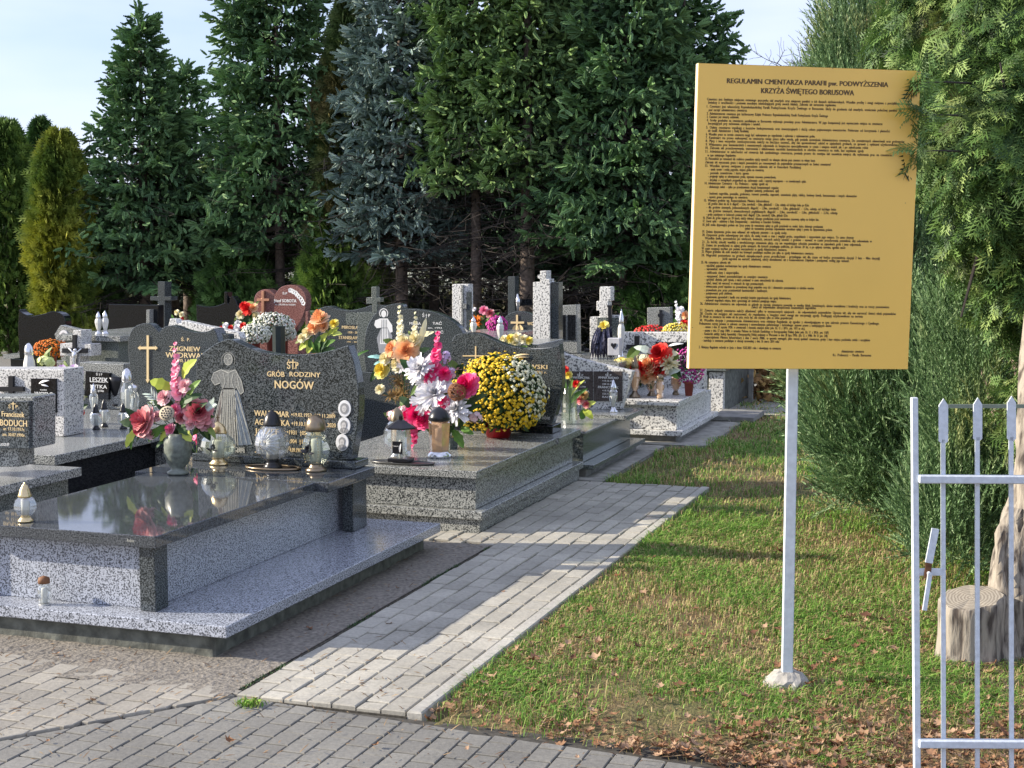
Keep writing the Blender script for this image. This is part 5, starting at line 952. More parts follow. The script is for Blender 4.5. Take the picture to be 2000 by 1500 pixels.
Yh3 = Yh-.1; p = AY(450, 665, Yh3); bouquet('flower_bouquet', 'small red and white flowers above the slanted pale stone', (p.x, Yh3, .42), Yh3, [('rose', m_whitef, 'white_flower', 440, 636, 7), ('rose', m_red, 'red_flower', 450, 640, 6), ('rose', m_whitef, 'white_flower', 463, 640, 8), ('rose', m_red, 'red_flower', 474, 636, 7), ('rose', m_red, 'red_flower', 432, 641, 5), ('leaf', m_dkleaf, 'leaf', 450, 655, 460, 640, 5)])
Yh4 = D_(348, 12.5); p = AY(348, 640, Yh4); bouquet('flower_bouquet', 'small cream flowers above the slanted pale stone at its high left end', (p.x, Yh4, .42), Yh4, [('rose', m_cream, 'cream_flower', 345, 610, 6), ('rose', m_cream, 'cream_flower', 354, 614, 6), ('rose', m_red, 'red_flower', 356, 622, 4), ('leaf', m_green, 'leaf', 345, 630, 335, 614, 4), ('leaf', m_green, 'leaf', 345, 630, 360, 622, 4)])
Yk = 8.95; p = AY(545, 690, Yk); tk = thing('dark_lantern', 'dark octagonal stone lantern standing behind the front headstone', 'lantern', (p.x, Yk, .42))
zt_ = AY(545, 640, Yk).z; MB().lathe([(.045, -.05), (.045, zt_-.42), (.048, zt_-.42), (.048, zt_-.41)], (p.x, Yk, .42), 8).build('lantern_body', m_dkleaf if False else flat('dark green stone', (.02, .03, .03), .25), tk)
slab_tomb(p.x-.5, p.x+.45, 7.9, 9.3, .37, 'low_tomb', 'dark tomb slab directly behind the front headstone', g_slab, g_mid)
Yo = 9.15; p = AY(625, 700, Yo); bouquet('flower_bouquet', 'peach rose and yellow lily bouquet rising over the right half of the front headstone', (p.x, Yo, .4), Yo, [
 ('rose', m_peach, 'peach_rose', 624, 622, 20, 0, (0, -.5, 1)), ('rose', m_peach, 'peach_rose', 612, 640, 15), ('rose', m_cream, 'cream_rose', 600, 650, 13), ('rose', m_peach, 'peach_rose', 632, 638, 12), ('rose', m_yel, 'yellow_lily', 652, 632, 10), ('rose', m_cream, 'cream_lily', 590, 660, 10), ('leaf', m_lime, 'leaf', 645, 652, 668, 652, 6), ('leaf', m_lime, 'leaf', 640, 655, 662, 640, 6), ('leaf', m_lime, 'leaf', 605, 665, 584, 684, 7), ('leaf', m_lime, 'leaf', 610, 668, 600, 690, 7), ('leaf', m_green, 'leaf', 630, 680, 655, 664, 7), ('leaf', m_dkleaf, 'leaf', 625, 690, 640, 660, 8), ('leaf', m_lime, 'leaf', 625, 670, 640, 650, 7), ('leaf', m_green, 'leaf', 615, 690, 605, 660, 8), ('leaf', m_green, 'leaf', 620, 690, 625, 655, 8), ('leaf', m_dkleaf, 'leaf', 625, 695, 655, 680, 8)])
# flowers between the pillars
Yp = D_(950, 14); p = AY(950, 680, Yp); bouquet('flower_bouquet', 'pink carnations and an orange sunflower right of the pale pillar', (p.x, Yp, .4), Yp, [('rose', m_pink, 'pink_flower', 945, 606, 9), ('rose', m_dkpink, 'pink_flower', 957, 612, 9), ('rose', m_pink, 'pink_flower', 963, 618, 7), ('daisy', m_orangec, 'sunflower', 931, 628, 12), ('rose', m_whitef, 'white_flower', 926, 604, 4), ('leaf', m_green, 'leaf', 945, 640, 955, 622, 6), ('leaf', m_dkleaf, 'leaf', 945, 650, 940, 618, 7), ('leaf', m_green, 'leaf', 950, 640, 975, 610, 6)])
mum(970, 618, 652, 953, 990, D_(970, 13.2), 'purple chrysanthemum left of the arched dark gravestone', m_purple, m_clay, 160, .014, elev=.2, group='potted chrysanthemums')
Yq2 = D_(1010, 11); p = AY(1008, 700, Yq2); bouquet('flower_bouquet', 'row of pale yellow roses left of the tall pale pillar', (p.x, Yq2, .4), Yq2, [('rose', m_cream, 'yellow_rose', 984, 662, 8), ('rose', m_yel, 'yellow_rose', 996, 661, 9), ('rose', m_cream, 'yellow_rose', 1010, 658, 9), ('rose', m_cream, 'yellow_rose', 1022, 662, 9), ('rose', m_yel, 'yellow_rose', 1033, 665, 8), ('rose', m_cream, 'yellow_rose', 1005, 670, 8), ('leaf', m_green, 'leaf', 1008, 690, 1030, 676, 6), ('leaf', m_dkleaf, 'leaf', 1008, 690, 990, 672, 6)])
for (x, y, d, h, lb) in ((977, 668, 11.3, .2, 'slim white lantern left of the pale yellow roses'), (925, 655, 12.5, .16, 'white lantern below the sunflower'), (193, 652, 12, .18, 'thin white candle lantern, left of two above the angular stone'), (206, 652, 12, .19, 'thin white candle lantern, right of two above the angular stone'), (1213, 700, 12.6, .42, 'slim white lantern right of the stepped cross monument')):
    p = AD(x, y, d); lantern((p.x, p.y, p.z), h, .07, 'slim', lb, m_candle, m_silver, facets=8)
p = AD(1180, 704, 12); tz = thing('ribboned_wreath', 'dark glittering ribboned bouquet with yellow centre leaning on the stepped monument', 'wreath', p)
b = MB(); r = random.Random(2)
for k in range(60):
    x = r.uniform(-1, 1); a = p+Vector((x*.045, r.uniform(-.04, .04), .27)); e = p+Vector((x*.09+r.uniform(-.02, .02), r.uniform(-.08, .05), r.uniform(0, .06))); leaf(b, a, e, .012, .3, seed=k, n=4)
b.build('ribbons', flat('dark glitter ribbon', (.05, .05, .08), .25, .5, var=.8, scale=90), tz); b = MB(); petal_fan(b, p+Vector((0, -.02, .28)), 3, .05, (0, -1, .5)); b.build('yellow_centre', m_yel, tz)
p = AD(1201, 694, 11.9); tz = thing('heart_box_lantern', 'small white box lantern with a dark heart beside the glittering wreath', 'lantern', p); b = MB(); b.box(p.x-.05, p.x+.05, p.y-.04, p.y+.04, p.z, p.z+.14); b.build('box_body', flat('grey white box', (.5, .5, .52), .5), tz, bevel=.004)
b = MB(); b.prism([(p.x+u*.026, p.z+.08+v*.026) for u, v in ((0, -1), (.9, .1), (.8, .7), (.35, .8), (0, .4), (-.35, .8), (-.8, .7), (-.9, .1))], p.y-.044, p.y-.0405); b.build('heart', m_blackm, tz)
# supports under what stands on the rear graves
for (x, y, d, w, z1, lb) in ((1180, 704, 12.1, .36, None, 'pale slab below the stepped cross monument'), (200, 652, 12, .6, None, 'grey slab carrying two thin white candle lanterns'), (925, 655, 12.5, .5, None, 'grey slab under the white lantern and sunflower')):
    p = AD(x, y, d); slab_tomb(p.x-w/2, p.x+w/2, p.y-.2, p.y+.9, p.z-.001, 'low_tomb', lb, g_mid, g_green)
b = MB(); p = AD(977, 668, 11.3); slab_tomb(p.x-.25, p.x+.35, p.y-.15, p.y+.5, p.z-.001, 'low_tomb', 'narrow grey slab below the pale yellow roses', g_mid, g_green)
p = AY(58, 740, 9.2); slab_tomb(p.x-.4, p.x+.5, 9.0, 9.75, .549, 'low_tomb', 'raised grey slab behind the square block headstone', g_mid, g_green)
# ================================================================ TREES
m_bark = flat('spruce bark', (.13, .1, .08), .95, var=.45, scale=25, bump=1)
m_barkl = flat('peeling juniper bark', (.3, .22, .17), .9, var=.5, scale=35, bump=1)
def needle_template(n=13, seed=1, w=.1):
    r = np.random.default_rng(seed); V = []; T = []
    for i in range(n):
        t = i/n*.85; a = i*2.4; d = np.array([.32, .2*math.cos(a), .2*math.sin(a)]); s = np.array([0, -math.sin(a), math.cos(a)])*w*.5+np.array([w*.25, 0, 0])
        b = np.array([t, 0, 0]); V += [b-s, b+s, b+d]; T.append((3*i, 3*i+1, 3*i+2))
    V += [(0, -.035, 0), (0, .035, 0), (1.05, 0, 0), (0, 0, -.035), (0, 0, .035), (1.05, 0, .0)]; k = 3*n; T += [(k, k+1, k+2), (k+3, k+4, k+5)]
    return np.array(V, float), np.array(T)
def fan_template(n=5, seed=2):
    V = []; T = []
    def lobe(b, d, w):
        k = len(V); b = np.array(b, float); d = np.array(d, float); s = np.array([-d[1], d[0], 0]); s = s/np.linalg.norm(s)*w
        V.extend([b, b+d*.5+s+[0, 0, .03], b+d, b+d*.5-s-[0, 0, .03]]); T.extend([(k, k+1, k+2), (k, k+2, k+3)])
    lobe((0, 0, 0), (1, 0, 0), .05)
    for i in range(n):
        t = .12+.7*i/n
        for sg in (-1, 1): L_ = .48*(1-.55*t); lobe((t, 0, 0), (L_*.8, sg*L_*.62, .05*sg), .055)
    return np.array(V, float), np.array(T)
NT = needle_template(); 
def finger_template():
    V = []; T = []
    for a in (.4, 1.97):
        for i in range(4):
            t = i*.23
            for sg in (-1, 1):
                w = .19*(.85, 1, .85, .5)[i]*sg; k = len(V); V += [(t, 0, 0), (t+.3, 0, 0), (t+.36, w*math.cos(a), w*math.sin(a)), (t+.1, w*.8*math.cos(a), w*.8*math.sin(a))]; T += [(k, k+1, k+2), (k, k+2, k+3)]
    return np.array(V, float), np.array(T)
NTS = finger_template(); 
def lace_template(n=5):
    V = []; T = []
    def lobe(b, d, w):
        k = len(V); b = np.array(b, float); d = np.array(d, float); s = np.array([-d[1], d[0], 0]); s = s/np.linalg.norm(s)*w
        V.extend([b-s*.5, b+s*.5, b+d*.7+s, b+d, b+d*.7-s]); T.extend([(k, k+1, k+2), (k, k+2, k+4), (k+4, k+2, k+3)])
    lobe((0, 0, 0), (1, 0, -.22), .02)
    for i in range(n):
        t = .1+.78*i/n
        for sg in (-1, 1):
            L_ = .5*(1-.62*t)*(1+.2*math.sin(i*5+sg)); d = np.array([L_*.62, sg*L_*.78, -.09]); lobe((t, 0, -.2*t*t), d, .024)
            if i < 4: lobe((t+d[0]*.4, d[1]*.4, -.2*t*t-.03), (L_*.5, sg*L_*.1, -.06), .021)
    return np.array(V, float), np.array(T)
FT = fan_template(); FTS = fan_template(3)
def tree_root(name, label, x, y, group): return thing(name, label, 'tree', (x, y, -.02), group)
SPR = {}; m_dead2 = flat('spruce twig', (.07, .055, .04), .95, var=.3)
def spruce(px, d, ytop, R, yb, cols, label, seed, R2=None, taper=.75, trunk=.11, dens=1.0, lean=0, topfree=1.0, patchc=None, side=0, top_z=None):
    """spruce: whorls of branches carrying shoots; yb is the photo row where green branches begin"""
    r = np.random.default_rng(seed); c = AD(px, 600, d); x0, y0 = c.x, c.y; H = top_z or AD(px, ytop, d).z; zb = AD(px, yb, d).z; t = tree_root('spruce_tree', label, x0, y0, 'conifers behind the graves')
    tb_ = MB(); tb_.tube([(x0+lean*k/6*H, y0, -.05+k/6*(H*.98)) for k in range(7)], [trunk*(1-.93*k/6) for k in range(7)], 9); tb_.build('trunk', m_bark, t, True)
    P, D, U, S_, C = [], [], [], [], []; bm_ = MB(); z = zb
    while z < H-.1:
        q = (H-z)/(H-zb); Lw = R*(q**taper)*(1 if q < .85 else .92); nb = int((6+3*q))
        for b in range(nb):
            az = r.uniform(0, 2*np.pi); L_ = Lw*r.uniform(.6, 1.12)+.06; up_ = .55*(1-q)**1.2-.18*q; dirh = np.array([math.cos(az), math.sin(az), 0]); side_ = np.array([-math.sin(az), math.cos(az), 0])
            base = np.array([x0+lean*z, y0, z+r.uniform(-.12, .12)]); n = max(3, int(L_/.085))
            pts = [base+dirh*L_*s+np.array([0, 0, L_*(up_*s-.22*q*s*s+.25*s**3*q)]) for s in np.linspace(0, 1, 6)]
            bm_.tube(pts, [.022*q+.006, .018*q+.004, .012*q+.003, .008, .005, .003], 3)
            for i in range(n):
                s = (.18 if q > .4 else .05)+(1-(.18 if q > .4 else .05))*(i+.5)/n; p = base+dirh*L_*s+np.array([0, 0, L_*(up_*s-.22*q*s*s+.25*s**3*q)])
                sl = min(.42*(1-s)*L_+.1, .5)
                for sg in (-1, 1):
                    dd = dirh*.75+side_*sg*r.uniform(.6, 1.1)+np.array([0, 0, r.uniform(-.35, .1)-.25*q]); dd /= np.linalg.norm(dd); m = max(1, int(sl/.055*dens))
                    for k in range(m):
                        f = (k+.4)/m; fp = p+dd*sl*f*.85; fd = dd+side_*r.normal(0, .5)+dirh*r.normal(.1, .4)+np.array([0, 0, r.normal(-.12*q+.15*(1-q), .3)])
                        P.append(fp); D.append(fd); S_.append(r.uniform(.08, .16)); C.append(.5+.5*(s-.5)+r.normal(0, .18))
            tip = base+dirh*L_+np.array([0, 0, L_*(up_-.22*q+.25*q)])
            for k in range(3): P.append(tip); D.append(dirh+r.normal(0, .25, 3)+np.array([0, 0, .25])); S_.append(.17); C.append(.9)
        z += .17+.12*q
    for k in range(int(14*topfree)):
        P.append(np.array([x0+lean*H, y0, H-.45*k/14-.05])); D.append(np.array([r.normal(0, .35), r.normal(0, .35), 1.])); S_.append(.2); C.append(.8)
    ns = int(300*dens*math.pi*R*(H-zb)); qq = r.random(ns)**.6; az = r.uniform(0, 2*np.pi, ns); lump = .95+.2*np.sin(az*4+qq*23+seed)+.14*np.sin(az*9-qq*47+seed)+.14*np.sin(qq*70+az*2)
    rr = (R*qq**taper*.93+.03)*lump*r.uniform(.7, 1.04, ns); zz = H-(H-zb)*qq+.12*np.sin(az*6+seed); o_ = np.stack([np.cos(az), np.sin(az), 0*az], 1)
    PS = np.stack([x0+lean*zz+rr*np.cos(az), y0+rr*np.sin(az), zz], 1); DS = o_*r.uniform(.3, 1, (ns, 1))+np.array([0, 0, 1.])*(r.normal(0, .45, (ns, 1))+.35*(1-qq[:, None])-.25*qq[:, None])+r.normal(0, .38, (ns, 3))
    P = np.concatenate([np.array(P), PS]); D = np.concatenate([np.array(D), DS]); S_ = np.concatenate([np.array(S_), r.uniform(.07, .14, ns)]); C = np.concatenate([np.array(C), np.clip(r.normal(.5, .22, ns)+.25*np.sin(az*5+qq*19), 0, 1)]); U = np.tile([0, 0, 1.], (len(P), 1))+r.normal(0, .2, (len(P), 3))
    V, T = instances(*NTS, P, bases(D, U, S_, S_*.95, S_*.95)); npmesh('crown', V, T, cols, t, np.repeat(C, len(NTS[1]))); bm_.build('branches', m_dead2, t)
    return t
def column_tree(px, d, ytop, w_px, ybot, mat, label, seed, name='thuja_tree', n=5200, size=.2, belly=.45, tip=.6, droop=-.15, trunkr=.07, zlow=None):
    """thuja: dense shell of flat sprays with lumps"""
    r = np.random.default_rng(seed); c = AD(px, 600, d); x0, y0 = c.x, c.y; H = AD(px, ytop, d).z; zb = (.0 if ybot >= 640 else AD(px, ybot, d).z) if zlow is None else zlow; R = w_px/F*d/2
    t = tree_root(name, label, x0, y0, 'conifers behind the graves'); MB().tube([(x0, y0, -.05), (x0, y0, H*.5), (x0, y0, H*.93)], [trunkr, trunkr*.6, .01], 8).build('trunk', m_bark, t, True)
    s = r.random(n)**.85; az = r.uniform(0, 2*np.pi, n); q = s
    prof = np.where(q < belly, .72+.28*np.sin(q/belly*np.pi/2), np.cos((q-belly)/(1-belly)*np.pi/2)**tip)
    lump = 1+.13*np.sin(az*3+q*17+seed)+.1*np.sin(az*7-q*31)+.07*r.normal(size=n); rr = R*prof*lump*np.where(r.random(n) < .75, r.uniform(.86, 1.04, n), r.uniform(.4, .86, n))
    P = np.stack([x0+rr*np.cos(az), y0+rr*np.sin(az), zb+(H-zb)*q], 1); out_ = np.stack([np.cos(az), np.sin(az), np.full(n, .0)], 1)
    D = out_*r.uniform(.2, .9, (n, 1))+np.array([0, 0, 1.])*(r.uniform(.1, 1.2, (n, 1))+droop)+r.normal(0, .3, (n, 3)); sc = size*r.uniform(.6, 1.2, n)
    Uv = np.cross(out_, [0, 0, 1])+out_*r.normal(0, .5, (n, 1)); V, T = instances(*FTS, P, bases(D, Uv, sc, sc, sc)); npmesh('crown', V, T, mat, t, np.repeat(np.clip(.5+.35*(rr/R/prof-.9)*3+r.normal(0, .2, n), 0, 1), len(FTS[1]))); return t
G_ = lambda a, b, c: [a, b, c]
m_sg = leafy('spruce green', [(.035, .075, .036), (.105, .2, .085), (.21, .35, .14)], .55)
m_sgl = leafy('spruce light green', [(.045, .085, .036), (.135, .23, .08), (.27, .4, .14)], .55)
m_sb = leafy('blue spruce', [(.06, .095, .085), (.16, .23, .2), (.34, .43, .38)], .55)
m_sd = leafy('dark spruce', [(.026, .055, .036), (.07, .14, .075), (.15, .26, .125)], .55)
m_tg = leafy('thuja green', [(.03, .065, .018), (.09, .17, .035), (.2, .3, .06)], .55, trans=.1)
m_ty = leafy('golden thuja', [(.1, .12, .015), (.27, .3, .035), (.42, .42, .06)], .55, patch=[(.03, .06, .015), (.1, .17, .03), (.2, .27, .05)], pscale=.9, plo=.42, phi=.56, trans=.1)
m_td = leafy('dark thuja', [(.024, .055, .018), (.065, .135, .035), (.13, .24, .06)], .55)
m_tb = leafy('rusty thuja', [(.06, .07, .02), (.18, .15, .05), (.32, .26, .11)], .6, patch=[(.035, .07, .025), (.1, .17, .05), (.2, .28, .09)], pscale=.8, plo=.42, phi=.6, trans=.1)
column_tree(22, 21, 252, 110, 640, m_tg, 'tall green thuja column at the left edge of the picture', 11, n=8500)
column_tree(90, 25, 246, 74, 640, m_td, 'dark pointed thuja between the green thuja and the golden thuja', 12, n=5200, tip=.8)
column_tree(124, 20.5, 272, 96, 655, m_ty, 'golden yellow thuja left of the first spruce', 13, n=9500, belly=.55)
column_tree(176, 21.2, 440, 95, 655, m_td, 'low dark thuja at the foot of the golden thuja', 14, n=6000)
spruce(285, 21, 32, 1.2, 520, m_sg, 'pointed green spruce at the left, standing free against the sky', 31, dens=1.3, taper=.92)
spruce(370, 24, 132, .95, 500, m_sg, 'slim spruce with a thin top right of the free standing spruce', 32)
spruce(340, 22.5, 300, 1.3, 520, m_sd, 'low dark spruce filling the gap under the slim spruce', 43)
spruce(548, 20.5, -180, 1.05, 455, m_sg, 'big dark green spruce left of the rusty thuja', 33, dens=1.25, trunk=.085, taper=.42)
spruce(490, 22, 150, 1.0, 520, m_sgl, 'mid green spruce in front of the big dark one', 34, dens=1.1)
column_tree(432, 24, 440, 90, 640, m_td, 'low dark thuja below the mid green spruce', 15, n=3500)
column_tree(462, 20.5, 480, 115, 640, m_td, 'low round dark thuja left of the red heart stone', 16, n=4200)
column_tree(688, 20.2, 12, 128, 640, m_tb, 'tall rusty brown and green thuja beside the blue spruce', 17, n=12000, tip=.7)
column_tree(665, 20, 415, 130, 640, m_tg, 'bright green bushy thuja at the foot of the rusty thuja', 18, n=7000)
spruce(785, 19.5, -220, .85, 470, m_sb, 'blue spruce with silvery branches in the middle of the row', 35, dens=1.35, trunk=.1, taper=.35)
spruce(848, 21, -120, .7, 430, m_sb, 'second blue spruce right behind the first', 36, dens=1.1, trunk=.08, taper=.4)
spruce(930, 19, -330, .82, 335, m_sgl, 'light green spruce with a long bare trunk, right of the blue spruces', 37, dens=1.3, trunk=.085, taper=.3)
spruce(1030, 18.6, -300, .7, 345, m_sgl, 'green spruce with the thickest trunk, before the tall pale pillar', 38, dens=1.2, trunk=.115, taper=.35)
spruce(1000, 24, 60, 1.4, 500, m_sd, 'dark spruce filling the gap behind the light green ones', 39, dens=.9)
spruce(1120, 21.5, -180, 1.4, 500, m_sd, 'dark spruce left of the yellow board', 40, dens=1.1, taper=.4, trunk=.08)
spruce(1217, 18.5, -160, 1.2, 470, m_sg, 'green spruce with a slim trunk right before the yellow board', 41, dens=1.25, trunk=.065, taper=.45)
spruce(1330, 19.5, -60, 1.25, 500, m_sg, 'dark green spruce partly hidden by the yellow board', 42, dens=1.1, taper=.55)
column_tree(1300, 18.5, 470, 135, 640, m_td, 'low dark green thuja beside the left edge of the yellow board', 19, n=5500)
column_tree(890, 26, 300, 150, 430, m_td, 'dark thuja far behind the light green spruce', 22, n=3500, zlow=1.6)
# undergrowth: bushes and dead lower branches between trunks
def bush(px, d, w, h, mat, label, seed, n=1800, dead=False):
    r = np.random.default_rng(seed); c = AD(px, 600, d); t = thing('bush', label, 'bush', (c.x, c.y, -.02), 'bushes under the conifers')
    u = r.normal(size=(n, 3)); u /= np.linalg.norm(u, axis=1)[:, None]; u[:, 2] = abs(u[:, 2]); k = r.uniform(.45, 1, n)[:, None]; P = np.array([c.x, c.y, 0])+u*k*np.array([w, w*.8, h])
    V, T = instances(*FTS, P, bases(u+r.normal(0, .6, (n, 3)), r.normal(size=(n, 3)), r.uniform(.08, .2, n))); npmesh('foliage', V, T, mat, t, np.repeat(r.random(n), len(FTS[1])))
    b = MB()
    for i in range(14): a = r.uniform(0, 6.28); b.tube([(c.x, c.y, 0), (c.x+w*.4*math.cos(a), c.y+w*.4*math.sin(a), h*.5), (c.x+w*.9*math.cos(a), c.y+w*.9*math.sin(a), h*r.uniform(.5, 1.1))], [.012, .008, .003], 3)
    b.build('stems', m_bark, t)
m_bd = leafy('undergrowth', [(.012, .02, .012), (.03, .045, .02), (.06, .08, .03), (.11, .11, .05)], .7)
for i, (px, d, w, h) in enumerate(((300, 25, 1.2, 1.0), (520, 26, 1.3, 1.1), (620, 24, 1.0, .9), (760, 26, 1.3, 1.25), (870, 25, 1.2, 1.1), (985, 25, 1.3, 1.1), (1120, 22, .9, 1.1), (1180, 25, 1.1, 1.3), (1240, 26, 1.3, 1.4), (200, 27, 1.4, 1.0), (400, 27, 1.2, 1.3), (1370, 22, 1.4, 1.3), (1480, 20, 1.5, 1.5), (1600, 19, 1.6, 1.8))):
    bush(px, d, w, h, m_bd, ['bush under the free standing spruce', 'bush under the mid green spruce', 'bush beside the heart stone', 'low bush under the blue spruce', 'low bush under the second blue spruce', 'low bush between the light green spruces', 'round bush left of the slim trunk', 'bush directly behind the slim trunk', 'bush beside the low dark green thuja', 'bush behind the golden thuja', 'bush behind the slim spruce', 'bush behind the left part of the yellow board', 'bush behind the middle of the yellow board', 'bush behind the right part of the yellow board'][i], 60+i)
m_dead = flat('dead twig', (.035, .028, .024), .95, var=.3)
def dead_twigs():
    r = np.random.default_rng(77)
    for i, (px, d) in enumerate(((285, 21), (590, 20.4), (790, 19.4), (930, 19), (1036, 18.6), (1217, 18.4), (1128, 21.4), (850, 21), (1000, 23.8))):
        c = AD(px, 600, d); b = MB(); t = thing('dead_branches', ['dry bare lower branches of the free standing spruce', 'dry bare lower branches beside the heart stone', 'dry bare lower branches of the blue spruce', 'dry bare lower branches of the light green spruce', 'dry bare lower branches on the thickest trunk', 'dry bare lower branches on the slim trunk', 'dry bare lower branches left of the slim trunk', 'dry bare lower branches of the second blue spruce', 'dry bare lower branches of the gap filling dark spruce'][i], 'branches', (c.x, c.y, 1.3), 'dry lower branches')
        for k in range(110):
            z = r.uniform(.6, 3.0); az = r.uniform(0, 6.28); L_ = r.uniform(.5, 1.5); p = Vector((c.x, c.y, z)); pts = [p]
            for s in range(4): p = p+Vector((math.cos(az), math.sin(az), r.uniform(-.35, .1)))*L_/4; az += r.normal(0, .25); pts.append(p.copy())
            b.tube(pts, [.012, .009, .006, .004, .002], 3)
            for q in pts[1:]:
                for _ in range(2): b.tube([q, q+Vector((r.normal(0, .15), r.normal(0, .15), r.normal(-.08, .12)))], [.004, .0015], 3)
        b.build('twigs', m_dead, t)
dead_twigs()
# bare deciduous tree behind the junipers
def bare_tree():
    c = AD(1770, 600, 22); t = tree_root('bare_tree', 'leafless tree reaching fine grey branches over the sky beside the yellow board', c.x, c.y, None); b = MB(); r = random.Random(12)
    def grow(p, d, L_, rad, dep):
        pts = [p]; n = 5
        for i in range(n): d = (d+Vector((r.gauss(0, .16), r.gauss(0, .16), r.gauss(.04, .12)))).normalized(); p = p+d*L_/n; pts.append(p)
        b.tube(pts, [max(.003, rad*(1-.55*i/n)) for i in range(n+1)], 4 if dep > 1 else 6)
        if dep < 6:
            for i in range(2, n+1):
                if i == n or r.random() < .75:
                    for _ in range(1 if i < n else 2): s = Vector((r.gauss(0, 1), r.gauss(0, 1), r.gauss(.1, .6))).normalized(); grow(pts[i], (d*.6+s*.75).normalized(), L_*r.uniform(.5, .72), rad*.5, dep+1)
    grow(Vector((c.x, c.y, -.1)), Vector((-.12, 0, 1)), 2.6, .13, 1); grow(Vector((c.x-.2, c.y, 2.2)), Vector((-.75, -.1, .65)), 1.8, .06, 2); b.build('branches', flat('grey bark', (.16, .14, .13), .9), t)
bare_tree()
def bark_mat():
    m, t, bs = principled('weathered wood'); tc = t.nodes.new('ShaderNodeTexCoord'); mp = t.nodes.new('ShaderNodeMapping'); mp.inputs['Scale'].default_value = (42, 42, 7)
    n = t.nodes.new('ShaderNodeTexNoise'); n.inputs['Scale'].default_value = 1; n.inputs['Detail'].default_value = 5; rr = t.nodes.new('ShaderNodeValToRGB'); rr.color_ramp.elements[0].position = .35; rr.color_ramp.elements[1].position = .55
    rr.color_ramp.elements[0].color = (.07, .055, .045, 1); rr.color_ramp.elements[1].color = (.33, .29, .235, 1); u = t.nodes.new('ShaderNodeBump'); u.inputs['Distance'].default_value = .01
    t.links.new(tc.outputs['Object'], mp.inputs[0]); t.links.new(mp.outputs[0], n.inputs[0]); t.links.new(n.outputs[0], rr.inputs[0]); t.links.new(rr.outputs[0], bs.inputs['Base Color']); t.links.new(n.outputs[0], u.inputs['Height']); t.links.new(u.outputs[0], bs.inputs['Normal']); bs.inputs['Roughness'].default_value = .9; return m
m_wood = bark_mat()
# ---- near junipers and the hanging thuja on the right
m_jun = leafy('juniper strands', [(.035, .075, .03), (.1, .18, .075), (.2, .32, .14), (.33, .44, .22)], .55, patch=[(.07, .09, .03), (.17, .21, .07), (.28, .32, .12), (.42, .4, .18)], pscale=1.6, plo=.55, phi=.68, trans=.1)
m_tn = leafy('near thuja sprays', [(.015, .035, .012), (.045, .1, .028), (.13, .23, .055), (.32, .43, .14)], .5, patch=[(.05, .045, .02), (.11, .09, .035), (.16, .17, .05), (.26, .28, .09)], pscale=2.2, plo=.55, phi=.7, trans=.15)
def strand_template(n=11):
    V = []; T = []
    for i in range(n):
        t = i/n; a = i*2.1; b = np.array([t, 0, .12*t*t]); d = np.array([.19, .07*math.cos(a), .07*math.sin(a)]); s = np.array([0, -math.sin(a), math.cos(a)])*.026
        V += [b-s, b+s, b+d]; T.append((3*i, 3*i+1, 3*i+2))
    k = len(V); V += [(0, -.012, 0), (0, .012, 0), (1.1, 0, .13), (0, 0, -.012), (0, 0, .014), (1.1, 0, .13)]; T += [(k, k+1, k+2), (k+3, k+4, k+5)]; return np.array(V, float), np.array(T)
def juniper(cx, cy, parts, label, seed, n, size, stems, sweep=(.0, .0, 1.), mat=None, tmpl=None, name='juniper_bush', zmin=.08, spread=.28):
    r = np.random.default_rng(seed); t = thing(name, label, 'shrub', (cx, cy, 0)); st = MB()
    for (bx, by, tx, ty, tz, rad) in stems: st.tube([(bx, by, -.05), ((bx*2+tx)/3, (by*2+ty)/3, tz*.35), (tx, ty, tz)], [rad, rad*.8, rad*.3], 8)
    st.build('stems', m_barkl, t, True); Ps, Ds = [], []; tot = sum(p[6] for p in parts)
    for (x, y, z, rx, ry, rz, w) in parts:
        m = int(n*w/tot); u = r.normal(size=(m, 3)); u /= np.linalg.norm(u, axis=1)[:, None]; lump = 1+.12*np.sin(u[:, 0]*6+seed)*np.cos(u[:, 2]*7)+.08*np.sin(u[:, 1]*13+u[:, 2]*9)
        k = np.where(r.random(m) < .7, r.uniform(.84, 1.03, m), r.uniform(.5, .84, m))*lump; P = np.array([x, y, z])+u*k[:, None]*np.array([rx, ry, rz]); Ps.append(P); Ds.append(u)
    P = np.concatenate(Ps); u = np.concatenate(Ds); keep = P[:, 2] > zmin; P, u = P[keep], u[keep]; m = len(P)
    sw = np.array(sweep); D = u*r.uniform(.15, .7, (m, 1))+sw*r.uniform(.5, 1.2, (m, 1))+r.normal(0, spread, (m, 3)); sc = size*r.uniform(.6, 1.3, m); tv, tf = tmpl or strand_template()
    V, T = instances(tv, tf, P, bases(D, u+r.normal(0, .25, (m, 3)), sc, sc, sc)); npmesh('foliage', V, T, mat or m_jun, t, np.repeat(np.clip(r.normal(.5, .24, m), 0, 1), len(tf)), False); return t
def W_(px, py, d): p = AD(px, py, d); return p.x, p.y, p.z
ja = W_(1730, 800, 8.3); jb = W_(1700, 560, 8.9); jc = W_(1690, 250, 9.4); jd = W_(1850, 900, 8.2); je = W_(1760, 60, 9.6); jf = W_(1640, 700, 9.0)
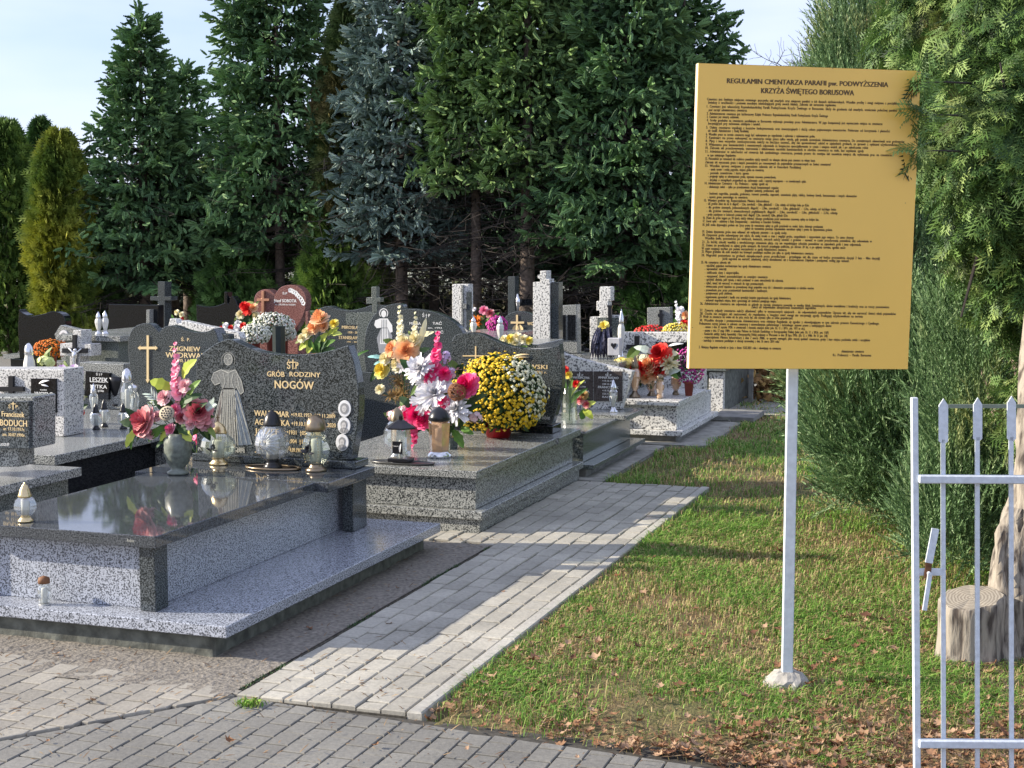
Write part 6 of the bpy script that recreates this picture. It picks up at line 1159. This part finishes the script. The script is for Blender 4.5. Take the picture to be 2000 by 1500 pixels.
juniper(-.35, 8.4, [(*ja, .42, .5, .62, 3), (*jb, .48, .5, .7, 3), (*jc, .42, .5, .8, 2.4), (*jd, .4, .5, .55, 2.2), (*je, .5, .5, .8, 2), (*jf, .33, .4, .55, 1.6)], 'big upright grey green juniper with sweeping strands behind the sign post', 81, 34000, .15,
        [(-.35, 8.5, jb[0], jb[1], 2.2, .06), (-.25, 8.4, jc[0], jc[1], 3.0, .05), (-.3, 8.3, ja[0], ja[1], 1.2, .05), (-.15, 8.3, jd[0], jd[1], 1.2, .04)], sweep=(-.1, -.05, 1.))
# loose bottom branches with dead twigs
tv, tf = lace_template()
ka = W_(2010, 120, 6.2); kb_ = W_(1960, 330, 5.95); kc = W_(2060, 480, 6.1); kd = W_(1880, 60, 6.6); ke = W_(2110, 800, 6.3); kf = W_(2150, 250, 6.0)
tt_ = juniper(.12, 6.0, [(*ka, .42, .42, .5, 3), (*kb_, .28, .3, .42, 2.6), (*kc, .38, .35, .42, 2), (*kd, .34, .4, .45, 2), (*ke, .3, .3, .5, 1), (*kf, .4, .3, .6, 1.5), (*W_(2050, -60, 6.4), .6, .5, .4, 1.2), (*W_(1792, 150, 5.2), .03, .03, .02, .008), (*W_(1790, 218, 5.2), .04, .03, .03, .01), (*W_(1792, 292, 5.2), .03, .03, .02, .006)],
        'large thuja hanging lacy green sprays over the right corner of the yellow board', 82, 27000, .1, [], sweep=(-.12, -.35, -.75), mat=m_tn, tmpl=(tv, tf), name='hanging_thuja', spread=.45)
st = MB(); base = G(1990, 1312)
def gnarled(mb, pts, rad, n=14, seed=0, amp=.22):
    r = random.Random(seed); P = [Vector(p) for p in pts]; vs = []; m = len(P)
    for i, p in enumerate(P):
        for k in range(n):
            a = 2*math.pi*k/n; rr = rad[i]*(1+amp*math.sin(3*a+i*.7)+amp*.6*math.sin(7*a-i*.5)+r.uniform(-.07, .07)); vs.append((p.x+rr*math.cos(a), p.y+rr*math.sin(a), p.z))
    fs = [(i*n+k, i*n+(k+1)%n, (i+1)*n+(k+1)%n, (i+1)*n+k) for i in range(m-1) for k in range(n)]; mb.add(vs, fs+[tuple((m-1)*n+k for k in range(n))])
dT = 5.75
tr_pts = [AD(1998, 1312, dT), AD(1996, 1240, dT), AD(1990, 1160, dT), AD(1992, 1080, dT), AD(2004, 1000, dT), AD(2012, 900, dT), AD(2016, 800, dT), AD(2024, 600, dT+.1), AD(2030, 300, dT+.3)]
def dens_path(p, k=4): return [p[i].lerp(p[i+1], j/k) for i in range(len(p)-1) for j in range(k)]+[p[-1]]
q = dens_path(tr_pts); gnarled(st, q, [.085-.05*(i/len(q)) for i in range(len(q))], seed=3); st.build('trunk', m_wood, tt_, True)
s2 = MB(); q = dens_path([AD(1965, 1305, dT-.05), AD(1962, 1230, dT-.04), AD(1955, 1120, dT), AD(1966, 1040, dT), AD(1988, 990, dT)]); gnarled(s2, q, [.05-.018*(i/len(q)) for i in range(len(q))], n=10, seed=5, amp=.3); s2.build('split_stem', m_wood, tt_, True)
br = MB()
for y_ in (168, 232, 302): br.tube([AD(2010, y_+30, dT+.3), AD(1900, y_-5, 5.9), AD(1840, y_-8, 5.5), AD(1790, y_-6, 5.21)], [.008, .006, .003, .001], 5)
r = random.Random(8)
for i in range(16):
    a = AD(2020, r.uniform(100, 700), dT+.2); e = AD(r.uniform(1820, 2050), r.uniform(40, 620), dT+r.uniform(-.1, .7)); br.tube([a, a.lerp(e, .5)+Vector((0, 0, .08)), e], [.02, .012, .004], 5)
br.build('branches', m_dead, tt_)
# small twigs touching the board corner
kt = juniper(0, 5.6, [(*W_(1800, 165, 5.42), .035, .05, .03, 1), (*W_(1802, 230, 5.42), .04, .05, .03, 1.2), (*W_(1800, 300, 5.44), .035, .05, .02, 1)], 'a few thuja twigs poking out at the upper right corner of the yellow board', 83, 42, .055, [], sweep=(-.9, -.2, -.05), mat=m_tn, tmpl=(tv, tf), name='thuja_twigs') if False else None
# second juniper behind the gate
jg = W_(1960, 760, 7.0); jh = W_(2060, 600, 7.2)
juniper(.4, 7.1, [(*jg, .4, .4, .75, 3), (*jh, .5, .4, .8, 2), (*W_(1900, 1000, 7.0), .33, .35, .35, 2)], 'darker juniper behind the white gate', 84, 12000, .13, [(.3, 7.2, jg[0], jg[1], 1.2, .05), (.15, 7.1, jg[0]-.1, jg[1], 1.0, .035)], sweep=(.15, -.1, 1.))
# leaf heap in the concrete frame beyond the fifth tomb
lf = thing('leaf_heap', 'heap of dry orange leaves and twigs at the far end of the grave row', 'leaf heap', (-2.1, 14.9, 0)); r = np.random.default_rng(6); n = 500
P = np.stack([r.normal(-2.25, .2, n), r.normal(15.1, .25, n), abs(r.normal(0, .18, n))], 1); tv2, tf2 = leaf_template(); V, T = instances(tv2, tf2, P, bases(r.normal(size=(n, 3)), r.normal(size=(n, 3)), r.uniform(.04, .09, n))); npmesh('dry_leaves', V, T, leafy('dry heap', [(.12, .06, .03), (.3, .17, .06), (.5, .33, .12)], .8), lf, np.repeat(r.random(n), len(tf2)))
pw = MB(); a = AD(1467, 735, 14.6); pw.box(a.x-.02, a.x+.02, a.y-.02, a.y+.02, 0, .38); a2 = a+Vector((.5, .3, 0)); pw.tube([(a.x, a.y, .37), (a2.x, a2.y+.3, .42)], .015, 4); pw.build('frame', m_conc, lf)
# ================================================================ STUMP
sc_ = G(1893, 1288); sp = thing('tree_stump', 'pale sawn tree stump with growth rings standing beside the gnarled trunk behind the gate', 'tree stump', sc_)
b = MB(); n = 30; prof = [(.128, -.04), (.122, .0), (.116, .04), (.112, .09), (.111, .15), (.113, .2), (.112, .236), (.107, .243)]; r = random.Random(5); ph = [r.uniform(-.03, .03)+.04*math.sin(1.7*q_) for q_ in range(n)]
for i, (r0, z) in enumerate(prof):
    for k in range(n):
        a = 2*math.pi*k/n; rr = r0*(1+ph[k]*1.5+.06*math.sin(2*a+1)-.14*max(0, math.cos(a+1.15))**14*(1 if z < .235 else .5)+(.2*max(0, math.sin(5*a))**3 if z < .03 else 0)); tilt = -.05*math.cos(a+1.9)*(z/.24); b.v.append((sc_.x+rr*math.cos(a), sc_.y+rr*math.sin(a)*.9, z+tilt*.55))
for i in range(len(prof)-1):
    for k in range(n): b.f.append((i*n+k, i*n+(k+1)%n, (i+1)*n+(k+1)%n, (i+1)*n+k)); b.r.append(.5)
top = b.v[-n:]
b.build('stump_side', m_wood, sp, True)
def ring_mat():
    m, t, bs = principled('sawn wood rings'); tc = t.nodes.new('ShaderNodeTexCoord'); w = t.nodes.new('ShaderNodeTexWave'); w.wave_type = 'RINGS'; w.rings_direction = 'Z'; w.inputs['Scale'].default_value = 26; w.inputs['Distortion'].default_value = 3.5; w.inputs['Detail'].default_value = 3; w.inputs['Detail Scale'].default_value = 2
    rr = t.nodes.new('ShaderNodeValToRGB'); rr.color_ramp.elements[0].color = (.2, .17, .13, 1); rr.color_ramp.elements[1].color = (.36, .32, .25, 1); t.links.new(tc.outputs['Object'], w.inputs[0]); t.links.new(w.outputs[0], rr.inputs[0]); t.links.new(rr.outputs[0], bs.inputs['Base Color']); bs.inputs['Roughness'].default_value = .85; return m
b = MB(); cz = sum(v[2] for v in top)/n; b.add([(x, y, z+.0005) for x, y, z in top]+[(sc_.x, sc_.y, cz)], [(k, (k+1) % n, n) for k in range(n)]); b.build('sawn_top', ring_mat(), sp)
# ================================================================ NOTICE BOARD
bd = thing('notice_board', 'large yellow cemetery rules board with dark print on a square pale post', 'notice board', (-.764, 5.29, 0))
m_boardf = flat('yellow board face', (.95, .6, .12), .35, var=.03, scale=3, coat=.12); m_boarde = flat('cream board edge', (.8, .66, .42), .5, var=.03); m_post = flat('pale blue grey paint', (.58, .64, .68), .45, var=.1, scale=40)
fx = Vector((math.cos(R_(27.5)), math.sin(R_(27.5)), 0)); B0 = AD(1345.5, 720, 5.16); fz = Vector((-.018, 0, 1)); fz = (fz-fx*fz.dot(fx)+Vector((0, 0, 0))).normalized(); fz = (fz+fx*(-.016)).normalized(); fx = (fx+Vector((0, 0, -.016))).normalized(); fn = fx.cross(fz).normalized()   # points to the viewer
for _ in range(6):
    d_ = ray(1364, 124); p_ = Vector((0, 0, CH))+d_*((B0-Vector((0, 0, CH))).dot(fn)/d_.dot(fn))-B0; fz = (fz+fx*(p_.dot(fx)/p_.dot(fz))).normalized(); fn = fx.cross(fz).normalized()
def on_board(px, py, lift=0):
    d = ray(px, py); o = Vector((0, 0, CH)); t = (B0-o).dot(fn)/d.dot(fn); p = o+d*t-B0; c_ = fx.dot(fz); a_, b_ = p.dot(fx), p.dot(fz); k = 1/(1-c_*c_); return (a_-c_*b_)*k, (b_-c_*a_)*k
def BP(u, v, w=0): return B0+fx*u+fz*v+fn*w
bw = on_board(1773, 722)[0]; bh = on_board(1365, 123)[1]; th_ = .03
b = MB(); b.add([BP(u, v, w) for w in (-th_, 0) for u, v in ((0, 0), (bw, 0), (bw, bh), (0, bh))], [(3, 2, 1, 0), (0, 1, 5, 4), (1, 2, 6, 5), (2, 3, 7, 6), (3, 0, 4, 7)]); 
b.build('board_casing', m_boarde, bd)
b = MB(); b.add([BP(u, v, w) for w in (0.0003, .0022) for u, v in ((0.001, .001), (bw-.001, .001), (bw-.001, bh-.001), (.001, bh-.001))], [(3, 2, 1, 0), (4, 5, 6, 7), (0, 1, 5, 4), (1, 2, 6, 5), (2, 3, 7, 6), (3, 0, 4, 7)]); face = b.build('board_face', m_boardf, bd)
m_print = flat('brown print', (.11, .065, .025), .6)
tb2 = MB()
def bt(txt, x0, y0, x1, y1, h, bold=1):
    u0, v0 = on_board(x0, y0+h/2); u1, v1 = on_board(x1, y1+h/2); hh = abs(on_board(x0, y0-h/2)[1]-v0)
    q_ = hh*.045*bold
    for k in ((-1, 0, 1) if bold == 2 else (-1, 1)): text(tb2, txt, lambda u, v: BP(u0+(u1-u0)*u+k*q_, v0+(v1-v0)*u+hh*v, .003+k*.0001), bold)
Z3 = lambda x, y: (1340+x/4, 120+y/4); Z4 = lambda x, y: (1340+x/4, 430+y/4)
(ax_, ay_), (bx_, by_) = Z3(318, 151), Z3(1575, 182); bt('REGULAMIN CMENTARZA PARAFII pw. PODWYŻSZENIA', ax_, ay_, bx_, by_, 9.5, 1.4)
(ax_, ay_), (bx_, by_) = Z3(585, 228), Z3(1308, 246); bt('KRZYŻA ŚWIĘTEGO BORUSOWA', ax_, ay_, bx_, by_, 10, 1.4)
LN = [ # (zoom, x0, y0, x1, text)
(3,162,296,1665,'Cmentarz jest świętym miejscem ostatniego spoczynku ciał zmarłych oraz miejscem pamięci o ich duszach nieśmiertelnych. Wszelkie prośby i uwagi związane z porządkiem'),
(3,170,322,1170,'świadczy o wrażliwości i poziomie moralnym odwiedzających groby swoich bliskich. Zabrania się naruszania regulaminu.'),
(3,160,352,1680,'1. Cmentarz jest własnością Rzymskokatolickiej Parafii Podwyższenia Krzyża Świętego w Borusowie. Służy do grzebania ciał zmarłych, wzniecania pobożnej pamięci dla'),
(3,175,380,475,'pod zarząd administratora cmentarza.'),
(3,160,408,1105,'2. Administratorem cmentarza jest każdorazowy Ksiądz Proboszcz Rzymskokatolickiej Parafii Podwyższenia Krzyża Świętego'),
(3,160,434,412,'3. Cmentarz jest otwarty codziennie.'),
(3,160,460,1530,'4. Groby grzebalne na cmentarzu parafialnym w Borusowie wykonuje powołany przez Administratora. W jego kompetencji jest wyznaczanie miejsca na cmentarzu'),
(3,172,486,578,'korzystających przy zachowaniu odstępów i ustaleń.'),
(3,156,516,1588,'5. Opłaty cmentarne wynikają z kosztów funkcjonowania oraz inwestycyjnych i służą celom pojmowanym inwestorów. Pobierane od korzystania i płatności'),
(3,170,542,488,'się ustalić Administrator z Radą Parafialną.'),
(3,154,570,1005,'6. Wszelkie prace na terenie cmentarza mogą być wykonywane po uzgodnieniu i opłaceniu z wykonawcami grobu.'),
(3,152,596,1703,'7. Kamieniarz ma prawo wykonywać na cmentarzu swoje prace tylko wtedy, gdy posiada zezwolenie Administratora cmentarza. Do zewnętrznych obmurówek oraz grobowców'),
(3,152,622,1645,'8. Płyty i inne wszystkie zanieczyszczenia należy na bieżąco usuwać, aby nie spowodować szkód w sąsiednich grobach, za sprawę z opłatami użytkowników'),
(3,152,650,1420,'9. Wykonawca prac kamieniarskich i remontowych odpowiada za bezpieczne uporządkowanie w czasie i miejscu wokół, jak i po zakończeniu robót'),
(3,150,676,1385,'10. Zabrania się przechowywania, murowania i składowania narzędzi kamieniarskich w obrębie cmentarza na stałe, bez uzyskania zgody'),
(3,150,704,1604,'11. Administrator w zależności od otwarcia lub zamkniętego cmentarza, posiada prawo do wstępu lub usunięcia miejsca dla wykonania prac na cmentarzu'),
(3,165,734,388,'w tym niniejszego Regulaminu.'),
(3,150,760,1007,'12. Pozostałości po remontach lub rozbiórce pomników należy wywieźć we własnym zakresie poza cmentarz na własny koszt.'),
(3,148,788,1127,'Zabrania się wyrzucania gruzu i innych pozostałości po remontowych do pojemników przeznaczonych na śmieci cmentarne!'),
(3,148,816,896,'13. Wszelkie sprawy związane z pogrzebem załatwia się w Kancelarii Parafialnej:'),
(3,178,844,607,'- ustala termin i rodzaj pogrzebu, miejsce grobu na cmentarzu,'),(3,170,872,486,'- pozwala zewnętrzne i karta zgonu'),(3,170,898,700,'- przyjmuje opłaty za udostępnienie grobu, wystawia stosowne potwierdzenia,'),
(3,170,926,935,'- decyduje o szczególnych przypadkach np. zachowanie osób i wystrój zwyczajowo – w zewnętrznych opłat.'),
(3,144,952,638,'14. Administrator Cmentarza - Ks. Proboszcz - wydaje zgodę na:'),(3,165,980,720,'- ekshumacje zwłok – tylko po przedstawieniu decyzji kompetentnych organów'),(3,458,1010,722,'(inspektor sanitarny, prokuratura, sąd)'),
(3,165,1032,1330,'- budowę nagrobka, pomnika, grobowca, remont pomnika, naprawę, ustawienie płyty, tablicy, budowy ławek, betonowania i innych elementów'),(3,165,1060,480,'- wywóz gruzu pozostałego na cmentarzu.'),
(3,140,1086,650,'15. Wymiary grobów wg. Rozporządzenia Ministra Infrastruktury:'),(3,158,1112,956,'- dla grobów dzieci do lat 6: długość – 1,2m, szerokość – 0,6m, głębokość – 1,2m, odstęp od każdego boku po 0,5m'),
(3,158,1140,1167,'- dla grobów ziemnych, jednoosobowych: długość – 2,0m, szerokość – 1,0m, głębokość – 1,7m, odstęp od każdego boku'),(3,158,1168,1180,'- dla grobów ziemnych, dwuosobowych pogłębionych: długość – 2,0m, szerokość – 1,0m, głębokość – 2,7m, odstęp'),
(3,155,1196,790,'- groby pojedyncze w komorach powinny mieć długość 2,2m, szerokość 0,8m, głęboki 0,7m'),
(3,132,1222,1035,'16. Prawo do grobu wygasa po 20 latach, należy dokonać dalszego przedłużenia przed wniesieniem stosownej opłaty na kolejne lata.'),
(4,130,8,735,'17. Zwrot opłat – udzielony z Rady Duszpasterskiej – uzależniony w Kancelarii Parafialnej.'),(4,128,36,1066,'18. Jeśli osoba dysponująca grobem nie życzy prawa do wznowienia opłaty za grób przechodzi na osobę, która dokonuje przekazania'),(4,458,66,1140,'opłatę do wznowienia pozostaje odpowiednim warunkom opłaty i prawa do dysponowania grobem.'),
(4,126,90,785,'19. Zmiana dysponenta grobu musi odbywać się wyłącznie pisemnie i za zgodą osoby.'),(4,124,116,1307,'20. Dysponent grobu zobowiązany jest także do stałej troski o stan i wygląd grobu, uzupełnianie i zapewnianie jego miejsca. To samo dotyczy'),
(4,146,142,1448,'Wszelkie ławki, pozostałości po wieńcach, kwiatach, zniczach należy usuwać z grobów – usuwać w czasie przechowania pomników, aby odnowienie w'),(4,124,170,1362,'21. Za każdą szkodę wynikłą z niewłaściwego ustawienia płyty, czy nie wypełniający szkodzie pomników na sąsiednich grób i inne odpowiada'),
(4,122,196,1242,'22. Zmiana nie przedłużania za opłatą grobu uznanych, dla których przysługuje publiczna, po okresie 20 lat, a po upływie terminu, zgodnie może'),(4,120,222,785,'W czasie rezygnacji możliwe jest podanie wierzytelności za zgodą Administratora cmentarza.'),(4,120,246,995,'23. Miejsce grzebalne dla osób zmarłych bez krewnych parafialnym możliwe jest tylko za zgodą Administratora cmentarza.'),
(4,118,274,1510,'24. Nagrobki postawione na grobach nieopłaconych przez przedłużenie - przysługuje się dla czasu od końca przesunięcia decyzji 2 lata - 48m decyzji)'),(4,282,302,1272,'Jeżeli nagrobek ma wartość zabytkową, należy skontaktować się z Konserwatorem Zabytków i postępować według jego wskazań.'),
(4,116,330,346,'25. Na cementarzu zabrania się:'),(4,144,356,662,'- wjeżdżać pojazdom mechanicznym bez zgody Administratora cmentarza.'),(4,144,382,316,'- wprowadzać zwierząt.'),(4,144,410,412,'- zakłócania ciszy i nieporządku,'),(4,144,438,634,'- wysypywać śmieci pozostałościami na zewnątrz cmentarza'),(4,144,464,757,'- spożywać alkoholu, palić tytoniu, a także przebywać w stanie nietrzeźwości lub odurzenia,'),
(4,142,492,604,'- rąbać, łamać lub wyrzucać w miejscach do tego przeznaczonych,'),(4,140,518,997,'- umieszczania przed wjazdem na prowadzonej drogi pojazdów oraz ich i elementów pozostawienia w obrębie murów.'),(4,140,546,632,'- prowadzenia prac przez przedstawicieli kamieniarskich i handlowych,'),(4,140,572,360,'- podejmowania prób zdobienia.'),(4,138,600,817,'- organizowania zgromadzeń i handlu oraz sprzedaży kwiatów pogrzebowych, bez zgody Administratora,'),(4,138,626,704,'- zachowań niegodnych miejsca, które sprzeciwiają się świętości panującego miejsca.'),
(4,108,652,1584,'26. Administrator cmentarza nie odpowiada za szkody na terenie cmentarza powstałe w wyniku klęsk żywiołowych, aktów wandalizmu i kradzieży oraz za rzeczy pozostawione'),(4,508,680,1014,'Zaleca się indywidualne ubezpieczenie kosztownych nagrobków.'),
(4,106,704,1636,'27. Zawarte odpady cmentarne należy składować tylko w wyznaczonych miejscach - do odpowiednich pojemników. Uprasza się, aby nie wyrzucać śmieci obok pojemników'),(4,106,730,1378,'28. Osoba nie mogąca się zastosować do regulaminu, a mogące mieć uwagi nie otrzymają zgody. Podlegają użytkownikom na terenie'),(4,104,754,832,'29. Wodę na cmentarzu nie wolno się do picia, może być ona używana tylko na celów gospodarczych.'),(4,104,782,1506,'30. Wszelkie decyzje i postanowienia Administratora oraz niniejszy Regulamin są zgodne z obowiązującym w tym zakresie prawem Kanonicznego i Cywilnego.'),(4,102,808,1134,'Podstawowe normy prawne w zakresie cmentarzy i ustawodawstwa państwowego i kościelnego: stanowi prawo z następujących aktów:'),
(4,136,834,926,'- ustawa z dnia 31 stycznia 1959r. o cmentarzach i chowaniu zmarłych (tekst jedn. Dz. U. z 2011r. poz. 1473 ze zm.),'),(4,130,862,1110,'- ustawa z dnia 17 maja 1989r. o stosunku Państwa do Kościoła Katolickiego w Rzeczypospolitej Polskiej (tekst jedn. Dz. U. z 2013r. poz. 1169)'),(4,128,888,1102,'- Konkordat między Stolicą Apostolską i Rzeczpospolitą Polską podpisany w Warszawie w dniu 28 lipca 1993r. (Dz. U. z 1998r. Nr 51 poz. 318)'),
(4,126,914,1434,'- rozporządzenie Ministra Infrastruktury z dnia 7 marca 2008r. w sprawie wymagań, jakie muszą spełniać cmentarze, groby i inne miejsca pochówku zwłok i szczątków'),(4,122,940,724,'- instrukcja o cmentarzu parafialnym w diecezji tarnowskiej z dnia 16 marca 2014 roku'),
(4,98,992,740,'2. Niniejszy Regulamin wchodzi w życie z dniem 15.02.2021 roku i obowiązuje na cmentarzu.'),(4,1212,1026,1386,'Administrator cmentarza'),(4,1145,1054,1443,'Ks. Proboszcz – Parafia Borusowa')]
for z, x0, y0, x1, s in LN:
    Zf = Z3 if z == 3 else Z4; yb_ = y0+7; sl_ = .026 if z == 3 else .021
    if z == 3: sl_ = .026-.006*(y0/1240)
    p = Zf(x0, yb_); q = Zf(x1, yb_+(x1-x0)*sl_*(1 if x1-x0 > 0 else 0)); bt(s.replace(' ', '  '), p[0], p[1]-2.2, q[0], q[1]-3, 5.0, 1)
tb2.build('printed_text', m_print, face)
b = MB()
for x, y in ((1626, 134), (1768, 397), (1385, 560), (1352, 640)): u, v = on_board(x, y); b.lathe([(.0022, 0), (.0015, .0015)], BP(u, v, .0015), 8)
b.build('screw', m_blackm, face)
# post
pbx = G(1535, 1336); pb2 = Vector((pbx.x, pbx.y+.02, 0)); ang = R_(14)
def postbox(mb, z0, z1, hw, hd):
    ax = Vector((math.cos(ang), math.sin(ang), 0))*hw; ay = Vector((-math.sin(ang), math.cos(ang), 0))*hd; c = Vector((pb2.x, pb2.y, (z0+z1)/2)); mb.obox(c, ax, ay, (0, 0, (z1-z0)/2))
b = MB(); postbox(b, -.05, 1.62, .0195, .0195); po = b.build('post', m_post, bd, bevel=.003)
b = MB(); c = BP(bw*.48, .12, -th_-.015); b.obox(c, fx*.3, fn*.012, fz*.02); b.obox(BP(bw*.48, bh*.5, -th_-.015), fx*.3, fn*.012, fz*.02); b.build('back_rail', m_post, bd, bevel=.002)
b = MB(); r = random.Random(3); n = 18
for i, (r0, z) in enumerate([(.085, -.04), (.082, .0), (.068, .022), (.05, .038), (.03, .045)]):
    for k in range(n): a = 2*math.pi*k/n; rr = r0*(1+r.uniform(-.13, .13)); b.v.append((pb2.x+rr*math.cos(a), pb2.y+rr*math.sin(a), z+r.uniform(-.005, .005)))
for i in range(4):
    for k in range(n): b.f.append((i*n+k, i*n+(k+1)%n, (i+1)*n+(k+1)%n, (i+1)*n+k)); b.r.append(.5)
b.f.append(tuple(4*n+k for k in range(n))); b.r.append(.5); b.build('concrete_foot', flat('pale cement', (.36, .34, .3), .9, var=.2, scale=30, bump=.5), bd)
# ================================================================ GATE
DG = 4.34; gt = thing('iron_gate', 'white painted iron gate leaf with spear topped bars at the right edge', 'gate', AD(1900, 1500, DG)*1.0)
m_gate = flat('chipped white paint', (.6, .65, .7), .45, var=.12, scale=60, bump=.15); back = Vector((-rt.y, rt.x, 0))
def gp(px, py, w=0): p = AD(px, py, DG); return Vector((p.x, p.y, p.z))+back*w
def gbar(mb, a, b_, hw, hd):     # vertical or horizontal flat bar between two points
    a, b_ = Vector(a), Vector(b_); ax = (b_-a)/2; c = (a+b_)/2; s = (rt*hw if abs(ax.z) > abs(ax.dot(rt)) else Vector((0, 0, hw))); mb.obox(c, s, back*hd, ax)
k_ = DG/F
b = MB(); gbar(b, gp(1785.5, 776), gp(1791, 1530), 6.3*k_, .009); b.build('stile', m_gate, gt, bevel=.002)
for x0, x1, h0, h1, w in ((1843, 1844, 778, 866, 9.2), (1910, 1910, 776, 861, 8.8), (1976, 1977, 773, 861, 8.8), (2042, 2043, 773, 860, 9), (2108, 2108, 773, 860, 9)):
    b = MB(); gbar(b, gp(x0, h1-8, .006), gp(x1, 1530, .006), 3.9*k_, .006); pk = b.build('picket', m_gate, gt, bevel=.001)
    pts = [(x0-w, h0+14), (x0, h0), (x0+w, h0+14), (x0+w, h1-4), (x0+w*.5, h1), (x0-w*.5, h1), (x0-w, h1-4)]
    vs = [gp(x, y, .0) for x, y in pts]+[gp(x, y, .005) for x, y in pts]; m = len(pts); b = MB(); b.add(vs, [tuple(range(m-1, -1, -1)), tuple(range(m, 2*m))]+[(i, (i+1) % m, (i+1) % m+m, i+m) for i in range(m)]); b.build('spear_head', m_gate, pk, bevel=.001)
for y, hh in ((934.5, 8), (1450, 8)):
    b = MB(); gbar(b, gp(1792, y, -.008), gp(2150, y+2, -.008), hh*k_, .0125); b.build('rail', m_gate, gt, bevel=.003)
b = MB(); gbar(b, gp(1856, 797, .05), gp(2150, 797, .05), 3.8*k_, .003); b.build('stay_bar', flat('mossy grey metal', (.22, .26, .2), .7), gt)
b = MB(); gbar(b, gp(1793, 1117, .0), gp(1840, 1117, .0), 7*k_, .004); lk = b.build('lock_plate', m_gate, gt, bevel=.001)
b = MB()
def strip(mb, p, q, w, z=-.006):
    a, c = gp(*p, z), gp(*q, z); d = (c-a).normalized(); s = (d.cross(back)).normalized()*w*k_; mb.obox((a+c)/2, s, back*.003, (c-a)/2)
strip(b, (1825, 1031), (1812, 1098), 7.5, -.01); b.build('latch_blade', m_gate, lk, bevel=.001)
b = MB(); strip(b, (1813, 1094), (1809, 1128), 6, -.008); b.build('rusty_joint', flat('rust', (.16, .07, .03), .9, var=.4, scale=50), lk)
b = MB(); strip(b, (1814, 1117), (1803, 1190), 4.5, -.014); b.tube([gp(1812, 1118, -.004), gp(1812, 1118, -.02)], .006, 8); b.build('handle', m_gate, lk, bevel=.001)

r = np.random.default_rng(99); n = 26000; X = r.uniform(-70, 30, n); ht = 3.2+1.2*np.sin(X*.35)+.8*np.sin(X*1.3); Z = ht*r.random(n)**.7; P = np.stack([X, 75+r.normal(0, 1.5, n), Z], 1)
V, T = instances(*FTS, P, bases(r.normal(size=(n, 3)), r.normal(size=(n, 3)), r.uniform(.4, .9, n))); tagged(npmesh('far_woods', V, T, leafy('far woods', [(.05, .07, .06), (.1, .13, .1), (.18, .19, .12)], .8), rnd=np.repeat(r.random(n), len(FTS[1]))), 'low dark line of distant woods beyond the pale field', 'woods', kind='stuff')
